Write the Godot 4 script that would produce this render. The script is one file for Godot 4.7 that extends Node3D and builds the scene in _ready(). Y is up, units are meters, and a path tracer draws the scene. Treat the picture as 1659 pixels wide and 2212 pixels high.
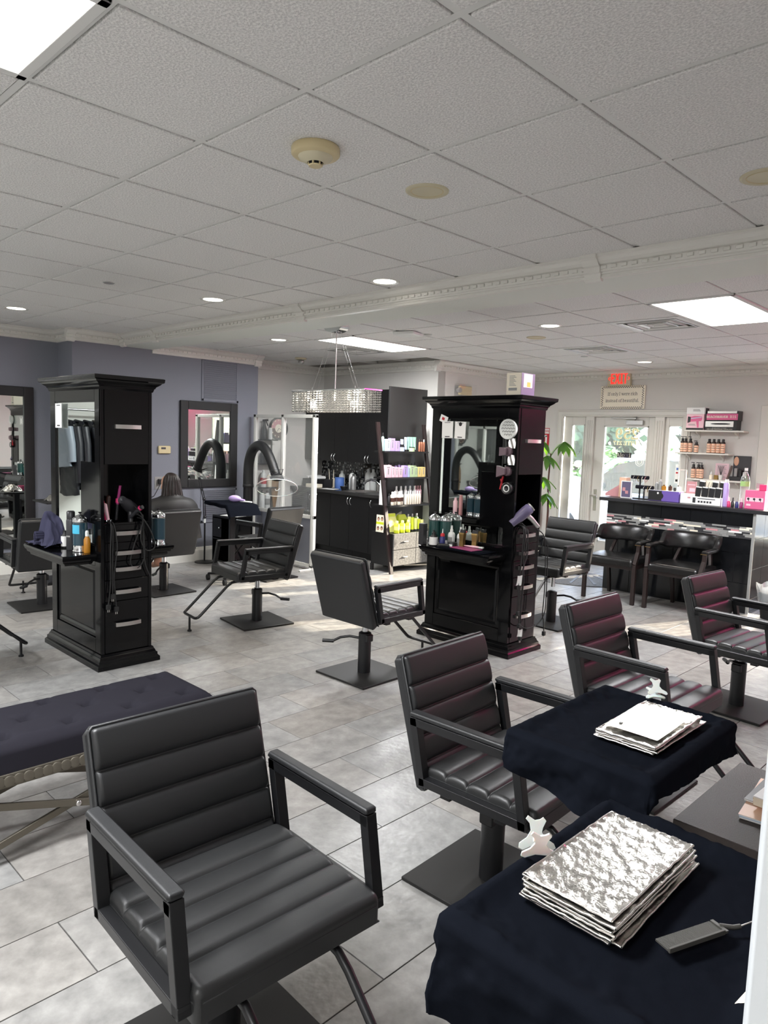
extends Node3D
# A hair salon: the room, its styling stations, chairs, reception desk and products, built object by object.

class MB:
	# collects triangles; x is the transform applied to what is added next, col the vertex colour (linear)
	var v := PackedVector3Array()
	var n := PackedVector3Array()
	var u := PackedVector2Array()
	var c := PackedColorArray()
	var x := Transform3D.IDENTITY
	var col := Color.WHITE
	var tinted := false

	func tri(a: Vector3, b: Vector3, d: Vector3, na: Vector3, nb: Vector3, nd: Vector3, ua := Vector2.ZERO, ub := Vector2.ZERO, ud := Vector2.ZERO) -> void:
		a = x * a; b = x * b; d = x * d
		na = x.basis * na; nb = x.basis * nb; nd = x.basis * nd
		if (b - a).cross(d - a).dot(na + nb + nd) > 0.0:
			var t := b; b = d; d = t
			t = nb; nb = nd; nd = t
			var s := ub; ub = ud; ud = s
		v.append(a); v.append(b); v.append(d)
		n.append(na.normalized()); n.append(nb.normalized()); n.append(nd.normalized())
		u.append(ua); u.append(ub); u.append(ud)
		if tinted:
			c.append(col); c.append(col); c.append(col)

	func quad(a: Vector3, b: Vector3, d: Vector3, e: Vector3, nn: Vector3) -> void:
		# uv: a (0,1) b (1,1) d (1,0) e (0,0)
		tri(a, b, d, nn, nn, nn, Vector2(0, 1), Vector2(1, 1), Vector2(1, 0))
		tri(a, d, e, nn, nn, nn, Vector2(0, 1), Vector2(1, 0), Vector2(0, 0))

	func quadn(a: Vector3, b: Vector3, d: Vector3, e: Vector3, na: Vector3, nb: Vector3, nd: Vector3, ne: Vector3) -> void:
		tri(a, b, d, na, nb, nd, Vector2(0, 1), Vector2(1, 1), Vector2(1, 0))
		tri(a, d, e, na, nd, ne, Vector2(0, 1), Vector2(1, 0), Vector2(0, 0))

	func box(p: Vector3, s: Vector3, b := 0.0) -> void:
		var h := s * 0.5
		b = minf(b, minf(h.x, minf(h.y, h.z)) * 0.9)
		var q := h - Vector3(b, b, b)
		for a in 3:
			var i := (a + 1) % 3
			var j := (a + 2) % 3
			for sg in [-1.0, 1.0]:
				var nn := Vector3.ZERO
				nn[a] = sg
				var pts: Array[Vector3] = []
				for k in [[-1.0, -1.0], [1.0, -1.0], [1.0, 1.0], [-1.0, 1.0]]:
					var t := Vector3.ZERO
					t[a] = sg * h[a]; t[i] = k[0] * q[i]; t[j] = k[1] * q[j]
					pts.append(p + t)
				quad(pts[0], pts[1], pts[2], pts[3], nn)
		if b <= 0.0:
			return
		for k in 3:
			var i := (k + 1) % 3
			var j := (k + 2) % 3
			for si in [-1.0, 1.0]:
				for sj in [-1.0, 1.0]:
					var ni := Vector3.ZERO
					var nj := Vector3.ZERO
					ni[i] = si; nj[j] = sj
					var a1 := Vector3.ZERO
					var a2 := Vector3.ZERO
					a1[i] = si * h[i]; a1[j] = sj * q[j]; a1[k] = -q[k]
					a2[i] = si * q[i]; a2[j] = sj * h[j]; a2[k] = -q[k]
					var b1 := a1
					var b2 := a2
					b1[k] = q[k]; b2[k] = q[k]
					quadn(p + a1, p + a2, p + b2, p + b1, ni, nj, nj, ni)
		for sx in [-1.0, 1.0]:
			for sy in [-1.0, 1.0]:
				for sz in [-1.0, 1.0]:
					tri(p + Vector3(sx * h.x, sy * q.y, sz * q.z), p + Vector3(sx * q.x, sy * h.y, sz * q.z), p + Vector3(sx * q.x, sy * q.y, sz * h.z), Vector3(sx, 0, 0), Vector3(0, sy, 0), Vector3(0, 0, sz))

	func bx(x0: float, x1: float, y0: float, y1: float, z0: float, z1: float, b := 0.0) -> void:
		box(Vector3((x0 + x1) / 2, (y0 + y1) / 2, (z0 + z1) / 2), Vector3(absf(x1 - x0), absf(y1 - y0), absf(z1 - z0)), b)

	func bar(a: Vector3, b: Vector3, w: float, h: float, bev := 0.0, up := Vector3.UP) -> void:
		# a box laid from a to b, w wide and h high
		var d := (b - a)
		var z := d.normalized()
		if absf(z.dot(up)) > 0.98:
			up = Vector3.FORWARD
		var r := up.cross(z).normalized()
		var keep := x
		x = keep * Transform3D(Basis(r, z.cross(r), z), (a + b) / 2)
		box(Vector3.ZERO, Vector3(w, h, d.length()), bev)
		x = keep

	func lathe(prof: Array, seg := 16, p := Vector3.ZERO, a0 := 0.0, a1 := TAU) -> void:
		# prof: [radius, height] pairs
		var m := prof.size()
		var sn: Array[Vector2] = []
		for i in m - 1:
			var d := Vector2(prof[i + 1][0] - prof[i][0], prof[i + 1][1] - prof[i][1])
			sn.append(Vector2(d.y, -d.x).normalized() if d.length() > 1e-7 else Vector2.ZERO)
		for i in m - 1:
			if sn[i] == Vector2.ZERO:
				continue
			var n0 := sn[i]
			var n1 := sn[i]
			if i > 0 and sn[i - 1].dot(sn[i]) > 0.6:
				n0 = (sn[i] + sn[i - 1]).normalized()
			if i < m - 2 and sn[i + 1].dot(sn[i]) > 0.6:
				n1 = (sn[i] + sn[i + 1]).normalized()
			for k in seg:
				var t0 := lerpf(a0, a1, float(k) / seg)
				var t1 := lerpf(a0, a1, float(k + 1) / seg)
				var d0 := Vector3(cos(t0), 0, sin(t0))
				var d1 := Vector3(cos(t1), 0, sin(t1))
				var A: Vector3 = p + d0 * prof[i][0] + Vector3(0, prof[i][1], 0)
				var B: Vector3 = p + d1 * prof[i][0] + Vector3(0, prof[i][1], 0)
				var C: Vector3 = p + d1 * prof[i + 1][0] + Vector3(0, prof[i + 1][1], 0)
				var D: Vector3 = p + d0 * prof[i + 1][0] + Vector3(0, prof[i + 1][1], 0)
				var N0 := d0 * n0.x + Vector3(0, n0.y, 0)
				var N1 := d1 * n0.x + Vector3(0, n0.y, 0)
				var N2 := d1 * n1.x + Vector3(0, n1.y, 0)
				var N3 := d0 * n1.x + Vector3(0, n1.y, 0)
				var u0 := float(k) / seg
				var u1 := float(k + 1) / seg
				if prof[i][0] > 1e-6:
					tri(A, B, C, N0, N1, N2, Vector2(u0, 1), Vector2(u1, 1), Vector2(u1, 0))
				if prof[i + 1][0] > 1e-6:
					tri(A, C, D, N0, N2, N3, Vector2(u0, 1), Vector2(u1, 0), Vector2(u0, 0))

	func cyl(a: Vector3, b: Vector3, r0: float, r1 := -1.0, seg := 14) -> void:
		if r1 < 0.0:
			r1 = r0
		var y := (b - a).normalized()
		var s := Vector3.RIGHT if absf(y.x) < 0.9 else Vector3.UP
		var z := s.cross(y).normalized()
		var keep := x
		x = keep * Transform3D(Basis(y.cross(z), y, z), a)
		lathe([[0.0, 0.0], [r0, 0.0], [r1, (b - a).length()], [0.0, (b - a).length()]], seg)
		x = keep

	func sph(p: Vector3, r: Vector3, seg := 14, rings := 9) -> void:
		for i in rings:
			for k in seg:
				var q: Array[Vector3] = []
				var m: Array[Vector3] = []
				for e in [[i, k], [i, k + 1], [i + 1, k + 1], [i + 1, k]]:
					var th: float = PI * e[0] / rings
					var ph: float = TAU * e[1] / seg
					var d := Vector3(sin(th) * cos(ph), cos(th), sin(th) * sin(ph))
					q.append(p + d * r)
					m.append((d / r).normalized())
				if i > 0:
					tri(q[0], q[1], q[2], m[0], m[1], m[2])
				if i < rings - 1:
					tri(q[0], q[2], q[3], m[0], m[2], m[3])

	func tube(pts: Array, r: float, seg := 8, r1 := -1.0, caps := true) -> void:
		if r1 < 0.0:
			r1 = r
		var m := pts.size()
		var t0: Vector3 = (pts[1] - pts[0]).normalized()
		var s := Vector3.UP if absf(t0.y) < 0.9 else Vector3.RIGHT
		var nx := s.cross(t0).normalized()
		var ring_p: Array = []
		var ring_n: Array = []
		for i in m:
			var t: Vector3
			if i == 0: t = t0
			elif i == m - 1: t = (pts[i] - pts[i - 1]).normalized()
			else: t = ((pts[i + 1] - pts[i]).normalized() + (pts[i] - pts[i - 1]).normalized()).normalized()
			nx = (nx - t * nx.dot(t)).normalized()
			var ny := t.cross(nx)
			var rr := lerpf(r, r1, float(i) / (m - 1))
			var pp: Array[Vector3] = []
			var pn: Array[Vector3] = []
			for k in seg + 1:
				var a := TAU * k / seg
				var d := nx * cos(a) + ny * sin(a)
				pn.append(d); pp.append(pts[i] + d * rr)
			ring_p.append(pp); ring_n.append(pn)
		for i in m - 1:
			for k in seg:
				quadn(ring_p[i][k], ring_p[i][k + 1], ring_p[i + 1][k + 1], ring_p[i + 1][k], ring_n[i][k], ring_n[i][k + 1], ring_n[i + 1][k + 1], ring_n[i + 1][k])
		if caps:
			for e in [0, m - 1]:
				var d: Vector3 = (pts[0] - pts[1]) if e == 0 else (pts[m - 1] - pts[m - 2])
				for k in seg:
					tri(pts[e], ring_p[e][k], ring_p[e][k + 1], d, d, d)

	func prism(poly: PackedVector2Array, z0: float, z1: float) -> void:
		# outline in x, y pushed along z
		var idx := Geometry2D.triangulate_polygon(poly)
		for k in range(0, idx.size(), 3):
			for e in [[z0, -1.0], [z1, 1.0]]:
				var nn := Vector3(0, 0, e[1] * signf(z1 - z0))
				tri(Vector3(poly[idx[k]].x, poly[idx[k]].y, e[0]), Vector3(poly[idx[k + 1]].x, poly[idx[k + 1]].y, e[0]), Vector3(poly[idx[k + 2]].x, poly[idx[k + 2]].y, e[0]), nn, nn, nn)
		var cw := Geometry2D.is_polygon_clockwise(poly)
		for i in poly.size():
			var a := poly[i]
			var b := poly[(i + 1) % poly.size()]
			var d := (b - a).normalized()
			var nn := Vector3(d.y, -d.x, 0) * (-1.0 if cw else 1.0)
			quad(Vector3(a.x, a.y, z0), Vector3(b.x, b.y, z0), Vector3(b.x, b.y, z1), Vector3(a.x, a.y, z1), nn)

	func rloft(rings: Array, p := Vector3.ZERO) -> void:
		# stacked rectangles [y, half x, half z]: bases, cornices, ledges
		for i in rings.size() - 1:
			var a: Array = rings[i]
			var b: Array = rings[i + 1]
			for s in [-1.0, 1.0]:
				var dy: float = b[0] - a[0]
				quad(p + Vector3(s * a[1], a[0], -a[2]), p + Vector3(s * a[1], a[0], a[2]), p + Vector3(s * b[1], b[0], b[2]), p + Vector3(s * b[1], b[0], -b[2]), Vector3(s * dy, a[1] - b[1], 0).normalized())
				quad(p + Vector3(-a[1], a[0], s * a[2]), p + Vector3(a[1], a[0], s * a[2]), p + Vector3(b[1], b[0], s * b[2]), p + Vector3(-b[1], b[0], s * b[2]), Vector3(0, a[2] - b[2], s * dy).normalized())
		for e in [[rings[0], -1.0], [rings[-1], 1.0]]:
			var a: Array = e[0]
			quad(p + Vector3(-a[1], a[0], a[2]), p + Vector3(a[1], a[0], a[2]), p + Vector3(a[1], a[0], -a[2]), p + Vector3(-a[1], a[0], -a[2]), Vector3(0, e[1], 0))

	func grid(nu: int, nv: int, f: Callable, flip := false) -> void:
		var p: Array[Vector3] = []
		p.resize((nu + 1) * (nv + 1))
		for j in nv + 1:
			for i in nu + 1:
				p[j * (nu + 1) + i] = f.call(float(i) / nu, float(j) / nv)
		var m: Array[Vector3] = []
		m.resize(p.size())
		for j in nv + 1:
			for i in nu + 1:
				var du := p[j * (nu + 1) + mini(i + 1, nu)] - p[j * (nu + 1) + maxi(i - 1, 0)]
				var dv := p[mini(j + 1, nv) * (nu + 1) + i] - p[maxi(j - 1, 0) * (nu + 1) + i]
				var q := du.cross(dv)
				m[j * (nu + 1) + i] = (-q if flip else q).normalized()
		for j in nv:
			for i in nu:
				var a := j * (nu + 1) + i
				var b := a + 1
				var d := a + nu + 2
				var e := a + nu + 1
				var u0 := float(i) / nu
				var u1 := float(i + 1) / nu
				var v0 := float(j) / nv
				var v1 := float(j + 1) / nv
				tri(p[a], p[b], p[d], m[a], m[b], m[d], Vector2(u0, v0), Vector2(u1, v0), Vector2(u1, v1))
				tri(p[a], p[d], p[e], m[a], m[d], m[e], Vector2(u0, v0), Vector2(u1, v1), Vector2(u0, v1))

	func cushion(hw: float, z0: float, z1: float, y0: float, y1: float, r: float, seams: Array, dip := 0.009, puff := 0.004) -> void:
		# a padded slab, its upper face sewn into channels across x at the given z
		var zs: Array[float] = []
		var k := 6
		for i in k: zs.append(z0 + r * (1.0 - cos(PI / 2 * float(i) / k)))
		var marks: Array = [z0 + r]
		marks.append_array(seams)
		marks.append(z1 - r)
		for i in marks.size() - 1:
			for t in [0.0, 0.03, 0.08, 0.2, 0.4, 0.6, 0.8, 0.92, 0.97]:
				zs.append(lerpf(marks[i], marks[i + 1], t))
		for i in k + 1: zs.append(z1 - r * (1.0 - sin(PI / 2 * float(i) / k)))
		var nz := zs.size() - 1
		var ns := 20
		grid(ns, nz, func(a: float, b: float) -> Vector3:
			var z := zs[int(round(b * nz))]
			var shrink := 0.0
			if z < z0 + r: shrink = r - sqrt(maxf(0.0, r * r - (z0 + r - z) * (z0 + r - z)))
			elif z > z1 - r: shrink = r - sqrt(maxf(0.0, r * r - (z - z1 + r) * (z - z1 + r)))
			var top := y1 - shrink
			if z >= z0 + r and z <= z1 - r:
				for i in marks.size() - 1:
					if z >= marks[i] - 1e-6 and z <= marks[i + 1] + 1e-6:
						var t: float = (z - marks[i]) / (marks[i + 1] - marks[i])
						top += puff * sin(PI * t)
				for s in seams:
					top -= dip * exp(-pow((z - s) / 0.006, 2.0))
			var w := hw - shrink * 0.6
			var i := int(round(a * ns))
			if i == 0: return Vector3(-w, y0, z)
			if i == ns: return Vector3(w, y0, z)
			if i <= 5:
				var g := PI / 2 * (i - 1) / 4.0
				return Vector3(-w + r - r * cos(g), top - r + r * sin(g), z)
			if i >= ns - 5:
				var g := PI / 2 * (ns - 1 - i) / 4.0
				return Vector3(w - r + r * cos(g), top - r + r * sin(g), z)
			return Vector3(lerpf(-w + r, w - r, (i - 5.0) / (ns - 10.0)), top, z), true)
		var by := y0
		quad(Vector3(-hw, by, z0), Vector3(hw, by, z0), Vector3(hw, by, z1), Vector3(-hw, by, z1), Vector3.DOWN)
		var we := hw - r * 0.6
		quad(Vector3(-we, y0, z1), Vector3(we, y0, z1), Vector3(we, y1 - r, z1), Vector3(-we, y1 - r, z1), Vector3(0, 0, 1))
		quad(Vector3(-we, y0, z0), Vector3(we, y0, z0), Vector3(we, y1 - r, z0), Vector3(-we, y1 - r, z0), Vector3(0, 0, -1))

	func mesh() -> ArrayMesh:
		var a := []
		a.resize(Mesh.ARRAY_MAX)
		a[Mesh.ARRAY_VERTEX] = v
		a[Mesh.ARRAY_NORMAL] = n
		a[Mesh.ARRAY_TEX_UV] = u
		if tinted:
			a[Mesh.ARRAY_COLOR] = c
		var m := ArrayMesh.new()
		m.add_surface_from_arrays(Mesh.PRIMITIVE_TRIANGLES, a)
		return m

var names := {}
var MT := {}
var TX := {}
var rng := RandomNumberGenerator.new()
const CEIL := 2.687
const CEIL_FAR := 2.645

func numbered(s: String) -> String:
	names[s] = names.get(s, -1) + 1
	return s if names[s] == 0 else "%s_%03d" % [s, names[s]]

func tag(o: Node, label: String, category: String, group := "") -> Node:
	o.set_meta("label", label)
	o.set_meta("category", category)
	if group: o.set_meta("group", group)
	return o

func thing(called: String, label: String, category: String, at := Vector3.ZERO, turn := 0.0, group := "") -> Node3D:
	var o := Node3D.new()
	o.name = numbered(called)
	add_child(o)
	o.position = at
	o.rotation.y = turn
	tag(o, label, category, group)
	return o

func part(b, called: String, m: Material, parent: Node, label := "") -> MeshInstance3D:
	var o := MeshInstance3D.new()
	o.name = called
	o.mesh = b.mesh() if b is MB else b
	o.material_override = m
	parent.add_child(o, true)
	if label: o.set_meta("label", label)
	return o

func single(b, called: String, m: Material, label: String, category: String, at := Vector3.ZERO, turn := 0.0, group := "") -> MeshInstance3D:
	var o := part(b, numbered(called), m, self)
	o.position = at
	o.rotation.y = turn
	tag(o, label, category, group)
	return o

func struct(b, called: String, m: Material, parent: Node = self) -> MeshInstance3D:
	var o := part(b, numbered(called) if parent == self else called, m, parent)
	if parent == self: o.set_meta("kind", "structure")
	return o

func copy(o: Node3D, label := "", at := Vector3.ZERO, turn := 0.0, group := "") -> Node3D:
	var base := String(o.name)
	var cut := base.rfind("_")
	if cut > 0 and base.substr(cut + 1).is_valid_int() and base.length() - cut == 4:
		base = base.substr(0, cut)
	var c: Node3D = o.duplicate()
	c.name = numbered(base)
	add_child(c)
	c.position = at
	c.rotation.y = turn
	if label: c.set_meta("label", label)
	if group: c.set_meta("group", group)
	return c

func lettering(s: String, size: float, m: Material, parent: Node, at: Vector3, turn := Vector3.ZERO, called := "lettering", font := "Droid Sans", depth := 0.001, weight := 400) -> MeshInstance3D:
	var t := TextMesh.new()
	var f := SystemFont.new()
	f.font_names = PackedStringArray([font])
	f.font_weight = weight
	t.font = f
	t.text = s
	t.font_size = 48
	t.pixel_size = size / 34.0
	t.depth = depth
	var o := part(t, called, m, parent)
	o.position = at
	o.rotation = turn
	return o

func mk(key: String, col: Color, rough := 0.5, metal := 0.0, extra := {}) -> StandardMaterial3D:
	var m := StandardMaterial3D.new()
	m.resource_name = key
	m.albedo_color = col
	m.roughness = rough
	m.metallic = metal
	for k in extra:
		m.set(k, extra[k])
	MT[key] = m
	return m

func hexc(s: String) -> Color:
	return Color(s)

func noise_tex(key: String, size: int, freq: float, ramp: Gradient, octaves := 4, seed_ := 1, kind := FastNoiseLite.TYPE_SIMPLEX_SMOOTH) -> ImageTexture:
	if TX.has(key): return TX[key]
	var f := FastNoiseLite.new()
	f.seed = seed_
	f.noise_type = kind
	f.frequency = freq
	f.fractal_octaves = octaves
	f.fractal_gain = 0.62
	var im := f.get_seamless_image(size, size)
	im.convert(Image.FORMAT_RGB8)
	if ramp:
		for y in size:
			for x in size:
				im.set_pixel(x, y, ramp.sample(im.get_pixel(x, y).r))
	TX[key] = ImageTexture.create_from_image(im)
	return TX[key]

func bump_tex(key: String, size: int, freq: float, strength: float, octaves := 3, seed_ := 3, kind := FastNoiseLite.TYPE_SIMPLEX_SMOOTH) -> ImageTexture:
	if TX.has(key): return TX[key]
	var f := FastNoiseLite.new()
	f.seed = seed_
	f.noise_type = kind
	f.frequency = freq
	f.fractal_octaves = octaves
	var im := f.get_seamless_image(size, size)
	im.convert(Image.FORMAT_RGBA8)
	im.bump_map_to_normal_map(strength)
	TX[key] = ImageTexture.create_from_image(im)
	return TX[key]

func ramp2(a: Color, b: Color) -> Gradient:
	var g := Gradient.new()
	g.set_color(0, a)
	g.set_color(1, b)
	return g

func relief(m: StandardMaterial3D, tex: Texture2D, scale: float, tile: float, world := false) -> StandardMaterial3D:
	m.uv1_triplanar = true
	m.uv1_world_triplanar = world
	m.uv1_scale = Vector3.ONE / tile
	m.normal_enabled = true
	m.normal_texture = tex
	m.normal_scale = scale
	return m

# lensed ceiling troffers: place, energy, label (the last two are added unseen behind the viewer, brightening the foreground)
const TROFFERS := [[Vector3(-2.155, CEIL, -0.262), 9.0, "lensed fluorescent troffer above the tufted bench side of the ceiling"], [Vector3(-2.09, CEIL_FAR, -5.63), 7.0, "bright lensed troffer over the reception desk"], [Vector3(-5.75, CEIL_FAR, -5.63), 7.0, "bright lensed troffer behind the crystal chandelier"], [Vector3(-5.815, CEIL, 0.348), 9.0, "added unseen lensed troffer near the coat rail"], [Vector3(-0.325, CEIL, 1.568), 3.5, "added unseen lensed troffer behind the white jamb"]]

func materials() -> void:
	var plaster := bump_tex("plaster", 256, 0.09, 1.2)
	var grain := bump_tex("grain", 256, 0.16, 2.2, 2)
	var pebble := bump_tex("pebble", 256, 0.07, 5.0, 3, 5)
	var weave := bump_tex("weave", 256, 0.22, 4.0, 2, 8)
	# floor: six cuts of the same grey stone-look porcelain
	for k in 6:
		var tone: float = [0.0, 0.012, -0.014, 0.02, -0.018, 0.006][k]
		var warm: float = [0.0, 0.006, -0.004, 0.002, 0.006, -0.004][k]
		var m := mk("floor_tile_%d" % k, Color(1, 1, 1), 0.34)
		var g := Gradient.new()
		g.set_color(0, Color(0.45 + tone + warm, 0.447 + tone, 0.44 + tone - warm))
		g.set_color(1, Color(0.60 + tone + warm, 0.595 + tone, 0.585 + tone - warm))
		g.add_point(0.42, Color(0.515 + tone + warm, 0.51 + tone, 0.501 + tone - warm))
		g.add_point(0.6, Color(0.54 + tone + warm, 0.535 + tone, 0.525 + tone - warm))
		m.albedo_texture = noise_tex("stone_%d" % k, 1024, 0.007, g, 8, 20 + k)
		relief(m, plaster, 0.25, 0.9, true)
		m.uv1_offset = Vector3(0.37 * k, 0.21 * k, 0.53 * k)
	relief(mk("grout", Color(0.26, 0.255, 0.25), 0.9), plaster, 0.5, 0.3, true)
	var ct := mk("ceiling_tile", Color(1, 1, 1), 0.92)
	ct.albedo_texture = noise_tex("fissure", 512, 0.09, ramp2(Color(0.76, 0.76, 0.755), Color(0.98, 0.975, 0.965)), 3, 4)
	relief(ct, bump_tex("fissure_bump", 512, 0.09, 4.0, 3, 4), 0.6, 0.5, true)
	mk("ceiling_grid", Color(0.86, 0.86, 0.85), 0.55)
	mk("ceiling_slab", Color(0.7, 0.7, 0.69), 0.9)
	mk("trim_white", Color(0.87, 0.865, 0.84), 0.42)
	mk("jamb_white", Color(0.74, 0.755, 0.765), 0.5)
	relief(mk("wall_blue", Color(0.475, 0.485, 0.525), 0.7), plaster, 0.35, 0.5, true)
	relief(mk("wall_beige", Color(0.82, 0.81, 0.79), 0.72), plaster, 0.35, 0.5, true)
	relief(mk("wall_cream", Color(0.86, 0.87, 0.84), 0.72), plaster, 0.35, 0.5, true)
	mk("door_white", Color(0.83, 0.82, 0.79), 0.4)
	mk("white_gloss", Color(0.88, 0.88, 0.86), 0.25)
	mk("white_plastic", Color(0.86, 0.87, 0.86), 0.4)
	mk("frosted_white", Color(0.86, 0.88, 0.87), 0.35, 0.0, {"subsurf_scatter_enabled": true, "subsurf_scatter_strength": 0.3})
	mk("ivory", Color(0.80, 0.74, 0.58), 0.45)
	mk("beige_plastic", Color(0.78, 0.75, 0.64), 0.5)
	mk("black_hole", Color(0.02, 0.02, 0.02), 0.9)
	# chairs and stations
	relief(mk("leather_black", Color(0.115, 0.119, 0.125), 0.43), grain, 0.55, 0.05)
	relief(mk("leather_seat", Color(0.13, 0.133, 0.135), 0.40), grain, 0.55, 0.05)
	relief(mk("leather_gloss", Color(0.085, 0.083, 0.085), 0.24), grain, 0.35, 0.06)
	mk("steel_black", Color(0.085, 0.087, 0.095), 0.38, 0.1)
	mk("steel_plate", Color(0.12, 0.118, 0.115), 0.5, 0.0, {"metallic_specular": 0.35})
	mk("rubber", Color(0.06, 0.06, 0.062), 0.7)
	mk("chrome", Color(0.86, 0.87, 0.88), 0.12, 1.0)
	mk("brushed_steel", Color(0.78, 0.77, 0.76), 0.3, 1.0)
	mk("lacquer", Color(0.035, 0.036, 0.042), 0.1, 0.0, {"metallic_specular": 0.36})
	mk("mirror", Color(0.9, 0.92, 0.91), 0.015, 1.0)
	relief(mk("frame_black", Color(0.06, 0.062, 0.068), 0.42), pebble, 0.8, 0.05)
	relief(mk("cabinet_black", Color(0.06, 0.06, 0.063), 0.42), weave, 0.2, 0.3)
	mk("counter_dark", Color(0.17, 0.168, 0.165), 0.35)
	relief(mk("wood_dark", Color(0.14, 0.10, 0.095), 0.35), weave, 0.25, 0.15)
	var ash := mk("ash_grey", Color(1, 1, 1), 0.7)
	ash.albedo_texture = noise_tex("ash", 256, 0.03, ramp2(Color(0.26, 0.26, 0.26), Color(0.46, 0.455, 0.445)), 6, 12)
	relief(ash, weave, 0.4, 0.25)
	relief(mk("towel_black", Color(0.07, 0.08, 0.105), 0.95, 0.0, {"metallic_specular": 0.08}), weave, 0.8, 0.035)
	relief(mk("towel_navy", Color(0.25, 0.25, 0.325), 0.95, 0.0, {"metallic_specular": 0.15}), weave, 0.9, 0.03)
	relief(mk("velvet", Color(0.145, 0.142, 0.165), 0.9, 0.0, {"metallic_specular": 0.12}), weave, 0.5, 0.03)
	mk("pewter", Color(0.42, 0.40, 0.36), 0.45, 0.75)
	relief(mk("foil", Color(0.86, 0.85, 0.83), 0.3, 1.0), bump_tex("crumple", 512, 0.035, 5.0, 5, 9), 0.4, 0.1)
	mk("foil_flat", Color(0.86, 0.85, 0.80), 0.3, 1.0)
	relief(mk("station_brown", Color(0.27, 0.245, 0.235), 0.5, 0.0, {"metallic_specular": 0.3}), weave, 0.15, 0.3)
	mk("station_dark", Color(0.13, 0.13, 0.145), 0.4)
	mk("clear_glass", Color(0.96, 0.98, 0.97, 0.08), 0.02, 0.0, {"transparency": BaseMaterial3D.TRANSPARENCY_ALPHA})
	mk("clear_plastic", Color(0.93, 0.95, 0.95, 0.06), 0.05, 0.0, {"transparency": BaseMaterial3D.TRANSPARENCY_ALPHA})
	mk("jar_glass", Color(0.90, 0.96, 0.95, 0.06), 0.04, 0.0, {"transparency": BaseMaterial3D.TRANSPARENCY_ALPHA})
	mk("blue_liquid", Color(0.02, 0.20, 0.26), 0.08, 0.0, {"clearcoat_enabled": true})
	mk("teal_liquid", Color(0.09, 0.27, 0.26), 0.1, 0.0, {"clearcoat_enabled": true})
	mk("tile_black", Color(0.075, 0.08, 0.09), 0.16)
	mk("lamp_white", Color(0.95, 0.95, 0.93), 0.6, 0.0, {"emission_enabled": true, "emission": Color(1.0, 0.985, 0.95), "emission_energy_multiplier": 2.6})
	mk("lamp_spot", Color(0.95, 0.95, 0.93), 0.6, 0.0, {"emission_enabled": true, "emission": Color(1.0, 0.97, 0.92), "emission_energy_multiplier": 4.0})
	mk("lamp_bulb", Color(0.95, 0.95, 0.93), 0.6, 0.0, {"emission_enabled": true, "emission": Color(1.0, 0.95, 0.88), "emission_energy_multiplier": 1.6})
	mk("neon_pink", Color(0.9, 0.3, 0.6), 0.5, 0.0, {"emission_enabled": true, "emission": Color(1.0, 0.2, 0.55), "emission_energy_multiplier": 3.0})
	mk("comb_grey", Color(0.27, 0.265, 0.25), 0.45)
	mk("exit_red", Color(0.9, 0.15, 0.12), 0.5, 0.0, {"emission_enabled": true, "emission": Color(1.0, 0.13, 0.1), "emission_energy_multiplier": 1.3})
	mk("crystal", Color(0.88, 0.88, 0.87), 0.08, 0.85)
	for e in [["red", "b8202c"], ["pink", "d8628f"], ["hot_pink", "d2366f"], ["pale_pink", "efc5cf"], ["rose", "c98f93"], ["magenta", "8c2a63"], ["lilac", "b9a2da"], ["violet", "6d55a8"], ["purple_grey", "5f5775"], ["mauve", "6b5860"], ["blue", "4f71b4"], ["pale_blue", "bfd2ea"], ["mint", "a9dcc4"], ["sage", "bcd3a3"], ["butter", "efd488"], ["peach", "edc2a6"], ["copper", "b07458"], ["lime", "c9d62b"], ["lime_pale", "e3e48c"], ["cream", "efe6d2"], ["paper", "ececea"], ["grey", "8d8d8b"], ["ink", "1b1b1d"], ["amber", "a8701a"], ["brown", "4b2c22"], ["dark_brown", "2e1d18"], ["gold", "94794a"], ["navy", "2b2f6a"], ["teal", "2a8fa0"], ["cyan_label", "49b6d8"], ["green_label", "8fb870"], ["skin", "d0a184"], ["yellow", "d9a431"], ["silver", "b6b6b4"], ["denim", "8e99a3"], ["coat", "1d2026"], ["coat_brown", "3a342f"], ["charcoal", "333336"]]:
		mk(e[0], Color(e[1]), 0.42)
	MT["gold"].metallic = 0.8
	MT["copper"].metallic = 0.35
	MT["silver"].metallic = 0.8
	mk("vertex", Color.WHITE, 0.3, 0.0, {"vertex_color_use_as_albedo": true})
	mk("vertex_gloss", Color.WHITE, 0.12, 0.0, {"vertex_color_use_as_albedo": true})
	mk("vertex_rough", Color.WHITE, 0.85, 0.0, {"vertex_color_use_as_albedo": true})
	mk("leaf_lit", Color(0.20, 0.33, 0.13), 0.4, 0.0, {"backlight_enabled": true, "backlight": Color(0.38, 0.55, 0.14)})
	mk("foliage", Color.WHITE, 0.6, 0.0, {"vertex_color_use_as_albedo": true, "backlight_enabled": true, "backlight": Color(0.3, 0.4, 0.15)})
	mk("skin_person", Color(0.72, 0.54, 0.44), 0.5)
	relief(mk("hair", Color(0.115, 0.075, 0.065), 0.42), weave, 0.5, 0.06)
	relief(mk("hair_blond", Color(0.55, 0.42, 0.27), 0.5), weave, 0.5, 0.06)
	relief(mk("cape", Color(0.07, 0.068, 0.072), 0.6), weave, 0.3, 0.08)
	relief(mk("asphalt", Color(0.62, 0.61, 0.6), 0.9), pebble, 0.6, 0.3, true)
	mk("car_white", Color(0.9, 0.91, 0.92), 0.25, 0.0, {"clearcoat_enabled": true})
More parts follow.
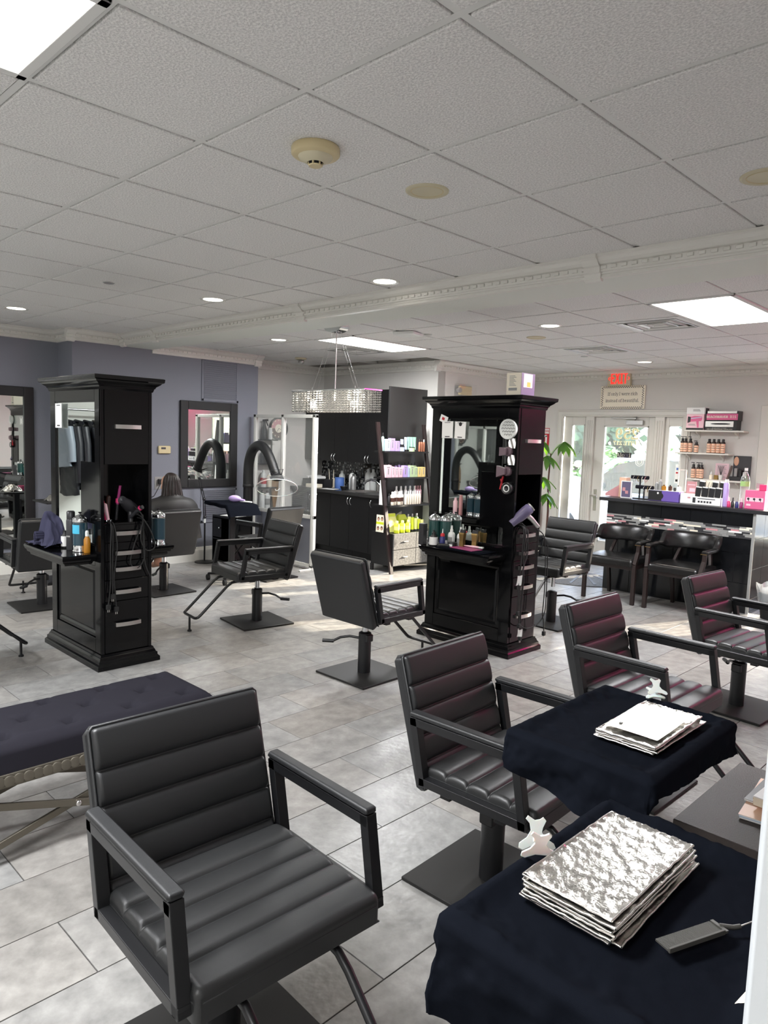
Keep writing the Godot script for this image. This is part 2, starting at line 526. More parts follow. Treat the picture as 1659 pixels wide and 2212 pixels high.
	mk("car_glass", Color(0.16, 0.2, 0.19), 0.05)
	mk("vinyl_white", Color(0.93, 0.92, 0.86), 0.5)
	mk("vinyl_cream", Color(0.92, 0.89, 0.74), 0.5, 0.0, {"backlight_enabled": true, "backlight": Color(0.5, 0.48, 0.38)})
	mk("bag_clear", Color(0.8, 0.82, 0.83, 0.35), 0.2, 0.0, {"transparency": BaseMaterial3D.TRANSPARENCY_ALPHA})

func _ready() -> void:
	rng.seed = 4711
	var cam := Camera3D.new()
	cam.name = "camera"
	add_child(cam)
	cam.position = Vector3(0, 1.629, 0)
	cam.basis = Basis.from_euler(Vector3(-0.1017954, 0.7742181, 0.0348521))
	cam.fov = rad_to_deg(2.0 * atan(1106.0 / 1558.84))
	cam.near = 0.05
	cam.far = 200.0
	var we := WorldEnvironment.new()
	we.name = "environment"
	var env := Environment.new()
	env.background_mode = Environment.BG_SKY
	var sky := Sky.new()
	var sm := ProceduralSkyMaterial.new()
	sm.sky_top_color = Color(0.62, 0.72, 0.86)
	sm.sky_horizon_color = Color(0.9, 0.91, 0.92)
	sm.ground_bottom_color = Color(0.5, 0.5, 0.48)
	sm.ground_horizon_color = Color(0.75, 0.76, 0.76)
	sm.sky_energy_multiplier = 2.6
	sky.sky_material = sm
	env.sky = sky
	env.tonemap_mode = Environment.TONE_MAPPER_LINEAR
	env.tonemap_exposure = 1.68
	env.sdfgi_enabled = true
	env.ssao_enabled = true
	env.ssil_enabled = true
	we.environment = env
	add_child(we)
	var sun := DirectionalLight3D.new()
	sun.name = "sun"
	add_child(sun)
	sun.look_at_from_position(Vector3.ZERO, Vector3(-2.1, -1.95, 5.3))
	sun.light_energy = 6.0
	sun.light_color = Color(1.0, 0.95, 0.86)
	sun.light_angular_distance = 0.6
	sun.shadow_enabled = true
	# lensed ceiling troffers, three in view and two added: one light of the panel's size just under each
	for e in TROFFERS:
		var a := AreaLight3D.new()
		a.name = numbered("troffer_light")
		add_child(a)
		a.position = e[0] - Vector3(0, 0.022, 0)
		a.rotation = Vector3(-PI / 2, 0, 0)
		a.area_size = Vector2(0.54, 1.15)
		a.area_normalize_energy = true
		a.light_energy = e[1]
		a.light_color = Color(0.985, 0.99, 1.0)
		a.area_range = 14.0
		a.shadow_enabled = true
	# magenta neon sign high on the entrance wall, out of frame; it tints the chair backs that face it
	var neon := AreaLight3D.new()
	neon.name = "neon_light"
	add_child(neon)
	neon.position = Vector3(-0.25, 2.46, -9.2)
	neon.rotation = Vector3(0.15, PI, 0)
	neon.area_size = Vector2(1.3, 0.2)
	neon.area_normalize_energy = true
	neon.light_energy = 1.9
	neon.light_color = Color(1.0, 0.22, 0.58)
	neon.area_range = 14.0
	neon.shadow_enabled = true
	materials()
	build_room()
	build_ceiling_fittings()
	build_entrance()
	build_outside()
	build_chairs()
	build_towers()
	build_foreground()
	build_wall_stations()
	build_kitchen()
	build_ladder_shelf()
	build_reception()
	build_guests()

# ---------------------------------------------------------------- the room
func crown_poly() -> PackedVector2Array:
	return PackedVector2Array([Vector2(0, 0), Vector2(0.088, 0), Vector2(0.088, -0.012), Vector2(0.076, -0.018), Vector2(0.066, -0.036), Vector2(0.048, -0.048), Vector2(0.034, -0.052), Vector2(0.034, -0.086), Vector2(0.022, -0.09), Vector2(0.022, -0.098), Vector2(0.016, -0.1), Vector2(0.016, -0.108), Vector2(0.022, -0.11), Vector2(0.022, -0.118), Vector2(0, -0.122)])

func run(b: MB, poly: PackedVector2Array, a: Vector3, e: Vector3, out: Vector3) -> void:
	# a profile (outwards, up) pushed from a to e
	b.x = Transform3D(Basis(out, Vector3.UP, (e - a).normalized()), a)
	b.prism(poly, 0.0, (e - a).length())
	b.x = Transform3D.IDENTITY

func crown(called: String, a: Vector3, e: Vector3, out: Vector3, singly := false) -> void:
	var b := MB.new()
	run(b, crown_poly(), a, e, out)
	var o := struct(b, called, MT.trim_white)
	var d := (e - a).normalized()
	var n := int((e - a).length() / 0.06)
	if singly:
		var t := MB.new()
		t.box(Vector3.ZERO, Vector3(0.034, 0.018, 0.014), 0.002)
		var tm := t.mesh()
		for i in n:
			var q := part(tm, "dentil", MT.trim_white, o)
			q.position = a + d * (0.04 + 0.06 * i) + out * 0.037 + Vector3(0, -0.066, 0)
	else:
		var t := MB.new()
		for i in n:
			t.box(a + d * (0.04 + 0.06 * i) + out * 0.037 + Vector3(0, -0.066, 0), Vector3(0.034 if absf(d.x) > 0.5 else 0.014, 0.018, 0.014 if absf(d.x) > 0.5 else 0.034), 0.0)
		part(t, "dentil_row", MT.trim_white, o).set_meta("kind", "stuff")

func corner_block(called: String, at: Vector3, out: Vector3, along: Vector3) -> void:
	var b := MB.new()
	b.x = Transform3D(Basis(out, Vector3.UP, along), at)
	b.prism(PackedVector2Array([Vector2(0, 0.0), Vector2(0.10, 0.0), Vector2(0.10, -0.02), Vector2(0.085, -0.03), Vector2(0.06, -0.055), Vector2(0.045, -0.06), Vector2(0.045, -0.09), Vector2(0.035, -0.095), Vector2(0.035, -0.122), Vector2(0.02, -0.135), Vector2(0, -0.135)]), -0.05, 0.05)
	struct(b, called, MT.trim_white)

func build_room() -> void:
	# floor: slab, and tiles 305 x 610 laid half-bond along z
	var b := MB.new()
	b.bx(-8.6, 1.0, -0.12, -0.004, -9.5, 2.7)
	var floor_ := struct(b, "floor", MT.grout)
	var t := MB.new()
	t.box(Vector3(0, -0.004, 0), Vector3(0.3012, 0.008, 0.6062), 0.0012)
	var tm := t.mesh()
	var cells: Array = []
	var fwd := Vector3(-0.6955, -0.1016, -0.7113)
	var rgt := Vector3(0.715, 0.0, -0.699)
	for r in range(-15, 16):
		var x := -3.8241 + 0.305 * (r + 0.5)
		for k in range(-12, 11):
			var z := -3.011 + 0.305 * (absi(r) % 2) + 0.61 * k + 0.305
			if z < -9.4 or z > 2.7 or x < -8.5 or x > 0.95: continue
			var p := Vector3(x, -1.629, z)
			var dep := p.dot(fwd)
			var seen := dep > 0.6 and absf(p.dot(rgt)) < dep * 0.56 + 0.35
			cells.append([p.length() if seen else p.length() + 100.0, Vector3(x, 0, z)])
	cells.sort_custom(func(p, q): return p[0] < q[0])
	var rest := MB.new()
	for i in cells.size():
		var p: Vector3 = cells[i][1]
		var h := absi(int(p.x * 37.0) * 7 + int(p.z * 53.0) * 13) % 6
		if i < 296:
			var q := part(tm, "floor_tile", MT["floor_tile_%d" % h], floor_)
			q.position = p
		else:
			rest.box(p + Vector3(0, -0.004, 0), Vector3(0.3012, 0.008, 0.6062), 0.0)
	part(rest, "floor_tile_field", MT.floor_tile_0, floor_).set_meta("kind", "stuff")
	# ceiling: slab, hung grid, tegular tiles; a beam parts the two fields
	b = MB.new()
	b.bx(-8.6, 1.0, CEIL + 0.03, CEIL + 0.15, -9.5, 2.7)
	var ceil := struct(b, "ceiling", MT.ceiling_slab)
	t = MB.new()
	t.bx(-0.289, 0.289, 0.0, 0.02, -0.289, 0.289, 0.004)
	tm = t.mesh()
	var bars := MB.new()
	var near_skip := {"1_-2": 1, "1_-3": 1, "7_-3": 1, "7_-4": 1, "-2_-5": 1, "-2_-6": 1}
	for i in range(-3, 12):
		for j in range(-5, 4):
			var x := -1.240 - 0.61 * i - 0.305
			var z := -1.482 - 0.61 * j - 0.305
			if near_skip.has("%d_%d" % [i, j]): continue
			if x > 0.85 or x < -8.4: continue
			var q := part(tm, "ceiling_tile", MT.ceiling_tile, ceil)
			q.position = Vector3(x, CEIL, z)
	for i in range(-4, 12):
		bars.bx(-1.240 - 0.61 * i - 0.012, -1.240 - 0.61 * i + 0.012, CEIL + 0.007, CEIL + 0.03, -3.85, 2.7)
	for j in range(-7, 4):
		bars.bx(-8.45, 0.95, CEIL + 0.0065, CEIL + 0.03, -1.482 - 0.61 * j - 0.012, -1.482 - 0.61 * j + 0.012)
	var far_skip := {"-1_0": 1, "-1_1": 1, "5_0": 1, "5_1": 1, "0_1": 1, "2_3": 1, "6_1": 1}
	for i in range(-5, 10):
		for j in range(-2, 7):
			var x := -2.395 - 0.61 * i - 0.305
			var z := -5.02 - 0.61 * j - 0.305
			if far_skip.has("%d_%d" % [i, j]): continue
			if x > 0.85 or (x < -6.3 and z < -7.1): continue
			var q := part(tm, "ceiling_tile", MT.ceiling_tile, ceil)
			q.position = Vector3(x, CEIL_FAR, z)
	for i in range(-5, 11):
		var x := -2.395 - 0.61 * i
		bars.bx(x - 0.012, x + 0.012, CEIL_FAR + 0.007, CEIL_FAR + 0.045, -9.4 if x > -6.2 else -7.3, -4.15)
	for j in range(-1, 7):
		var z := -5.02 - 0.61 * j
		bars.bx(-8.45 if z > -7.2 else -6.2, 0.95, CEIL_FAR + 0.0065, CEIL_FAR + 0.045, z - 0.012, z + 0.012)
	part(bars, "ceiling_grid", MT.ceiling_grid, ceil)
	b = MB.new()
	b.bx(-8.5, 1.0, 2.565, CEIL + 0.1, -4.2, -3.83)
	struct(b, "ceiling_beam", MT.wall_cream)
	crown("trim_1", Vector3(-7.98, CEIL, -3.83), Vector3(0.85, CEIL, -3.83), Vector3(0, 0, 1), true)
	for x in [-7.93, -4.75, -2.13, -7.2]:
		corner_block("trim_2", Vector3(x, CEIL, -3.83), Vector3(0, 0, 1), Vector3(1, 0, 0))
	# walls
	b = MB.new(); b.bx(-8.55, -8.4, 0, 2.8, -1.9, 2.75); struct(b, "wall_left", MT.wall_cream)
	b = MB.new(); b.bx(-8.55, -8.4, 0, 2.8, -3.27, -1.9); struct(b, "wall_left", MT.wall_blue)
	b = MB.new(); b.bx(-8.55, -8.0, 0, 2.8, -5.71, -3.27); struct(b, "wall_left", MT.wall_blue)
	b = MB.new(); b.bx(-8.55, -8.4, 0, 2.8, -7.35, -5.71); struct(b, "wall_niche", MT.wall_beige)
	b = MB.new(); b.bx(-8.55, -6.15, 0, 2.8, -7.35, -7.2); struct(b, "wall_kitchen", MT.wall_beige)
	b = MB.new(); b.bx(-6.3, -6.15, 0, 2.8, -9.3, -7.2); struct(b, "wall_passage", MT.wall_beige)
	b = MB.new()
	b.bx(-6.3, -5.56, 0, 2.8, -9.45, -9.3)
	b.bx(-5.56, -3.76, 2.07, 2.8, -9.45, -9.3)
	b.bx(-3.76, -2.78, 0, 2.8, -9.45, -9.3)
	b.bx(-2.78, -1.13, 0, 0.55, -9.45, -9.3)
	b.bx(-2.78, -1.13, 2.1, 2.8, -9.45, -9.3)
	b.bx(-1.13, 1.05, 0, 2.8, -9.45, -9.3)
	struct(b, "wall_entrance", MT.wall_beige)
	b = MB.new(); b.bx(0.9, 1.05, 0, 2.8, -9.3, 2.75); struct(b, "wall_right", MT.wall_beige)
	b = MB.new(); b.bx(-8.55, 1.05, 0, 2.8, 2.6, 2.75); struct(b, "wall_back", MT.wall_beige)
	# white jamb of the opening the picture is taken through
	b = MB.new()
	b.bx(-0.142, 0.9, 0, 2.68, -0.66, -0.526, 0.006)
	b.bx(-0.148, -0.132, 0, 2.68, -0.672, -0.64, 0.003)
	struct(b, "trim_3", MT.jamb_white)
	# crown mouldings along the walls
	crown("trim_4", Vector3(-8.4, CEIL, -1.0), Vector3(-8.4, CEIL, -3.27), Vector3(1, 0, 0))
	crown("trim_4", Vector3(-8.0, CEIL, -3.27), Vector3(-8.0, CEIL, -3.83), Vector3(1, 0, 0))
	crown("trim_4", Vector3(-8.4, CEIL, -3.27), Vector3(-8.0, CEIL, -3.27), Vector3(0, 0, 1))
	corner_block("trim_5", Vector3(-8.0, CEIL, -3.24), Vector3(1, 0, 0), Vector3(0, 0, 1))
	crown("trim_4", Vector3(-8.0, CEIL_FAR, -4.2), Vector3(-8.0, CEIL_FAR, -5.71), Vector3(1, 0, 0))
	corner_block("trim_5", Vector3(-8.0, CEIL_FAR, -5.69), Vector3(1, 0, 0), Vector3(0, 0, 1))
	crown("trim_4", Vector3(-8.4, CEIL_FAR, -5.71), Vector3(-8.4, CEIL_FAR, -7.2), Vector3(1, 0, 0))
	crown("trim_4", Vector3(-8.4, CEIL_FAR, -7.2), Vector3(-6.15, CEIL_FAR, -7.2), Vector3(0, 0, 1))
	crown("trim_4", Vector3(-6.15, CEIL_FAR, -7.2), Vector3(-6.15, CEIL_FAR, -9.3), Vector3(1, 0, 0))
	crown("trim_4", Vector3(-6.15, CEIL_FAR, -9.3), Vector3(0.9, CEIL_FAR, -9.3), Vector3(0, 0, 1))
	corner_block("trim_5", Vector3(-6.15, CEIL_FAR, -7.17), Vector3(1, 0, 0), Vector3(0, 0, 1))
	corner_block("trim_5", Vector3(-2.75, CEIL_FAR, -9.3), Vector3(0, 0, 1), Vector3(1, 0, 0))
	# baseboards
	var bp := PackedVector2Array([Vector2(0, 0), Vector2(0.02, 0), Vector2(0.02, 0.135), Vector2(0.013, 0.15), Vector2(0.011, 0.172), Vector2(0, 0.178)])
	for e in [[Vector3(-8.0, 0, -3.27), Vector3(-8.0, 0, -5.71), Vector3(1, 0, 0), "baseboard_left"], [Vector3(-8.4, 0, 2.6), Vector3(-8.4, 0, -3.27), Vector3(1, 0, 0), "baseboard_left"], [Vector3(-8.4, 0, -5.71), Vector3(-8.4, 0, -6.6), Vector3(1, 0, 0), "baseboard_niche"], [Vector3(-6.15, 0, -7.2), Vector3(-6.15, 0, -9.3), Vector3(1, 0, 0), "baseboard_passage"], [Vector3(-6.15, 0, -9.3), Vector3(-5.62, 0, -9.3), Vector3(0, 0, 1), "baseboard_entrance"], [Vector3(-3.72, 0, -9.3), Vector3(0.9, 0, -9.3), Vector3(0, 0, 1), "baseboard_entrance"]]:
		b = MB.new()
		run(b, bp, e[0], e[1], e[2])
		struct(b, e[3], MT.trim_white)

func build_ceiling_fittings() -> void:
	# troffers: frame, prismatic lens
	for e in TROFFERS:
		var o := thing("ceiling_troffer", e[2], "ceiling light", e[0], 0.0, "lensed ceiling troffers")
		var b := MB.new()
		for s in [-1.0, 1.0]:
			b.bx(s * 0.285 - 0.016, s * 0.285 + 0.016, -0.006, 0.03, -0.605, 0.605, 0.003)
			b.bx(-0.301, 0.301, -0.006, 0.03, s * 0.59 - 0.016, s * 0.59 + 0.016, 0.003)
		b.bx(-0.3, 0.3, 0.024, 0.03, -0.6, 0.6)
		part(b, "frame", MT.ceiling_grid, o)
		b = MB.new()
		b.bx(-0.27, 0.27, -0.004, 0.004, -0.575, 0.575)
		part(b, "lamp_lens", MT.lamp_white, o)
	# recessed downlights: lit and unlit
	var lit := [Vector3(-7.118, CEIL, -2.41), Vector3(-5.163, CEIL, -3.235), Vector3(-3.553, CEIL, -3.562), Vector3(-6.40, CEIL_FAR, -4.83), Vector3(-3.47, CEIL_FAR, -5.52), Vector3(-3.96, CEIL_FAR, -8.42)]
	var lit_label := ["lit round downlight over the framed wall mirror", "lit round downlight over the station with the blue jar", "lit round downlight in front of the crown-moulded beam", "lit round downlight over the hood dryer", "lit round downlight behind the beam near the tall black station", "lit round downlight nearest the exit sign"]
	for k in lit.size():
		var o := thing("downlight", lit_label[k], "ceiling light", lit[k], 0.0, "recessed downlights that are on")
		var b := MB.new()
		b.lathe([[0.078, 0.012], [0.078, -0.002], [0.098, -0.006], [0.104, 0.0], [0.104, 0.008]], 28)
		part(b, "trim_ring", MT.white_gloss, o)
		b = MB.new()
		b.lathe([[0.0, -0.001], [0.078, -0.001], [0.078, 0.004], [0.0, 0.004]], 28)
		part(b, "lamp_disc", MT.lamp_spot, o)
		var l := SpotLight3D.new()
		l.name = "spot_light"
		o.add_child(l)
		l.position = Vector3(0, -0.02, 0)
		l.rotation = Vector3(-PI / 2, 0, 0)
		l.spot_angle = 62.0
		l.spot_range = 9.0
		l.spot_attenuation = 2.0
		l.light_energy = 1.1
		l.light_size = 0.07
		l.light_color = Color(1.0, 0.96, 0.9)
		l.shadow_enabled = true
	var off := [Vector3(-2.145, CEIL, -2.389), Vector3(-1.012, CEIL, -3.079), Vector3(-3.95, CEIL_FAR, -6.05)]
	for k in 3:
		var o := thing("ceiling_speaker", ["flat round off-white ceiling cover beside the smoke detector", "flat round off-white ceiling cover over the plum-backed chairs", "flat round off-white ceiling cover behind the beam"][k], "ceiling cover", off[k], 0.0, "flat round ceiling covers")
		var b := MB.new()
		b.lathe([[0.0, -0.004], [0.07, -0.004], [0.082, -0.009], [0.092, -0.005], [0.094, 0.002]], 28)
		part(b, "cover", MT.beige_plastic, o)
		b = MB.new()
		b.lathe([[0.066, -0.0045], [0.069, -0.0065], [0.072, -0.0045]], 28)
		part(b, "ring", MT.ivory, o)
	for k in 3:
		var o := thing("sprinkler_cover", ["small round sprinkler cover plate over the black station with jackets reflected", "small round sprinkler plate under the wireless access point", "small round sprinkler plate before the entrance crown moulding"][k], "sprinkler", [Vector3(-5.238, CEIL, -2.411), Vector3(-4.72, CEIL_FAR, -5.35), Vector3(-4.3, CEIL_FAR, -7.6)][k], 0.0, "ceiling sprinkler plates")
		var b := MB.new()
		b.lathe([[0.0, -0.008], [0.035, -0.008], [0.04, -0.004], [0.042, 0.002]], 20)
		part(b, "plate", MT.silver, o)
	# smoke detector
	var sd := thing("smoke_detector", "ivory round smoke detector on a ceiling tile", "smoke detector", Vector3(-2.159, CEIL, -1.781))
	var b := MB.new()
	b.lathe([[0.0, 0.0], [0.086, 0.0], [0.09, -0.006], [0.09, -0.026], [0.084, -0.032], [0.056, -0.036]], 36)
	part(b, "base", MT.ivory, sd)
	b = MB.new()
	b.lathe([[0.066, -0.032], [0.06, -0.042], [0.042, -0.052], [0.03, -0.056]], 32)
	part(b, "dome", MT.beige_plastic, sd)
	b = MB.new()
	b.lathe([[0.024, -0.05], [0.024, -0.064], [0.0, -0.064]], 24)
	part(b, "sensor_chamber", MT.black_hole, sd)
	b = MB.new()
	b.lathe([[0.0, -0.068], [0.024, -0.068], [0.026, -0.064], [0.0, -0.064]], 24)
	for a in 6:
		b.box(Vector3(cos(a * TAU / 6) * 0.0245, -0.06, sin(a * TAU / 6) * 0.0245), Vector3(0.005, 0.012, 0.005))
	part(b, "sensor_cap", MT.ivory, sd)
	# supply diffusers: nested square cones
	for k in 3:
		var at: Vector3 = [Vector3(-2.70, CEIL_FAR, -5.935), Vector3(-3.92, CEIL_FAR, -7.155), Vector3(-6.36, CEIL_FAR, -5.935)][k]
		var o := thing("ceiling_diffuser", ["square louvred supply diffuser beside the reception troffer", "square louvred supply diffuser before the exit sign", "square louvred supply diffuser left of the chandelier troffer"][k], "air vent", at, 0.0, "square ceiling diffusers")
		b = MB.new()
		for s in [-1.0, 1.0]:
			b.bx(s * 0.275 - 0.025, s * 0.275 + 0.025, -0.004, 0.012, -0.3, 0.3)
			b.bx(-0.25, 0.25, -0.004, 0.012, s * 0.275 - 0.025, s * 0.275 + 0.025)
		part(b, "frame", MT.ceiling_grid, o)
		b = MB.new()
		b.bx(-0.26, 0.26, 0.024, 0.029, -0.26, 0.26)
		part(b, "plenum", MT.ceiling_grid, o)
		for r in 4:
			var w := 0.235 - 0.058 * r
			b = MB.new()
			for e in [[-1.0, 0], [1.0, 0], [-1.0, 1], [1.0, 1]]:
				b.x = Transform3D(Basis(Vector3.UP, PI / 2 * e[1]), Vector3.ZERO)
				b.bar(Vector3(-w, -0.002 - 0.006 * (3 - r) * 0.0, e[0] * w), Vector3(w, -0.002, e[0] * w), 0.016, 0.004, 0.0, Vector3(0, 1, e[0] * 0.9).normalized())
			b.x = Transform3D.IDENTITY
			part(b, "louvre_ring", MT.silver if r % 2 == 0 else MT.ceiling_grid, o)
	# wireless access point and ceiling emergency lamp
	var ap := thing("access_point", "white square wireless access point on the ceiling behind the beam", "access point", Vector3(-4.80, CEIL_FAR, -5.15), 0.3)
	b = MB.new()
	b.rloft([[-0.035, 0.08, 0.08], [-0.028, 0.105, 0.105], [-0.008, 0.11, 0.11], [0.0, 0.09, 0.09]])
	part(b, "case", MT.white_plastic, ap)
	var em := thing("emergency_light", "small off-white ceiling emergency lamp near the niche corner", "emergency light", Vector3(-7.6, CEIL_FAR, -6.1), 0.5)
	b = MB.new()
	b.lathe([[0.0, 0.0], [0.075, 0.0], [0.075, -0.018], [0.05, -0.025]], 20)
	part(b, "base", MT.beige_plastic, em)
	b = MB.new()
	b.sph(Vector3(0.01, -0.05, 0), Vector3(0.04, 0.035, 0.04))
	part(b, "lamp_head", MT.silver, em)
	# wall emergency light on the passage wall
	var we := thing("wall_emergency_light", "beige twin-lamp emergency light on the wall above the black station", "emergency light", Vector3(-6.15, 2.30, -7.72), PI / 2)
	b = MB.new()
	b.bx(-0.10, 0.14, -0.06, 0.06, 0.0, 0.05, 0.006)
	part(b, "case", MT.ivory, we)
	b = MB.new()
	b.bx(-0.19, 0.20, -0.085, 0.085, 0.0, 0.09, 0.012)
	part(b, "clear_guard", MT.clear_plastic, we)
	b = MB.new()
	b.cyl(Vector3(-0.135, 0, 0.02), Vector3(-0.135, 0, 0.07), 0.03, 0.036)
	part(b, "lamp_head", MT.silver, we)
	var ns := thing("neon_sign", "magenta neon tube sign high on the entrance wall beyond the blinds", "neon sign", Vector3(-0.25, 2.46, -9.3))
	b = MB.new(); b.bx(-0.68, 0.68, -0.11, 0.11, 0.005, 0.03, 0.006); part(b, "backing", MT.ink, ns)
	for k in 4:
		b = MB.new(); b.cyl(Vector3(-0.62, -0.075 + 0.05 * k, 0.045), Vector3(0.62, -0.075 + 0.05 * k, 0.045), 0.012, -1.0, 10); part(b, "neon_tube", MT.neon_pink, ns)
	build_chandelier()

func build_chandelier() -> void:
	var o := thing("chandelier", "rectangular crystal bead chandelier hung on wires from a chrome canopy", "chandelier", Vector3(-5.0, 0, -4.42))
	var top := 2.045
	var b := MB.new()
	b.bx(-0.10, 0.10, CEIL_FAR - 0.028, CEIL_FAR, -0.06, 0.06, 0.006)
	part(b, "ceiling_plate", MT.chrome, o)
	b = MB.new()
	var half := PackedVector2Array()
	for k in 13:
		half.append(Vector2(-cos(PI * k / 12) * 0.12, -sin(PI * k / 12) * 0.055))
	b.x = Transform3D(Basis.IDENTITY, Vector3(0, CEIL_FAR - 0.028, 0))
	b.prism(half, -0.05, 0.05)
	b.x = Transform3D.IDENTITY
	part(b, "canopy", MT.chrome, o)
	b = MB.new()
	b.cyl(Vector3(0, CEIL_FAR - 0.07, 0), Vector3(0, top + 0.01, 0), 0.006, -1.0, 8)
	part(b, "rod", MT.brushed_steel, o)
	for e in [[-0.34, -0.07, -0.05], [-0.24, 0.07, -0.035], [0.24, -0.07, 0.035], [0.34, 0.07, 0.05]]:
		b = MB.new()
		b.cyl(Vector3(e[2], CEIL_FAR - 0.075, e[1] * 0.3), Vector3(e[0], top + 0.005, e[1]), 0.0016, -1.0, 5)
		b.sph(Vector3(e[2], CEIL_FAR - 0.078, e[1] * 0.3), Vector3(0.008, 0.01, 0.008), 8, 5)
		b.cyl(Vector3(e[0], top, e[1]), Vector3(e[0], top + 0.03, e[1]), 0.006, 0.003, 6)
		part(b, "hanging_wire", MT.brushed_steel, o)
	b = MB.new()
	b.bx(-0.5, 0.5, top - 0.008, top + 0.006, -0.11, 0.11, 0.003)
	part(b, "top_frame", MT.chrome, o)
	# strands of beads round the rim
	var bead := MB.new()
	var rows := 9
	var put := func(m: MB, x: float, z: float) -> void:
		for r in rows:
			var y: float = top - 0.018 - r * 0.021
			var rr := 0.0105
			var P := [Vector3(rr, 0, 0), Vector3(0, 0, rr), Vector3(-rr, 0, 0), Vector3(0, 0, -rr)]
			for k in 4:
				for s in [-1.0, 1.0]:
					var nn: Vector3 = (P[k] + P[(k + 1) % 4] + Vector3(0, s * rr, 0)).normalized()
					m.tri(Vector3(x, y, z) + P[k], Vector3(x, y, z) + P[(k + 1) % 4], Vector3(x, y + s * rr, z), nn, nn, nn)
	for i in 46:
		for s in [-1.0, 1.0]:
			put.call(bead, -0.49 + 0.98 * i / 45.0, s * 0.10)
			if i % 2 == 0:
				put.call(bead, -0.49 + 0.98 * i / 45.0, s * 0.05)
	for i in 8:
		for s in [-1.0, 1.0]:
			put.call(bead, s * 0.49, -0.09 + 0.18 * i / 7.0)
	part(bead, "crystal_beads", MT.crystal, o).set_meta("kind", "stuff")
	for k in 5:
		var x := -0.38 + 0.19 * k
		b = MB.new()
		b.cyl(Vector3(x, top - 0.03, 0), Vector3(x, top - 0.008, 0), 0.012, -1.0, 10)
		part(b, "socket", MT.white_plastic, o)
		b = MB.new()
		b.sph(Vector3(x, top - 0.06, 0), Vector3(0.012, 0.03, 0.012), 10, 6)
		part(b, "lamp_bulb", MT.lamp_bulb, o)
	for x in [-0.28, 0.28]:
		var l := OmniLight3D.new()
		l.name = "chandelier_light"
		o.add_child(l, true)
		l.position = Vector3(x, top - 0.13, 0)
		l.light_energy = 0.12
		l.light_size = 0.04
		l.omni_range = 9.0
		l.omni_attenuation = 2.0
		l.light_color = Color(1.0, 0.95, 0.88)
		l.shadow_enabled = true

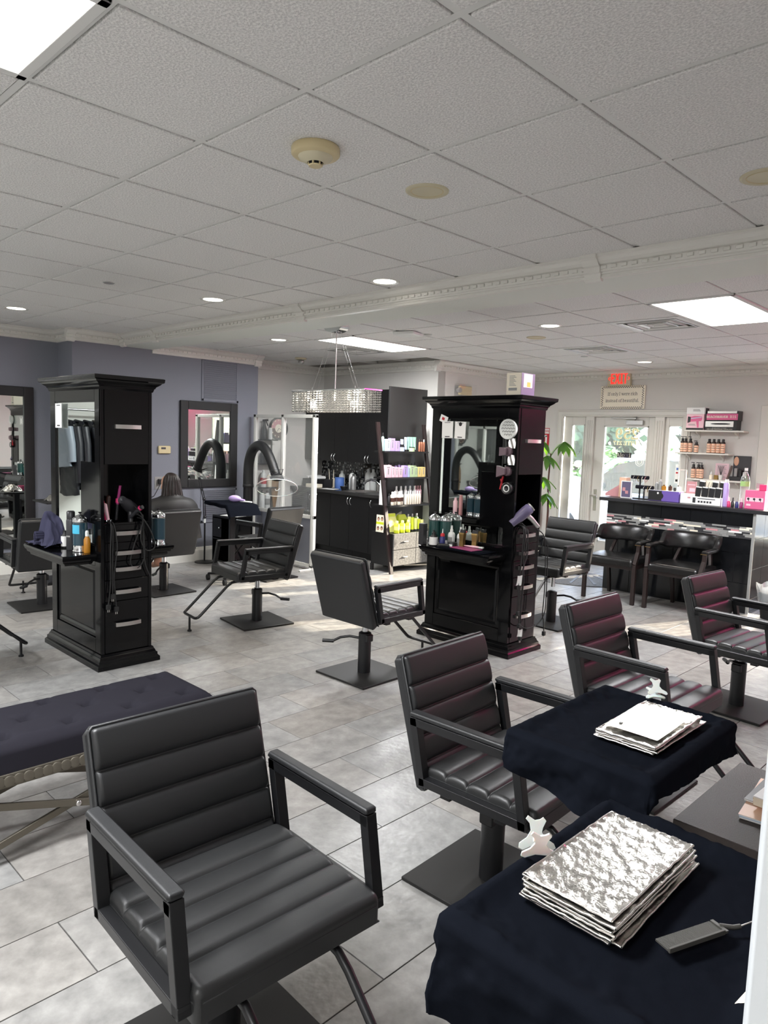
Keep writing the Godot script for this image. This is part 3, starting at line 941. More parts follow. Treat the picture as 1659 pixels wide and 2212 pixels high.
# ---------------------------------------------------------------- entrance, wall shelves, window
func build_entrance() -> void:
	var z := -9.3
	# casing round the whole unit
	var b := MB.new()
	for e in [[-5.62, -5.52], [-3.80, -3.70]]:
		b.bx(e[0], e[1], 0, 2.12, z, z + 0.022, 0.004)
		b.bx(e[0] + 0.02, e[1] - 0.02, 0, 2.10, z, z + 0.034, 0.006)
	b.bx(-5.625, -3.695, 2.03, 2.122, z, z + 0.0235, 0.004)
	b.bx(-5.602, -3.718, 2.05, 2.102, z, z + 0.0355, 0.006)
	# mullions beside the door leaf, fluted
	for x in [-5.105, -4.105]:
		b.bx(x - 0.065, x + 0.065, 0, 2.04, z - 0.12, z + 0.015, 0.006)
		for k in 3:
			b.bx(x - 0.038 + k * 0.03, x - 0.022 + k * 0.03, 0.05, 1.98, z + 0.012, z + 0.024, 0.004)
	b.bx(-5.54, -3.78, 2.03, 2.07, z - 0.12, z + 0.01)
	struct(b, "trim_6", MT.door_white)
	# sidelights
	for k in 2:
		var g: Array = [[-5.52, -5.17, -5.395, -5.195], [-4.04, -3.80, -3.988, -3.812]][k]
		var w := Node3D.new()
		w.name = "window_%d" % (k + 1)
		w.set_meta("kind", "structure")
		add_child(w)
		b = MB.new()
		b.bx(g[0], g[2], 0.0, 2.03, z - 0.09, z - 0.02, 0.004)
		b.bx(g[3], g[1], 0.0, 2.03, z - 0.09, z - 0.02, 0.004)
		b.bx(g[2], g[3], 1.92, 2.03, z - 0.09, z - 0.02)
		b.bx(g[2], g[3], 0.0, 0.34, z - 0.09, z - 0.02)
		part(b, "frame", MT.door_white, w)
		b = MB.new()
		for e in [[g[2], g[2] + 0.012, 0.34, 1.92], [g[3] - 0.012, g[3], 0.34, 1.92], [g[2], g[3], 1.908, 1.92], [g[2], g[3], 0.34, 0.352]]:
			b.bx(e[0], e[1], e[2], e[3], z - 0.04, z - 0.012)
		part(b, "glazing_bead", MT.trim_white, w)
		b = MB.new()
		b.bx(g[2], g[3], 0.34, 1.92, z - 0.058, z - 0.052)
		part(b, "pane", MT.clear_glass, w)
	# the door leaf
	var d := Node3D.new()
	d.name = "door_1"
	d.set_meta("kind", "structure")
	add_child(d)
	b = MB.new()
	b.bx(-5.04, -4.90, 0.01, 2.03, z - 0.075, z - 0.03, 0.003)
	b.bx(-4.265, -4.17, 0.01, 2.03, z - 0.075, z - 0.03, 0.003)
	b.bx(-4.90, -4.265, 1.90, 2.03, z - 0.075, z - 0.03)
	b.bx(-4.90, -4.265, 0.01, 0.30, z - 0.075, z - 0.03)
	part(b, "leaf", MT.door_white, d)
	b = MB.new()
	for e in [[-4.905, -4.885, 0.29, 1.91], [-4.28, -4.26, 0.29, 1.91], [-4.905, -4.26, 1.89, 1.91], [-4.905, -4.26, 0.29, 0.31]]:
		b.bx(e[0], e[1], e[2], e[3], z - 0.055, z - 0.022, 0.003)
	part(b, "glazing_bead", MT.trim_white, d)
	b = MB.new()
	b.bx(-4.89, -4.27, 0.30, 1.90, z - 0.056, z - 0.05)
	part(b, "pane", MT.clear_glass, d)
	lettering("259", 0.145, MT.vinyl_cream, d, Vector3(-4.575, 1.80, z - 0.048), Vector3(0, PI, 0), "street_number", "Droid Serif", 0.001, 800)
	lettering("SUITE 217", 0.055, MT.vinyl_cream, d, Vector3(-4.575, 1.675, z - 0.048), Vector3(0, PI, 0), "suite_lettering", "Droid Serif", 0.001, 700)
	b = MB.new()
	b.bx(-4.695, -4.49, 1.478, 1.548, z - 0.05, z - 0.046)
	var st := part(b, "brand_sticker", MT.ink, d, "dark sticker with white letters")
	lettering("Alo", 0.052, MT.vinyl_white, st, Vector3(-4.648, 1.512, z - 0.0455), Vector3.ZERO, "sticker_letters", "Droid Serif")
	lettering("xx", 0.052, MT.purple_grey, st, Vector3(-4.572, 1.512, z - 0.0455), Vector3.ZERO, "sticker_letters", "Droid Serif")
	lettering("i", 0.052, MT.vinyl_white, st, Vector3(-4.514, 1.512, z - 0.0455), Vector3.ZERO, "sticker_letters", "Droid Serif")
	b = MB.new()
	for r in [0.055, 0.03]:
		var ring: Array = []
		for k in 25: ring.append(Vector3(-4.37 + cos(TAU * k / 24) * r, 1.43 + sin(TAU * k / 24) * r, z - 0.046))
		b.tube(ring, 0.002, 5, -1.0, false)
	part(b, "round_decal", MT.vinyl_white, d)
	b = MB.new()
	b.bx(-5.0, -4.955, 0.72, 1.02, z - 0.03, z - 0.024, 0.002)
	b.cyl(Vector3(-4.978, 0.93, z - 0.03), Vector3(-4.978, 0.93, z + 0.03), 0.012)
	b.bar(Vector3(-5.03, 0.93, z + 0.026), Vector3(-4.92, 0.925, z + 0.03), 0.014, 0.018, 0.004)
	part(b, "door_handle", MT.brushed_steel, d)
	b = MB.new()
	b.bx(-4.57, -4.33, 1.925, 1.985, z - 0.03, z + 0.02, 0.006)
	part(b, "door_closer", MT.silver, d)
	b = MB.new()
	b.bar(Vector3(-4.45, 1.99, z - 0.005), Vector3(-4.42, 2.04, z + 0.015), 0.02, 0.01)
	b.bar(Vector3(-4.42, 2.005, z + 0.03), Vector3(-4.78, 2.015, z + 0.02), 0.02, 0.012)
	part(b, "closer_arm", MT.silver, d)
	# certificate stickers on the right sidelight
	var cs := thing("window_sticker", "narrow card of blue and red payment stickers on the sidelight beside the door", "sticker", Vector3(-3.845, 1.30, z - 0.05))
	b = MB.new(); b.bx(-0.032, 0.032, -0.12, 0.12, 0, 0.001); part(b, "card", MT.paper, cs)
	b = MB.new(); b.bx(-0.02, 0.02, 0.05, 0.08, 0.001, 0.002); part(b, "blue_mark", MT.blue, cs)
	b = MB.new(); b.bx(-0.024, 0.024, 0.005, 0.025, 0.001, 0.002); part(b, "red_mark", MT.red, cs)
	b = MB.new(); b.bx(-0.024, 0.01, -0.1, -0.07, 0.001, 0.002); part(b, "black_mark", MT.ink, cs)
	# exit sign
	var ex := thing("exit_sign", "beige exit sign with glowing red letters above the entrance door", "exit sign", Vector3(-4.69, 2.54, z))
	b = MB.new()
	b.bx(-0.165, 0.165, -0.10, 0.10, 0.005, 0.06, 0.008)
	b.bx(-0.10, 0.10, 0.10, 0.14, 0.005, 0.05, 0.004)
	part(b, "case", MT.beige_plastic, ex)
	lettering("EXIT", 0.138, MT.exit_red, ex, Vector3(0, 0, 0.061), Vector3.ZERO, "sign_letters", "Droid Sans", 0.002, 700).scale = Vector3(0.6, 1.05, 1.0)
	for s in [-1.0, 1.0]:
		b = MB.new()
		b.bar(Vector3(s * 0.152, 0, 0.061), Vector3(s * 0.13, 0.022, 0.061), 0.003, 0.009, 0.0, Vector3(0, 0, 1))
		b.bar(Vector3(s * 0.152, 0, 0.061), Vector3(s * 0.13, -0.022, 0.061), 0.003, 0.009, 0.0, Vector3(0, 0, 1))
		part(b, "sign_arrow", MT.exit_red, ex)
	# framed quotation
	var q := thing("quote_sign", "cream wall plaque with a chequered border and handwritten quotation above the door", "sign", Vector3(-4.645, 2.292, z))
	b = MB.new()
	b.bx(-0.32, 0.32, -0.155, 0.155, 0.002, 0.02, 0.004)
	part(b, "board", MT.cream, q)
	b = MB.new()
	for i in 40:
		for r in 2:
			if (i + r) % 2 == 0:
				for s in [-1.0, 1.0]:
					b.bx(-0.296 + i * 0.0148, -0.2835 + i * 0.0148, s * 0.138 - 0.0135 + r * 0.0135, s * 0.138 - 0.002 + r * 0.0135, 0.02, 0.0208)
	for j in 17:
		for r in 2:
			if (j + r) % 2 == 0:
				for s in [-1.0, 1.0]:
					b.bx(s * 0.29 - 0.0135 + r * 0.0135, s * 0.29 - 0.002 + r * 0.0135, -0.122 + j * 0.0148, -0.1095 + j * 0.0148, 0.02, 0.0208)
	part(b, "border_print", MT.ink, q)
	lettering("If only I were rich", 0.042, MT.charcoal, q, Vector3(0, 0.045, 0.0205), Vector3.ZERO, "quotation", "Droid Serif").scale.x = 0.85
	lettering("instead of beautiful.", 0.042, MT.charcoal, q, Vector3(0, -0.045, 0.0205), Vector3.ZERO, "quotation", "Droid Serif").scale.x = 0.85
	# wall shelves
	var shelves := [[-3.70, -3.0, 1.865, "white wall shelf holding the appliance boxes"], [-3.80, -3.15, 1.585, "white wall shelf holding rows of black-capped peach bottles"], [-3.64, -2.95, 1.265, "white wall shelf holding pump bottles and small testers"]]
	for s in shelves:
		var o := thing("wall_shelf", s[3], "shelf", Vector3((s[0] + s[1]) / 2, s[2], z), 0.0, "white wall shelves by the entrance")
		var w: float = (s[1] - s[0]) / 2
		b = MB.new()
		b.bx(-w, w, -0.02, 0.0, 0.0, 0.2, 0.004)
		part(b, "board", MT.trim_white, o)
		for e in [-1.0, 1.0]:
			b = MB.new()
			b.x = Transform3D(Basis(Vector3(0, 0, 1), Vector3.UP, Vector3(1, 0, 0)), Vector3(e * (w - 0.12), -0.02, 0))
			b.prism(PackedVector2Array([Vector2(0, 0), Vector2(0.13, 0), Vector2(0.12, -0.015), Vector2(0.04, -0.04), Vector2(0.015, -0.075), Vector2(0, -0.08)]), -0.009, 0.009)
			part(b, "bracket", MT.trim_white, o)
	dryer_box(Vector3(-3.58, 1.865, z + 0.11))
	curler_box(Vector3(-3.28, 1.865, z + 0.10))
	for k in 3:
		peach_bottle(Vector3(-3.755 + 0.05 * k, 1.585, z + 0.09 + 0.025 * (k % 2)), true, "amber pump bottle with peach label on the middle wall shelf", "pump bottles on the middle shelf")
	peach_bottle(Vector3(-3.575, 1.585, z + 0.1), true, "single short amber dropper bottle standing alone on the middle wall shelf", "", 0.75)
	for k in 4:
		peach_bottle(Vector3(-3.42 + 0.055 * k, 1.585, z + 0.1), false, "black-capped bottle with peach label in the row of four on the wall shelf", "row of four black-capped bottles")
	for k in 3:
		peach_bottle(Vector3(-3.585 + 0.05 * k, 1.265, z + 0.11 - 0.03 * (k % 2)), true, "amber pump bottle with peach label on the lowest wall shelf", "pump bottles on the lowest shelf")
	var o2 := thing("dropper_bottle", "tiny white dropper bottle on the lowest wall shelf", "bottle", Vector3(-3.36, 1.265, z + 0.12))
	b = MB.new(); b.lathe([[0, 0], [0.022, 0], [0.022, 0.05], [0.01, 0.058], [0.01, 0.065]], 12); part(b, "body", MT.cream, o2)
	b = MB.new(); b.lathe([[0.013, 0.062], [0.013, 0.078], [0.007, 0.085], [0.006, 0.1], [0, 0.102]], 10); part(b, "dropper", MT.white_plastic, o2)
	o2 = thing("reed_diffuser", "little jar with thin reeds beside the acrylic price frame", "diffuser", Vector3(-3.25, 1.265, z + 0.11))
	b = MB.new(); b.lathe([[0, 0], [0.02, 0], [0.026, 0.05], [0.026, 0.06], [0, 0.06]], 12); part(b, "jar", MT.white_plastic, o2)
	for k in 4:
		b = MB.new(); b.cyl(Vector3(0, 0.05, 0), Vector3(-0.03 + 0.02 * k, 0.17, 0.01), 0.003, -1.0, 5); part(b, "reed", MT.charcoal, o2)
	o2 = thing("wooden_block", "small tan wooden block on the lowest wall shelf", "block", Vector3(-3.305, 1.265, z + 0.10))
	b = MB.new(); b.bx(-0.025, 0.025, 0, 0.055, -0.02, 0.02, 0.002); part(b, "block", MT.gold, o2)
	o2 = thing("acrylic_sign", "clear acrylic price list frame on the lowest wall shelf", "sign holder", Vector3(-3.26, 1.265, z + 0.05))
	b = MB.new(); b.bx(-0.08, 0.08, 0, 0.2, 0, 0.004); part(b, "sheet", MT.pale_pink, o2)
	b = MB.new()
	for k in 10: b.bx(-0.06, 0.05 - 0.01 * (k % 3), 0.03 + k * 0.016, 0.035 + k * 0.016, 0.004, 0.005)
	part(b, "print", MT.grey, o2)
	b = MB.new(); b.bx(-0.085, 0.085, 0, 0.205, 0.006, 0.009); part(b, "cover", MT.clear_plastic, o2)
	o2 = thing("serum_display", "dark cosmetics display with a face photograph at the end of the lowest shelf", "display", Vector3(-3.04, 1.265, z + 0.08))
	b = MB.new(); b.bx(-0.1, 0.1, 0.0, 0.3, -0.06, -0.04, 0.003); part(b, "backing", MT.charcoal, o2)
	b = MB.new(); b.bx(-0.1, 0.1, 0.0, 0.05, -0.04, 0.06, 0.003); part(b, "base", MT.ink, o2)
	b = MB.new(); b.sph(Vector3(-0.065, 0.235, -0.04), Vector3(0.03, 0.055, 0.003), 12, 8); part(b, "face_print", MT.skin, o2)
	for k in 3:
		b = MB.new(); b.bx(-0.06 + 0.05 * k, -0.025 + 0.05 * k, 0.05, 0.15 - 0.02 * k, -0.01, 0.03, 0.003); part(b, "carton", [MT.grey, MT.ink, MT.silver][k], o2)
	o2 = thing("tail_comb", "dark wooden comb leaning at the end of the lowest wall shelf", "comb", Vector3(-3.155, 1.265, z + 0.1), 0.2)
	b = MB.new(); b.bar(Vector3(-0.025, 0.005, 0), Vector3(0.02, 0.18, -0.02), 0.012, 0.02, 0.002, Vector3(1, 0, 0)); part(b, "spine", MT.brown, o2)
	# blinded shop windows beyond the shelves
	for n in 1:
		var wx0 := -2.78
		var wx1 := -1.13
		var w := Node3D.new()
		w.name = "window_3"
		w.set_meta("kind", "structure")
		add_child(w)
		b = MB.new()
		b.bx(wx0 - 0.1, wx0 + 0.04, 0.5, 2.16, z, z + 0.03, 0.006)
		b.bx(wx1 - 0.04, wx1 + 0.04, 0.5, 2.16, z, z + 0.03, 0.006)
		b.bx(wx0 - 0.1, wx1 + 0.04, 2.06, 2.17, z, z + 0.032, 0.006)
		b.bx(wx0 - 0.12, wx1 + 0.05, 0.5, 0.56, z, z + 0.06, 0.006)
		part(b, "casing", MT.door_white, w)
		b = MB.new()
		for e in [[wx0, wx0 + 0.06, 0.55, 2.1], [wx1 - 0.06, wx1, 0.55, 2.1], [wx0, wx1, 0.55, 0.6], [wx0, wx1, 2.05, 2.1]]:
			b.bx(e[0], e[1], e[2], e[3], z - 0.1, z - 0.04)
		part(b, "sash", MT.trim_white, w)
		b = MB.new(); b.bx(wx0 + 0.06, wx1 - 0.06, 0.6, 2.05, z - 0.075, z - 0.07); part(b, "pane", MT.clear_glass, w)
		for k in 18:
			b = MB.new()
			b.x = Transform3D(Basis(Vector3.UP, 1.1), Vector3(wx0 + 0.08 + k * 0.087, 0, z + 0.01))
			b.bx(-0.044, 0.044, 0.58, 2.04, -0.0008, 0.0008)
			part(b, "blind_slat", MT.vinyl_cream, w)
	# plant and extinguisher
	build_plant()
	var fe := thing("fire_extinguisher", "red fire extinguisher hung beside the entrance", "fire extinguisher", Vector3(-5.86, 0.40, z + 0.1))
	b = MB.new(); b.lathe([[0, 0], [0.06, 0], [0.068, 0.012], [0.068, 0.33], [0.06, 0.37], [0.03, 0.40], [0.022, 0.41]], 24); part(b, "cylinder", MT.red, fe)
	b = MB.new(); b.lathe([[0.0685, 0.20], [0.0685, 0.30]], 24); part(b, "white_label", MT.paper, fe)
	b = MB.new(); b.lathe([[0.0685, 0.10], [0.0685, 0.14]], 24); part(b, "white_label", MT.paper, fe)
	b = MB.new()
	b.cyl(Vector3(0, 0.40, 0), Vector3(0, 0.45, 0), 0.02)
	b.bar(Vector3(0, 0.45, 0), Vector3(0.1, 0.47, 0.02), 0.02, 0.01, 0.002)
	b.bar(Vector3(0, 0.43, 0), Vector3(0.09, 0.425, 0.02), 0.02, 0.008, 0.002)
	part(b, "valve_lever", MT.brushed_steel, fe)
	b = MB.new()
	b.tube([Vector3(0, 0.43, 0.02), Vector3(-0.06, 0.44, 0.03), Vector3(-0.085, 0.38, 0.03), Vector3(-0.08, 0.2, 0.02), Vector3(-0.078, 0.06, 0.02)], 0.01, 8)
	part(b, "hose", MT.rubber, fe)
	var fs := thing("fire_sign", "small white and red fire extinguisher sign on the wall behind the plant", "sign", Vector3(-5.80, 1.73, z + 0.002))
	b = MB.new(); b.bx(-0.05, 0.05, -0.13, 0.13, 0, 0.004, 0.001); part(b, "plate", MT.red, fs)
	b = MB.new(); b.bx(-0.044, 0.044, 0.05, 0.12, 0.004, 0.0045); part(b, "white_field", MT.paper, fs)
	lettering("FIRE", 0.032, MT.red, fs, Vector3(0, 0.085, 0.005), Vector3.ZERO, "sign_letters", "Droid Sans", 0.0006, 700)
	b = MB.new(); b.bx(-0.014, 0.014, -0.09, 0.02, 0.004, 0.0048, 0.0); b.bx(-0.03, 0.01, 0.0, 0.03, 0.004, 0.0048); part(b, "pictogram", MT.paper, fs)
	# oval mat
	var mat := thing("entrance_mat", "grey half-round ribbed mat on the tiles before the door", "mat", Vector3(-4.55, 0, -8.35))
	b = MB.new()
	var pl := PackedVector2Array()
	for k in 33: pl.append(Vector2(-cos(PI * k / 32) * 0.9, sin(PI * k / 32) * 0.95 - 0.0))
	b.x = Transform3D(Basis(Vector3(1, 0, 0), Vector3(0, 0, 1), Vector3(0, 1, 0)), Vector3.ZERO)
	b.prism(pl, 0.0, 0.008)
	part(b, "mat_body", MT.ash_grey, mat)
	b = MB.new()
	for k in 9:
		var a := PI * (k + 0.5) / 9
		b.bar(Vector3(cos(a) * 0.25, 0.009, sin(a) * 0.25), Vector3(cos(a) * 0.8, 0.009, sin(a) * 0.85), 0.03, 0.004)
	part(b, "raised_rib", MT.charcoal, mat)

func dryer_box(at: Vector3) -> void:
	var o := thing("hair_dryer_box", "white carton printed with a pink hair dryer on the top wall shelf", "box", at)
	var b := MB.new(); b.bx(-0.105, 0.105, 0, 0.195, -0.09, 0.08, 0.002); part(b, "carton", MT.pale_pink, o)
	b = MB.new(); b.bx(-0.11, 0.11, 0.195, 0.275, -0.09, 0.085, 0.002); part(b, "lid", MT.paper, o)
	b = MB.new(); b.bx(-0.105, 0.105, 0.0, 0.025, 0.08, 0.081); part(b, "dark_band", MT.ink, o)
	b = MB.new()
	b.prism(PackedVector2Array([Vector2(-0.055, 0.1), Vector2(0.075, 0.11), Vector2(0.085, 0.135), Vector2(0.08, 0.165), Vector2(-0.01, 0.172), Vector2(-0.055, 0.16)]), 0.0805, 0.082)
	b.prism(PackedVector2Array([Vector2(0.015, 0.105), Vector2(0.045, 0.108), Vector2(0.048, 0.03), Vector2(0.03, 0.03)]), 0.0805, 0.0825)
	part(b, "dryer_print", MT.pink, o)
	b = MB.new(); b.prism(PackedVector2Array([Vector2(-0.05, 0.135), Vector2(0.078, 0.15), Vector2(0.076, 0.158), Vector2(-0.05, 0.146)]), 0.0825, 0.083); part(b, "stripe_print", MT.pale_blue, o)
	b = MB.new(); b.prism(PackedVector2Array([Vector2(-0.092, 0.085), Vector2(-0.075, 0.09), Vector2(-0.055, 0.1), Vector2(-0.055, 0.16), Vector2(-0.09, 0.165)]), 0.0805, 0.0825); part(b, "nozzle_print", MT.ink, o)
	b = MB.new(); b.bx(0.11, 0.112, 0.2, 0.27, -0.05, 0.05); part(b, "side_logo", MT.charcoal, o)
	b = MB.new(); b.bx(-0.03, 0.06, 0.23, 0.238, 0.085, 0.086); b.bx(-0.03, 0.05, 0.243, 0.25, 0.085, 0.086); b.bx(-0.08, 0.01, 0.055, 0.061, 0.0805, 0.0815); b.bx(-0.08, 0.0, 0.066, 0.072, 0.0805, 0.0815); part(b, "small_print", MT.grey, o)

func curler_box(at: Vector3) -> void:
	var o := thing("curling_iron_box", "two stacked black and mauve curling iron boxes with white brand lettering", "box", at)
	var b := MB.new(); b.bx(-0.20, 0.19, 0, 0.12, -0.07, 0.07, 0.002); part(b, "lower_carton", MT.ink, o)
	b = MB.new(); b.bx(-0.17, 0.20, 0.12, 0.235, -0.07, 0.075, 0.002); part(b, "upper_carton", MT.ink, o)
	b = MB.new(); b.bx(-0.168, 0.195, 0.125, 0.20, 0.075, 0.0765); part(b, "mauve_panel", MT.pink, o)
	lettering("BEACHWAVER", 0.0275, MT.vinyl_white, o, Vector3(-0.045, 0.162, 0.077), Vector3.ZERO, "brand_lettering", "Droid Sans", 0.001, 600)
	lettering("B1S", 0.03, MT.vinyl_white, o, Vector3(0.14, 0.163, 0.077), Vector3.ZERO, "brand_lettering", "Droid Serif")
	lettering("BLACK GOLD CERAMIC", 0.012, MT.grey, o, Vector3(-0.01, 0.028, 0.071), Vector3.ZERO, "small_lettering")
	lettering("STAR-FORM PROFESSIONAL CURLING IRON", 0.011, MT.vinyl_white, o, Vector3(-0.01, 0.014, 0.071), Vector3.ZERO, "small_lettering")
	b = MB.new(); b.bx(-0.18, 0.15, 0.04, 0.11, 0.07, 0.074, 0.002); part(b, "blister_window", MT.foil, o)
	b = MB.new(); b.x = Transform3D(Basis(Vector3(0, 0, 1), PI / 2), Vector3(0.05, 0.078, 0.072)); b.sph(Vector3(0, 0.05, 0), Vector3(0.012, 0.14, 0.004), 10, 8); part(b, "iron_print", MT.ink, o)
	b = MB.new(); b.bx(-0.16, 0.18, 0.205, 0.232, 0.075, 0.078); part(b, "upper_window", MT.foil, o)

func peach_bottle(at: Vector3, pump: bool, label: String, group: String, hs := 1.0) -> void:
	var o := thing("shampoo_bottle", label, "bottle", at, 0.0, group)
	var b := MB.new()
	b.lathe([[0, 0], [0.024, 0], [0.026, 0.003], [0.026, 0.125 * hs], [0.022, 0.138 * hs], [0.012, 0.145 * hs]], 14)
	part(b, "body", MT.dark_brown, o)
	b = MB.new(); b.lathe([[0.0265, 0.008], [0.0265, 0.118 * hs]], 14); part(b, "peach_label", MT.peach, o)
	b = MB.new(); b.lathe([[0.0268, 0.03], [0.0268, 0.035]], 14, Vector3.ZERO, 0.6, 2.4); b.lathe([[0.0268, 0.06], [0.0268, 0.066]], 14, Vector3.ZERO, 0.5, 2.5); b.lathe([[0.0268, 0.085 * hs], [0.0268, 0.09 * hs]], 14, Vector3.ZERO, 0.8, 2.2); part(b, "label_print", MT.charcoal, o)
	b = MB.new()
	b.lathe([[0.015, 0.143 * hs], [0.016, 0.17 * hs], [0.013, 0.175 * hs], [0, 0.175 * hs]], 12)
	if pump:
		b.cyl(Vector3(0, 0.17 * hs, 0), Vector3(0, 0.195 * hs, 0), 0.004, -1.0, 6)
		b.bar(Vector3(0.008, 0.195 * hs, 0), Vector3(-0.03, 0.196 * hs, 0.004), 0.01, 0.008, 0.002)
	part(b, "pump" if pump else "cap", MT.ink, o)

func build_plant() -> void:
	var o := thing("money_tree_plant", "tall leafy money tree in a dark pot beside the entrance door", "plant", Vector3(-5.40, 0, -8.80))
	var b := MB.new()
	b.lathe([[0, 0], [0.13, 0], [0.16, 0.28], [0.17, 0.3], [0.155, 0.3], [0.15, 0.27], [0, 0.27]], 22)
	part(b, "pot", MT.charcoal, o)
	b = MB.new()
	b.tube([Vector3(0, 0.25, 0), Vector3(0.01, 0.7, 0.01), Vector3(-0.02, 1.1, 0.0), Vector3(0.01, 1.5, 0.02)], 0.018, 8, 0.01)
	part(b, "stem", MT.brown, o)
	var whorls := [[Vector3(0.2, 1.66, 0.0), Vector3(0.01, 1.5, 0.02)], [Vector3(-0.1, 1.66, 0.08), Vector3(0.01, 1.5, 0.02)], [Vector3(0.03, 1.46, 0.12), Vector3(0.0, 1.4, 0.0)], [Vector3(-0.05, 1.16, 0.08), Vector3(-0.02, 1.1, 0.0)], [Vector3(0.0, 0.93, 0.06), Vector3(-0.0, 0.9, 0.0)]]
	var r := RandomNumberGenerator.new()
	r.seed = 77
	for k in whorls.size():
		var c: Vector3 = whorls[k][0]
		b = MB.new()
		b.tube([whorls[k][1], (whorls[k][1] + c) / 2 + Vector3(0, 0.04, 0), c], 0.006, 6)
		part(b, "leaf_stalk", MT.sage, o)
		for j in 6:
			var a := TAU * j / 6 + r.randf() * 0.5
			var dir := Vector3(cos(a), -0.55 - r.randf() * 0.5, sin(a)).normalized()
			var side := dir.cross(Vector3.UP).normalized()
			var up := side.cross(dir).normalized()
			var ln := 0.19 + r.randf() * 0.09
			b = MB.new()
			b.grid(4, 8, func(u: float, v: float) -> Vector3:
				var wd := 0.042 * sin(PI * pow(v, 0.8)) + 0.0015
				var s := (u - 0.5) * 2.0
				return c + dir * (v * ln) + side * (s * wd) + up * (absf(s) * 0.012 - v * v * 0.05))
			part(b, "leaf", MT.leaf_lit, o)

# ---------------------------------------------------------------- seen through the glass
func build_outside() -> void:
	var b := MB.new()
	b.bx(-60, 40, -0.35, -0.15, -80, -9.45)
	struct(b, "ground", MT.asphalt)
	# hydrangeas behind the parked car
	for k in 5:
		var c: Vector3 = [Vector3(-8.35, -0.15, -16.0), Vector3(-6.75, -0.15, -15.6), Vector3(-5.15, -0.15, -15.7), Vector3(-3.55, -0.15, -15.9), Vector3(-9.95, -0.15, -16.2)][k]
		var o := thing("hydrangea_bush", "%s hydrangea bush with pink and blue heads behind the parked car" % ["wide", "tall rounded", "sunlit", "low spreading", "shaded"][k], "bush", c, 0.0, "hydrangea bushes outside")
		var r := RandomNumberGenerator.new()
		r.seed = 300 + k
		b = MB.new()
		b.tinted = true
		for i in 1500:
			var d := Vector3(r.randfn(), r.randfn(), r.randfn()).normalized()
			var p := Vector3(0, 0.75, 0) + d * Vector3(0.74, 1.1, 0.6) * (0.75 + 0.22 * r.randf())
			if p.y < 0.0: continue
			var t := Vector3(r.randfn(), r.randfn() * 0.4, r.randfn()).normalized()
			var s := t.cross(d).normalized()
			b.col = Color(0.13, 0.30, 0.07).lerp(Color(0.30, 0.50, 0.12), r.randf())
			var nn := (d + Vector3(0, 0.4, 0)).normalized()
			b.tri(p - t * 0.09, p + s * 0.05, p + t * 0.09, nn, nn, nn)
			b.tri(p - t * 0.09, p - s * 0.05, p + t * 0.09, nn, nn, nn)
		part(b, "foliage", MT.foliage, o).set_meta("kind", "stuff")
		for i in 9:
			var a := -0.6 + 3.6 * i / 8.0
			var p := Vector3(cos(a) * 0.6 * (0.6 + 0.4 * r.randf()), 0.9 + r.randf() * 0.75, 0.45 + r.randf() * 0.25)
			b = MB.new()
			b.sph(p, Vector3(0.1, 0.085, 0.1), 10, 7)
			part(b, "flower_head", [MT.pale_pink, MT.peach, MT.pale_blue][i % 3], o)
	# dark trees behind
	for k in 7:
		var c := Vector3(-19.0 + 3.7 * k, -0.15, -21.0 - (k % 2) * 2.4)
		var o := thing("shade_tree", "dark tree standing behind the hydrangeas, %s of the row" % ["leftmost", "second", "third", "fourth", "fifth", "sixth", "last"][k], "tree", c, 0.0, "trees outside")
		var r := RandomNumberGenerator.new()
		r.seed = 500 + k
		b = MB.new()
		b.cyl(Vector3(0, 0, 0), Vector3(0.1, 2.6, 0), 0.16, 0.08, 8)
		part(b, "trunk", MT.brown, o)
		b = MB.new()
		b.tinted = true
		for i in 1500:
			var d := Vector3(r.randfn(), r.randfn(), r.randfn()).normalized()
			var p := Vector3(0, 2.1, 0) + d * Vector3(1.82, 1.9, 1.15) * (0.5 + 0.5 * r.randf())
			if p.y < 0.2: continue
			var t := Vector3(r.randfn(), r.randfn(), r.randfn()).normalized()
			var s := t.cross(d).normalized()
			b.col = Color(0.03, 0.06, 0.03).lerp(Color(0.10, 0.17, 0.07), r.randf())
			b.tri(p - t * 0.2, p + s * 0.12, p + t * 0.2, d, d, d)
			b.tri(p - t * 0.2, p - s * 0.12, p + t * 0.2, d, d, d)
		part(b, "crown", MT.foliage, o).set_meta("kind", "stuff")
	car("parked_car", "white parked car with green-tinted windows outside the door", Vector3(-5.35, -0.15, -12.3), 0.0)
	van(Vector3(-10.3, -0.15, -13.9))
	var gc := thing("garden_chair", "white wire garden chair outside the lower door glass", "chair", Vector3(-4.75, -0.15, -10.4), 0.4)
	b = MB.new()
	for k in 7:
		b.tube([Vector3(-0.18 + 0.06 * k, 0.45, -0.2), Vector3(-0.19 + 0.063 * k, 0.9 - absf(k - 3) * 0.03, -0.26)], 0.008, 6)
	for y in [0.55, 0.7, 0.86]: b.tube([Vector3(-0.2, y, -0.22), Vector3(0.2, y, -0.22)], 0.008, 6)
	part(b, "back", MT.white_gloss, gc)
	b = MB.new(); b.bx(-0.21, 0.21, 0.43, 0.46, -0.22, 0.2, 0.01); part(b, "seat", MT.white_gloss, gc)
	for sx in [-1.0, 1.0]:
		for sz in [-1.0, 1.0]:
			b = MB.new(); b.tube([Vector3(sx * 0.19, 0.44, sz * 0.18), Vector3(sx * 0.21, 0.0, sz * 0.21)], 0.012, 6); part(b, "leg", MT.white_gloss, gc)

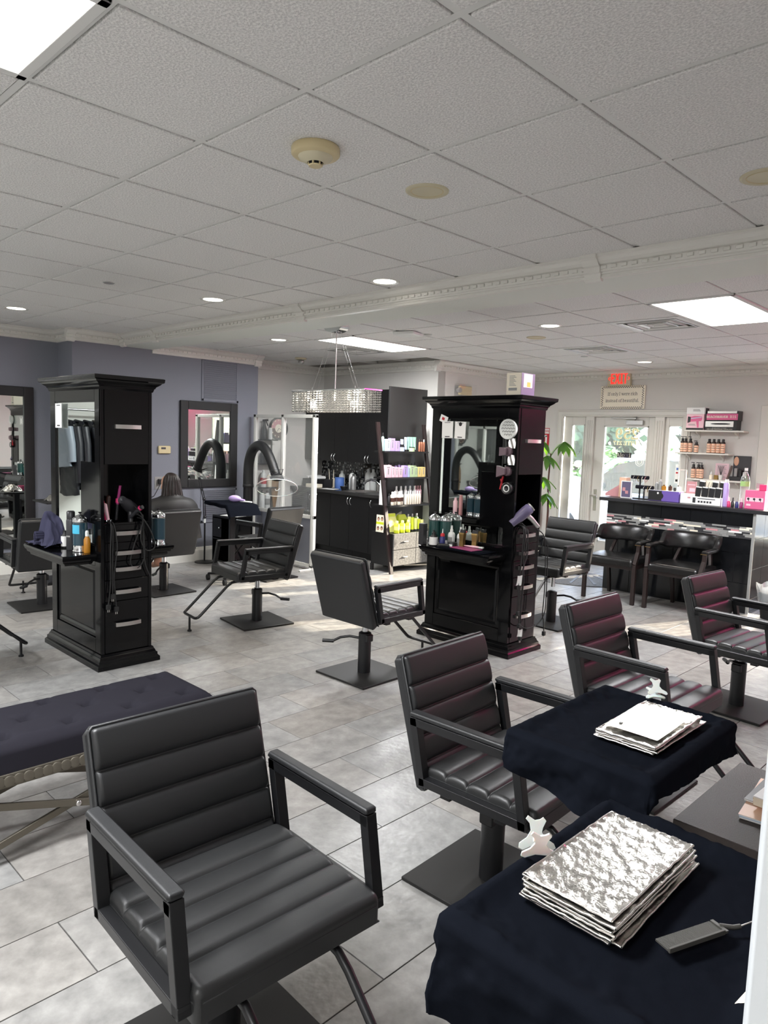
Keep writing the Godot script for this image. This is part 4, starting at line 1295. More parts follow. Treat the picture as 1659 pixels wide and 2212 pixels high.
func car(called: String, label: String, at: Vector3, turn: float) -> void:
	var o := thing(called, label, "car", at, turn)
	var b := MB.new()
	# side outline, nose to the left (-x)
	var body := PackedVector2Array([Vector2(-2.25, 0.35), Vector2(-2.3, 0.6), Vector2(-2.2, 0.82), Vector2(-1.3, 1.0), Vector2(1.7, 1.02), Vector2(2.15, 0.95), Vector2(2.25, 0.7), Vector2(2.2, 0.35), Vector2(1.75, 0.3), Vector2(-1.8, 0.3)])
	b.prism(body, -0.88, 0.88)
	part(b, "body", MT.car_white, o)
	b = MB.new()
	var cab := [Vector2(-1.25, 1.0), Vector2(-0.45, 1.54), Vector2(-0.1, 1.62), Vector2(0.55, 1.63), Vector2(1.2, 1.52), Vector2(1.95, 1.02)]
	for i in cab.size() - 1:
		var p: Vector2 = cab[i]
		var q: Vector2 = cab[i + 1]
		var m := (p + q) / 2
		b.bar(Vector3(p.x, p.y, 0.74), Vector3(q.x, q.y, 0.74), 0.1, 0.09, 0.02, Vector3(0, 1, 0.01))
		b.bar(Vector3(p.x, p.y, -0.74), Vector3(q.x, q.y, -0.74), 0.1, 0.09, 0.02, Vector3(0, 1, 0.01))
		if i >= 1 and i <= 3:
			b.bar(Vector3(m.x, m.y + 0.02, -0.74), Vector3(m.x, m.y + 0.02, 0.74), (q - p).length(), 0.05, 0.01, Vector3(0, 1, 0))
	b.bar(Vector3(0.35, 1.0, 0.79), Vector3(0.3, 1.58, 0.72), 0.08, 0.06)
	b.bar(Vector3(0.35, 1.0, -0.79), Vector3(0.3, 1.58, -0.72), 0.08, 0.06)
	part(b, "roof", MT.car_white, o)
	b = MB.new()
	b.prism(PackedVector2Array([Vector2(-1.12, 1.0), Vector2(-0.42, 1.48), Vector2(-0.08, 1.56), Vector2(0.55, 1.57), Vector2(1.15, 1.47), Vector2(1.8, 1.02)]), -0.735, 0.735)
	part(b, "glass", MT.car_glass, o)
	for x in [-1.4, 1.35]:
		for s in [-1.0, 1.0]:
			b = MB.new(); b.cyl(Vector3(x, 0.32, s * 0.7), Vector3(x, 0.32, s * 0.9), 0.33, -1.0, 22); var w := part(b, "wheel", MT.rubber, o)
			b = MB.new(); b.cyl(Vector3(x, 0.32, s * 0.895), Vector3(x, 0.32, s * 0.91), 0.2, -1.0, 18); part(b, "wheel_rim", MT.silver, w)
	b = MB.new(); b.sph(Vector3(-0.85, 1.08, 0.98), Vector3(0.09, 0.07, 0.1), 12, 8); part(b, "wing_mirror", MT.car_white, o)

func van(at: Vector3) -> void:
	var o := thing("parked_van", "plain white van parked behind the left sidelight", "van", at)
	var b := MB.new()
	b.prism(PackedVector2Array([Vector2(-2.5, 0.35), Vector2(-2.5, 1.5), Vector2(-2.4, 1.62), Vector2(1.0, 1.62), Vector2(1.5, 1.15), Vector2(2.2, 1.02), Vector2(2.3, 0.35)]), -0.9, 0.9)
	part(b, "body", MT.car_white, o)
	b = MB.new(); b.prism(PackedVector2Array([Vector2(0.3, 1.1), Vector2(0.3, 1.5), Vector2(0.95, 1.5), Vector2(1.35, 1.12)]), -0.905, 0.905); part(b, "side_window", MT.car_glass, o)
	b = MB.new(); b.bx(-2.5, 2.3, 0.7, 0.74, 0.9, 0.91); part(b, "rubbing_strip", MT.grey, o)
	for x in [-1.6, 1.5]:
		for s in [-1.0, 1.0]:
			b = MB.new(); b.cyl(Vector3(x, 0.34, s * 0.72), Vector3(x, 0.34, s * 0.92), 0.34, -1.0, 20); part(b, "wheel", MT.rubber, o)

# ---------------------------------------------------------------- styling chairs
func styling_chair(label: String, at: Vector3, turn: float, lift := 0.0) -> Node3D:
	var o := thing("styling_chair", label, "styling chair", at, turn, "hydraulic styling chairs")
	var b := MB.new()
	b.cushion(0.256, -0.195, 0.256, 0.405, 0.482, 0.02, [-0.10, -0.012, 0.075, 0.16])
	part(b, "seat", MT.leather_seat, o)
	b = MB.new()
	b.tube([Vector3(-0.252, 0.452, -0.19), Vector3(-0.252, 0.452, 0.24), Vector3(-0.238, 0.452, 0.252), Vector3(0.238, 0.452, 0.252), Vector3(0.252, 0.452, 0.24), Vector3(0.252, 0.452, -0.19)], 0.0055, 6)
	part(b, "seat_piping", MT.leather_black, o)
	# back: the slab leans 16 degrees; local y = front normal, local z = up the back
	var up := Vector3(0, 0.9605, -0.2785).normalized()
	var nrm := Vector3(0, 0.2785, 0.9605).normalized()
	var tr := Transform3D(Basis(Vector3.RIGHT, nrm, up), Vector3(0, 0.40, -0.172))
	b = MB.new()
	b.x = tr
	b.cushion(0.247, 0.0, 0.472, -0.03, 0.0, 0.013, [0.095, 0.185, 0.275, 0.365])
	part(b, "back_cushion", MT.leather_black, o)
	b = MB.new()
	b.x = tr * Transform3D(Basis.IDENTITY, Vector3(0, -0.046, 0.232))
	b.box(Vector3.ZERO, Vector3(0.508, 0.058, 0.488), 0.02)
	part(b, "back_shell", MT.leather_black, o)
	b = MB.new()
	b.x = tr
	b.tube([Vector3(-0.25, -0.018, 0.0), Vector3(-0.25, -0.018, 0.465), Vector3(-0.24, -0.018, 0.475), Vector3(0.24, -0.018, 0.475), Vector3(0.25, -0.018, 0.465), Vector3(0.25, -0.018, 0.0)], 0.005, 6)
	part(b, "back_piping", MT.leather_black, o)
	for s in [-1.0, 1.0]:
		b = MB.new()
		var x: float = s * 0.269
		b.bar(Vector3(x, 0.642, -0.245), Vector3(x, 0.642, 0.199), 0.034, 0.03, 0.002)
		b.bar(Vector3(x, 0.436, -0.195), Vector3(x, 0.436, 0.236), 0.034, 0.03, 0.002)
		b.bar(Vector3(x, 0.422, 0.224), Vector3(x, 0.657, 0.183), 0.034, 0.03, 0.002, Vector3(0, 0, 1))
		b.bar(Vector3(x, 0.422, -0.182), Vector3(x, 0.657, -0.233), 0.034, 0.03, 0.002, Vector3(0, 0, 1))
		part(b, "arm_frame", MT.steel_black, o)
		b = MB.new()
		b.bar(Vector3(x, 0.667, -0.25), Vector3(x, 0.667, 0.2), 0.042, 0.022, 0.009)
		part(b, "arm_pad", MT.leather_black, o)
	b = MB.new()
	b.bx(-0.2, 0.2, 0.385, 0.408, -0.16, 0.2, 0.004)
	b.bx(-0.255, 0.255, 0.392, 0.406, -0.12, -0.08)
	b.bx(-0.255, 0.255, 0.392, 0.406, 0.1, 0.14)
	part(b, "seat_pan", MT.steel_black, o)
	b = MB.new()
	b.cyl(Vector3(0, 0.26 - lift, -0.06), Vector3(0, 0.39, -0.06), 0.021, -1.0, 18)
	part(b, "piston", MT.chrome, o)
	b = MB.new()
	b.x = Transform3D(Basis.IDENTITY, Vector3(0, -lift, -0.06))
	b.lathe([[0.0, 0.30], [0.03, 0.30], [0.044, 0.292], [0.044, 0.014], [0.0, 0.014]], 24)
	b.bx(-0.055, -0.02, 0.235, 0.285, -0.03, 0.03, 0.006)
	part(b, "hydraulic_cylinder", MT.steel_black, o)
	b = MB.new()
	b.x = Transform3D(Basis.IDENTITY, Vector3(0, -lift, -0.06))
	b.tube([Vector3(0.03, 0.255, -0.03), Vector3(0.08, 0.262, -0.07), Vector3(0.13, 0.25, -0.11), Vector3(0.165, 0.225, -0.14), Vector3(0.18, 0.222, -0.155)], 0.009, 8)
	b.cyl(Vector3(0.165, 0.222, -0.14), Vector3(0.225, 0.222, -0.19), 0.013, -1.0, 10)
	part(b, "pump_lever", MT.steel_black, o)
	b = MB.new()
	b.x = Transform3D(Basis.IDENTITY, Vector3(0, -lift, -0.06))
	b.box(Vector3(0, 0.008, 0), Vector3(0.475, 0.016, 0.475), 0.004)
	part(b, "base_plate", MT.steel_plate, o)
	b = MB.new()
	var pts: Array = []
	var half := [Vector3(-0.13, 0.385, 0.05), Vector3(-0.13, 0.385, 0.2), Vector3(-0.13, 0.378, 0.245), Vector3(-0.13, 0.352, 0.285), Vector3(-0.13, 0.14, 0.51), Vector3(-0.128, 0.12, 0.533), Vector3(-0.118, 0.113, 0.548), Vector3(-0.095, 0.11, 0.553)]
	pts.append_array(half)
	half.reverse()
	for p in half: pts.append(Vector3(-p.x, p.y, p.z))
	b.tube(pts, 0.0115, 10)
	part(b, "footrest", MT.steel_black, o)
	b = MB.new()
	b.cyl(Vector3(0, 0.035 - lift, 0.553), Vector3(0, 0.11, 0.553), 0.009, -1.0, 10)
	b.lathe([[0.0, -lift], [0.018, -lift], [0.018, 0.01 - lift], [0.009, 0.016 - lift], [0.008, 0.035 - lift]], 14, Vector3(0, 0, 0.553))
	part(b, "footrest_foot", MT.steel_black, o)
	return o

func build_chairs() -> void:
	var A := styling_chair("black styling chair beside the tufted bench, its channelled seat facing the foil tray", Vector3(-1.441, 0.012, -0.993), deg_to_rad(87.6), 0.012)
	# the remaining chairs share meshes with their first of kind
	var put := func(src: Node3D, label: String, p: Vector3, deg: float, lift: float) -> Node3D:
		var c := copy(src, label, p + Vector3(0, lift, 0), deg_to_rad(deg))
		if absf(lift - 0.012) > 0.001:
			var d := lift - 0.012
			for n in ["hydraulic_cylinder", "pump_lever", "base_plate", "footrest_foot"]:
				c.get_node(n).position.y = -d
		return c
	put.call(A, "black styling chair pulled up under the far foil tray", Vector3(-1.401, 0, -2.133), 92.2, 0.0)
	put.call(A, "black styling chair with its back to us before the tall station with the magenta mat", Vector3(-3.477, 0, -3.47), 180.5, 0.012)
	put.call(A, "black styling chair facing us between the two tall stations", Vector3(-5.085, 0, -3.593), 352.0, 0.02)
	put.call(A, "black styling chair under the hood dryer, partly behind another chair", Vector3(-6.69, 0, -4.926), 273.7, -0.02)
	put.call(A, "black styling chair in which the caped person sits", Vector3(-6.707, 0, -3.622), 270.9, 0.007)
	put.call(A, "black styling chair facing the framed wall mirror beside the towel ledge", Vector3(-6.801, 0, -2.467), 265.5, -0.02)
	put.call(A, "black styling chair behind the tall station, next to the reception armchairs", Vector3(-3.421, 0, -5.667), 357.9, 0.09)
	put.call(A, "black styling chair of which only the footrest shows before the jacket mirror", Vector3(-5.30, 0, -1.235), 180.0, 0.012)
	put.call(A, "styling chair with a plum-tinted back, nearer the foil trays", Vector3(-1.42, 0, -3.30), 89.0, 0.012)
	put.call(A, "styling chair with a plum-tinted back, nearer the waste bin and reception desk", Vector3(-1.43, 0, -4.80), 85.9, -0.03)

# ---------------------------------------------------------------- the two tall black stations
func strip_handle(parent: Node, at: Vector3) -> void:
	# bowed steel pull standing off a face that looks along +x
	var b := MB.new()
	var n := 8
	for k in n:
		var t0 := -1.0 + 2.0 * k / n
		var t1 := -1.0 + 2.0 * (k + 1) / n
		b.bar(Vector3(0.022 + 0.012 * (1 - t0 * t0), 0, t0 * 0.09), Vector3(0.022 + 0.012 * (1 - t1 * t1), 0, t1 * 0.09), 0.005, 0.027, 0.0, Vector3.UP)
	for s in [-1.0, 1.0]:
		b.bar(Vector3(0.0, 0, s * 0.088), Vector3(0.024, 0, s * 0.088), 0.005, 0.027)
	var h := part(b, "handle", MT.brushed_steel, parent, "brushed steel bow handle")
	h.position = at

func station(label: String, at: Vector3) -> Node3D:
	var o := thing("styling_station", label, "styling station", at, 0.0, "double-sided black styling stations")
	var b := MB.new()
	b.rloft([[0.0, 0.465, 0.225], [0.03, 0.465, 0.225], [0.034, 0.46, 0.22], [0.044, 0.452, 0.212], [0.06, 0.452, 0.212], [0.066, 0.444, 0.204], [0.082, 0.438, 0.198], [0.086, 0.434, 0.194], [0.1, 0.43, 0.19], [0.1, 0.40, 0.16]])
	part(b, "base_moulding", MT.lacquer, o)
	b = MB.new()
	b.bx(-0.40, 0.405, 0.095, 0.985, -0.165, 0.165)
	b.bx(-0.40, 0.10, 0.985, 1.40, -0.165, 0.165)
	b.bx(-0.40, 0.405, 1.40, 1.90, -0.165, 0.165)
	b.bx(0.10, 0.405, 0.985, 1.40, -0.178, -0.155)
	b.bx(0.10, 0.405, 0.985, 1.40, 0.155, 0.178)
	part(b, "carcass", MT.lacquer, o)
	# rails and stiles on both broad faces
	for s in [-1.0, 1.0]:
		b = MB.new()
		var z0: float = s * 0.16
		var z1: float = s * 0.182
		b.bx(-0.42, -0.33, 0.1, 1.90, z0, z1, 0.003)
		b.bx(0.33, 0.42, 0.1, 1.90, z0, z1, 0.003)
		b.bx(-0.33, 0.33, 1.81, 1.90, z0, z1, 0.003)
		b.bx(-0.33, 0.33, 0.70, 0.84, z0, z1, 0.003)
		b.bx(-0.33, 0.33, 0.1, 0.20, z0, z1, 0.003)
		part(b, "face_frame", MT.lacquer, o)
		b = MB.new()
		var pz: float = s * 0.172
		# raised and bevelled lower panel
		b.rloft([[0.0, 0.325, 0.245], [0.006, 0.325, 0.245], [0.006, 0.305, 0.225], [0.0, 0.29, 0.21], [0.008, 0.275, 0.195]])
		b.x = Transform3D.IDENTITY
		var pn := part(b, "lower_panel", MT.lacquer, o)
		pn.transform = Transform3D(Basis(Vector3.RIGHT, Vector3(0, 0, s), Vector3(0, -s, 0)), Vector3(0, 0.45, s * 0.166))
		b = MB.new()
		b.bx(-0.33, 0.33, 0.84, 1.81, s * 0.160, s * 0.170)
		part(b, "mirror", MT.mirror, o, "tall mirror pane")
		b = MB.new()
		for e in [[-0.335, -0.322, 0.835, 1.815], [0.322, 0.335, 0.835, 1.815], [-0.33, 0.33, 1.802, 1.815], [-0.33, 0.33, 0.835, 0.848]]:
			b.bx(e[0], e[1], e[2], e[3], s * 0.168, s * 0.178, 0.003)
		part(b, "mirror_bead", MT.lacquer, o)
		b = MB.new()
		b.rloft([[0.72, 0.30, 0.09], [0.735, 0.305, 0.095], [0.742, 0.318, 0.108], [0.756, 0.324, 0.112], [0.76, 0.333, 0.118], [0.776, 0.345, 0.122], [0.79, 0.345, 0.122], [0.792, 0.34, 0.118]], Vector3(0.04 * s, 0, s * 0.298))
		part(b, "ledge", MT.lacquer, o)
	# +x side: cupboard door above, open niche, five drawers below
	b = MB.new()
	for s in [-1.0, 1.0]:
		b.bx(0.40, 0.42, 0.1, 1.90, s * 0.182, s * 0.158, 0.002)
	b.bx(0.40, 0.42, 0.985, 0.998, -0.16, 0.16)
	part(b, "side_frame", MT.lacquer, o)
	b = MB.new()
	b.bx(0.402, 0.424, 1.392, 1.898, -0.155, 0.155, 0.002)
	var d := part(b, "cupboard_door", MT.lacquer, o)
	strip_handle(d, Vector3(0.424, 1.645, 0.0))
	for e in [[0.865, 0.983, 0.928], [0.738, 0.861, 0.793], [0.61, 0.734, 0.681], [0.462, 0.606, 0.526], [0.105, 0.458, 0.30]]:
		b = MB.new()
		b.bx(0.402, 0.422, e[0], e[1], -0.155, 0.155, 0.002)
		d = part(b, "drawer", MT.lacquer, o)
		strip_handle(d, Vector3(0.422, e[2], 0.0))
	b = MB.new()
	b.rloft([[1.885, 0.424, 0.186], [1.90, 0.43, 0.192], [1.906, 0.43, 0.192], [1.912, 0.438, 0.2], [1.92, 0.44, 0.202], [1.936, 0.462, 0.224], [1.946, 0.47, 0.232], [1.952, 0.482, 0.244], [1.974, 0.485, 0.247], [1.978, 0.48, 0.242]])
	part(b, "cornice", MT.lacquer, o)
	return o

func notice_card(label: String, at: Vector3, w: float, h: float, tilt := 0.0, dot := false) -> void:
	var o := thing("notice_card", label, "card", at)
	o.rotation.z = tilt
	var b := MB.new(); b.bx(-w, w, -h, h, 0, 0.006, 0.002); part(b, "holder", MT.clear_plastic, o)
	b = MB.new(); b.bx(-w + 0.004, w - 0.004, -h + 0.004, h - 0.004, 0.006, 0.007); part(b, "sheet", MT.paper, o)
	b = MB.new()
	b.bx(-w * 0.5, w * 0.5, h * 0.78, h * 0.84, 0.007, 0.0076)
	b.bx(-w * 0.4, w * 0.4, -h * 0.84, -h * 0.74, 0.007, 0.0076)
	if dot: b.cyl(Vector3(0, h * 0.68, 0.007), Vector3(0, h * 0.68, 0.0076), w * 0.28, -1.0, 14)
	part(b, "print", MT.ink, o)

func barbicide_jar(label: String, at: Vector3, liquid: Material, h := 0.27) -> Node3D:
	var o := thing("disinfectant_jar", label, "jar", at, 0.0, "tall disinfectant jars")
	var b := MB.new(); b.lathe([[0, 0], [0.05, 0], [0.052, 0.008], [0.046, 0.016], [0.046, 0.05]], 26); part(b, "foot", MT.chrome, o)
	b = MB.new(); b.lathe([[0.0, 0.045], [0.0472, 0.045], [0.0472, h * 0.735], [0, h * 0.735]], 26); part(b, "liquid", liquid, o)
	b = MB.new(); b.lathe([[0.0475, h * 0.735], [0.0475, h * 0.80], [0.044, h * 0.82]], 26); part(b, "glass", MT.jar_glass, o)
	b = MB.new(); b.lathe([[0.05, h * 0.76], [0.05, h * 0.83], [0.046, h * 0.85], [0.03, h * 0.90], [0.012, h * 0.93], [0.006, h * 0.94], [0.006, h * 0.96], [0, h * 0.96]], 26); part(b, "lid", MT.chrome, o)
	b = MB.new(); b.lathe([[0.005, h * 0.95], [0.012, h * 0.99], [0.012, h], [0, h]], 14); part(b, "knob", MT.ink, o)
	return o

func build_towers() -> void:
	var L := station("tall black lacquer station with jackets reflected in its mirror", Vector3(-5.09, 0, -2.27))
	copy(L, "tall black lacquer station with a magenta mat on its ledge", Vector3(-3.48, 0, -4.70))
	var ly := 0.7925
	# left station: ledge facing us
	barbicide_jar("tall jar of blue disinfectant with chrome lid on the ledge beside the towel", Vector3(-4.86, ly, -2.03), MT.blue_liquid)
	var o := thing("label_patch", "cyan and white sticker on the blue disinfectant jar", "sticker", Vector3(-4.86, ly, -2.03))
	var b := MB.new(); b.lathe([[0.0482, 0.125], [0.0482, 0.185]], 14, Vector3.ZERO, 0.5, 2.2); part(b, "sticker", MT.cyan_label, o)
	o = thing("hairspray_can", "tall black hairspray can beside the blue jar", "spray can", Vector3(-4.964, ly, -2.01))
	b = MB.new(); b.lathe([[0, 0], [0.028, 0], [0.03, 0.004], [0.03, 0.2], [0.026, 0.212]], 20); part(b, "can", MT.charcoal, o)
	b = MB.new(); b.lathe([[0.027, 0.212], [0.027, 0.262], [0.02, 0.268], [0, 0.268]], 20); part(b, "cap", MT.ink, o)
	b = MB.new(); b.lathe([[0.0305, 0.09], [0.0305, 0.1]], 10, Vector3.ZERO, 0.6, 2.0); part(b, "print", MT.silver, o)
	o = thing("serum_bottle", "small dark bottle with a white printed label on the towel ledge", "bottle", Vector3(-5.07, ly, -2.01))
	b = MB.new(); b.lathe([[0, 0], [0.023, 0], [0.024, 0.003], [0.024, 0.085], [0.012, 0.098], [0.012, 0.12], [0, 0.12]], 16); part(b, "body", MT.ink, o)
	b = MB.new(); b.lathe([[0.0245, 0.012], [0.0245, 0.082]], 16); part(b, "white_label", MT.paper, o)
	o = thing("oil_bottle", "amber oil bottle with a white spray head behind the blue jar", "bottle", Vector3(-4.785, ly, -2.045))
	b = MB.new(); b.lathe([[0, 0], [0.021, 0], [0.022, 0.003], [0.022, 0.09], [0.012, 0.108], [0.01, 0.115]], 14); part(b, "body", MT.amber, o)
	b = MB.new(); b.lathe([[0.012, 0.112], [0.012, 0.14], [0.008, 0.15], [0, 0.15]], 12); b.bar(Vector3(0, 0.14, 0), Vector3(0.02, 0.142, 0.006), 0.008, 0.01); part(b, "spray_head", MT.white_plastic, o)
	towel_heap(Vector3(-5.24, ly, -1.97))
	notice_card("clear-sleeved notice card hung on the jacket mirror", Vector3(-5.33, 1.71, -2.084), 0.06, 0.09)
	tools_in_niche()
	# back ledge of the left station
	barbicide_jar("tall chrome-lidded jar on the rear ledge of the jacket station", Vector3(-4.85, ly, -2.60), MT.blue_liquid)
	barbicide_jar("second chrome-lidded jar on the rear ledge of the jacket station", Vector3(-4.97, ly, -2.58), MT.blue_liquid)
	o = thing("rose_spray_can", "slim rose-gold spray can on the rear ledge of the jacket station", "spray can", Vector3(-5.10, ly, -2.60))
	b = MB.new(); b.lathe([[0, 0], [0.022, 0], [0.022, 0.19], [0.018, 0.2], [0.018, 0.225], [0, 0.225]], 16); part(b, "can", MT.rose, o)
	o = thing("pale_lotion_bottle", "pale pink lotion bottle on the rear ledge of the jacket station", "bottle", Vector3(-5.17, ly, -2.61))
	b = MB.new(); b.lathe([[0, 0], [0.025, 0], [0.025, 0.15], [0.014, 0.165], [0.014, 0.19], [0, 0.19]], 16); part(b, "body", MT.pale_pink, o)
	# right station: ledge facing us
	right_station_items(ly)

func towel_heap(at: Vector3) -> void:
	var o := thing("hand_towel", "crumpled slate-navy hand towel heaped on the station ledge", "towel", at)
	var b := MB.new()
	var f := FastNoiseLite.new()
	f.seed = 12; f.frequency = 2.2; f.fractal_octaves = 3
	b.grid(60, 50, func(u: float, v: float) -> Vector3:
		var x := (u - 0.5) * 0.36
		var z := (v - 0.5) * 0.2
		var lean := x - 0.03 - 0.25 * z
		var pk := exp(-pow(lean / 0.085, 2.0)) * exp(-pow(z / 0.075, 4.0))
		var pk2 := exp(-pow((x - 0.11) / 0.05, 2.0)) * exp(-pow(z / 0.07, 4.0))
		var folds := 0.016 * sin(lean * 62.0 + 3.0 * sin(z * 21.0)) + 0.012 * f.get_noise_2d(x * 6.0, z * 6.0)
		var y := 0.01 + 0.205 * pk + 0.07 * pk2 + folds * (0.25 + pk)
		return Vector3(x + f.get_noise_2d(z * 5.0, x * 3.0) * 0.03 - pk * 0.25 * z, maxf(y, 0.004 + 0.004 * sin(x * 40.0)), z + f.get_noise_2d(x * 5.0, 9.0) * 0.025), true)
	part(b, "heaped_cloth", MT.towel_navy, o)
	b = MB.new()
	var pts: Array = []
	for k in 15:
		var a := TAU * 0.9 * k / 14
		pts.append(Vector3(0.055 + cos(a) * 0.022 * (1.0 - 0.03 * k), 0.062 + sin(a) * 0.05 * (1.0 - 0.02 * k), 0.085))
	for k in pts.size() - 1:
		b.bar(pts[k], pts[k + 1], 0.012, 0.07, 0.003, Vector3(0, 0, 1))
	part(b, "rolled_edge", MT.towel_navy, o)
	b = MB.new()
	b.grid(14, 8, func(u: float, v: float) -> Vector3: return Vector3(-0.19 + u * 0.34, 0.005 + 0.018 * sin(PI * v) * (0.6 + 0.4 * sin(u * 11.0)), -0.02 + v * 0.10 + 0.012 * sin(u * 7.0)), true)
	part(b, "flat_corner", MT.towel_navy, o)

func cord(label: String, pts: Array, plug := true, m: Material = null) -> void:
	var c := Curve3D.new()
	for i in pts.size():
		var t: Vector3 = (pts[mini(i + 1, pts.size() - 1)] - pts[maxi(i - 1, 0)]) / 6.0
		c.add_point(pts[i], -t, t)
	var o := thing("power_cord", label, "cord", Vector3.ZERO, 0.0, "hanging appliance cords")
	var b := MB.new()
	var n := maxi(8, int(c.get_baked_length() / 0.02))
	var q: Array = []
	for k in n + 1: q.append(c.sample_baked(c.get_baked_length() * k / n, true))
	b.tube(q, 0.0042, 6)
	part(b, "cable", m if m else MT.rubber, o)
	if plug:
		var e: Vector3 = q[-1]
		b = MB.new(); b.bx(e.x - 0.012, e.x + 0.012, e.y - 0.035, e.y, e.z - 0.014, e.z + 0.014, 0.004); part(b, "plug", MT.rubber, o)
		b = MB.new(); b.bx(e.x - 0.001, e.x + 0.001, e.y - 0.052, e.y - 0.035, e.z - 0.008, e.z - 0.003); b.bx(e.x - 0.001, e.x + 0.001, e.y - 0.052, e.y - 0.035, e.z + 0.003, e.z + 0.008); part(b, "prongs", MT.brushed_steel, o)

func hair_dryer(label: String, at: Vector3, bas: Basis, body: Material, grip: Material) -> void:
	# barrel along +z, handle down
	var o := thing("hair_dryer", label, "hair dryer", at)
	o.basis = bas
	var b := MB.new()
	b.x = Transform3D(Basis(Vector3.RIGHT, PI / 2), Vector3.ZERO)
	b.lathe([[0.0, -0.095], [0.03, -0.095], [0.04, -0.08], [0.043, -0.04], [0.04, 0.02], [0.03, 0.07], [0.028, 0.10], [0.02, 0.10], [0.0, 0.09]], 20)
	part(b, "barrel", body, o)
	b = MB.new()
	b.x = Transform3D(Basis(Vector3.RIGHT, PI / 2), Vector3.ZERO)
	b.lathe([[0.036, -0.09], [0.036, -0.1], [0.028, -0.1], [0.0, -0.097]], 20)
	part(b, "rear_grille", MT.silver, o)
	b = MB.new()
	b.tube([Vector3(0, -0.02, -0.03), Vector3(0, -0.09, -0.045), Vector3(0, -0.19, -0.05)], 0.02, 12, 0.016)
	part(b, "handle", grip, o)

func tools_in_niche() -> void:
	var by := 0.9985
	hair_dryer("black hair dryer lying in the open niche of the jacket station", Vector3(-4.78, 1.10, -2.335), Basis.from_euler(Vector3(-0.5, 0.6, 0.2)), MT.charcoal, MT.ink)
	var o := thing("brush_holder", "chrome ring holder of pink, amber and brown brushes in the station niche", "brush holder", Vector3(-4.80, by, -2.19))
	var b := MB.new(); b.lathe([[0.0, 0.0], [0.04, 0.0], [0.042, 0.01], [0.034, 0.012]], 20); part(b, "ring_base", MT.chrome, o)
	for e in [[Vector3(0.01, 0.01, 0.015), Vector3(0.02, 0.19, 0.055), MT.hot_pink, "pink_brush"], [Vector3(0, 0.01, -0.005), Vector3(0.0, 0.16, -0.01), MT.dark_brown, "brown_barrel"], [Vector3(0.0, 0.01, 0.02), Vector3(0.0, 0.13, 0.035), MT.amber, "amber_tube"], [Vector3(0.015, 0.01, 0.0), Vector3(0.03, 0.11, 0.03), MT.pale_pink, "pale_card"]]:
		b = MB.new(); b.tube([e[0], (e[0] + e[1]) / 2, e[1]], 0.012, 10, 0.017); b.sph(e[1], Vector3(0.017, 0.017, 0.017), 10, 6); part(b, e[3], e[2], o)
	o = thing("round_brush", "hot pink curling wand standing upright in the niche", "curling wand", Vector3(-4.83, by, -2.27))
	b = MB.new(); b.tube([Vector3(0, 0.0, 0), Vector3(0.01, 0.11, -0.005)], 0.011, 10); part(b, "handle", MT.ink, o)
	b = MB.new(); b.tube([Vector3(0.01, 0.11, -0.005), Vector3(0.02, 0.24, -0.02)], 0.012, 10, 0.009); part(b, "barrel", MT.magenta, o)
	b = MB.new(); b.tube([Vector3(0.012, 0.12, -0.005), Vector3(0.012, 0.15, -0.008)], 0.016, 10); part(b, "pink_collar", MT.hot_pink, o)
	o = thing("curling_iron", "black curling iron with a pink ring resting at the niche edge", "curling iron", Vector3(-4.70, by, -2.36))
	b = MB.new(); b.tube([Vector3(-0.06, 0.02, 0.02), Vector3(0.02, 0.09, -0.01), Vector3(0.04, 0.10, -0.02)], 0.014, 10); part(b, "grip", MT.charcoal, o)
	b = MB.new(); b.tube([Vector3(0.018, 0.088, -0.008), Vector3(0.026, 0.094, -0.012)], 0.0165, 10); part(b, "pink_ring", MT.hot_pink, o)
	var X := -4.64
	cord("black cord with plug hanging straight down the drawers of the jacket station", [Vector3(-4.72, 1.0, -2.15), Vector3(X, 0.99, -2.145), Vector3(X + 0.01, 0.8, -2.135), Vector3(X, 0.6, -2.14), Vector3(X, 0.45, -2.125)])
	cord("second black cord with plug hanging straight down the drawers of the jacket station", [Vector3(-4.72, 1.0, -2.17), Vector3(X, 0.99, -2.165), Vector3(X + 0.015, 0.85, -2.18), Vector3(X, 0.62, -2.165), Vector3(X, 0.43, -2.18)])
	cord("thick black cord with square plug down the drawers of the jacket station", [Vector3(-4.72, 1.0, -2.16), Vector3(X, 0.98, -2.155), Vector3(X + 0.01, 0.75, -2.15), Vector3(X, 0.52, -2.155)])
	cord("black cord looped in a wide ring beside the jacket station drawers", [Vector3(-4.72, 1.05, -2.35), Vector3(X + 0.01, 1.03, -2.36), Vector3(X + 0.02, 0.93, -2.42), Vector3(X + 0.02, 0.82, -2.45), Vector3(X + 0.02, 0.80, -2.39), Vector3(X + 0.02, 0.88, -2.345), Vector3(X + 0.02, 1.0, -2.36), Vector3(X + 0.02, 1.05, -2.36)], false)
	cord("black cord drooping across the middle drawers of the jacket station", [Vector3(-4.72, 1.02, -2.37), Vector3(X, 1.0, -2.37), Vector3(X, 0.85, -2.31), Vector3(X, 0.72, -2.28), Vector3(X, 0.68, -2.33), Vector3(X, 0.74, -2.38), Vector3(X, 0.95, -2.375)], false)
	cord("black cord trailing to the lower drawers of the jacket station", [Vector3(-4.7, 1.1, -2.34), Vector3(X, 1.03, -2.37), Vector3(X, 0.85, -2.375), Vector3(X, 0.7, -2.39), Vector3(X, 0.6, -2.43)], false)

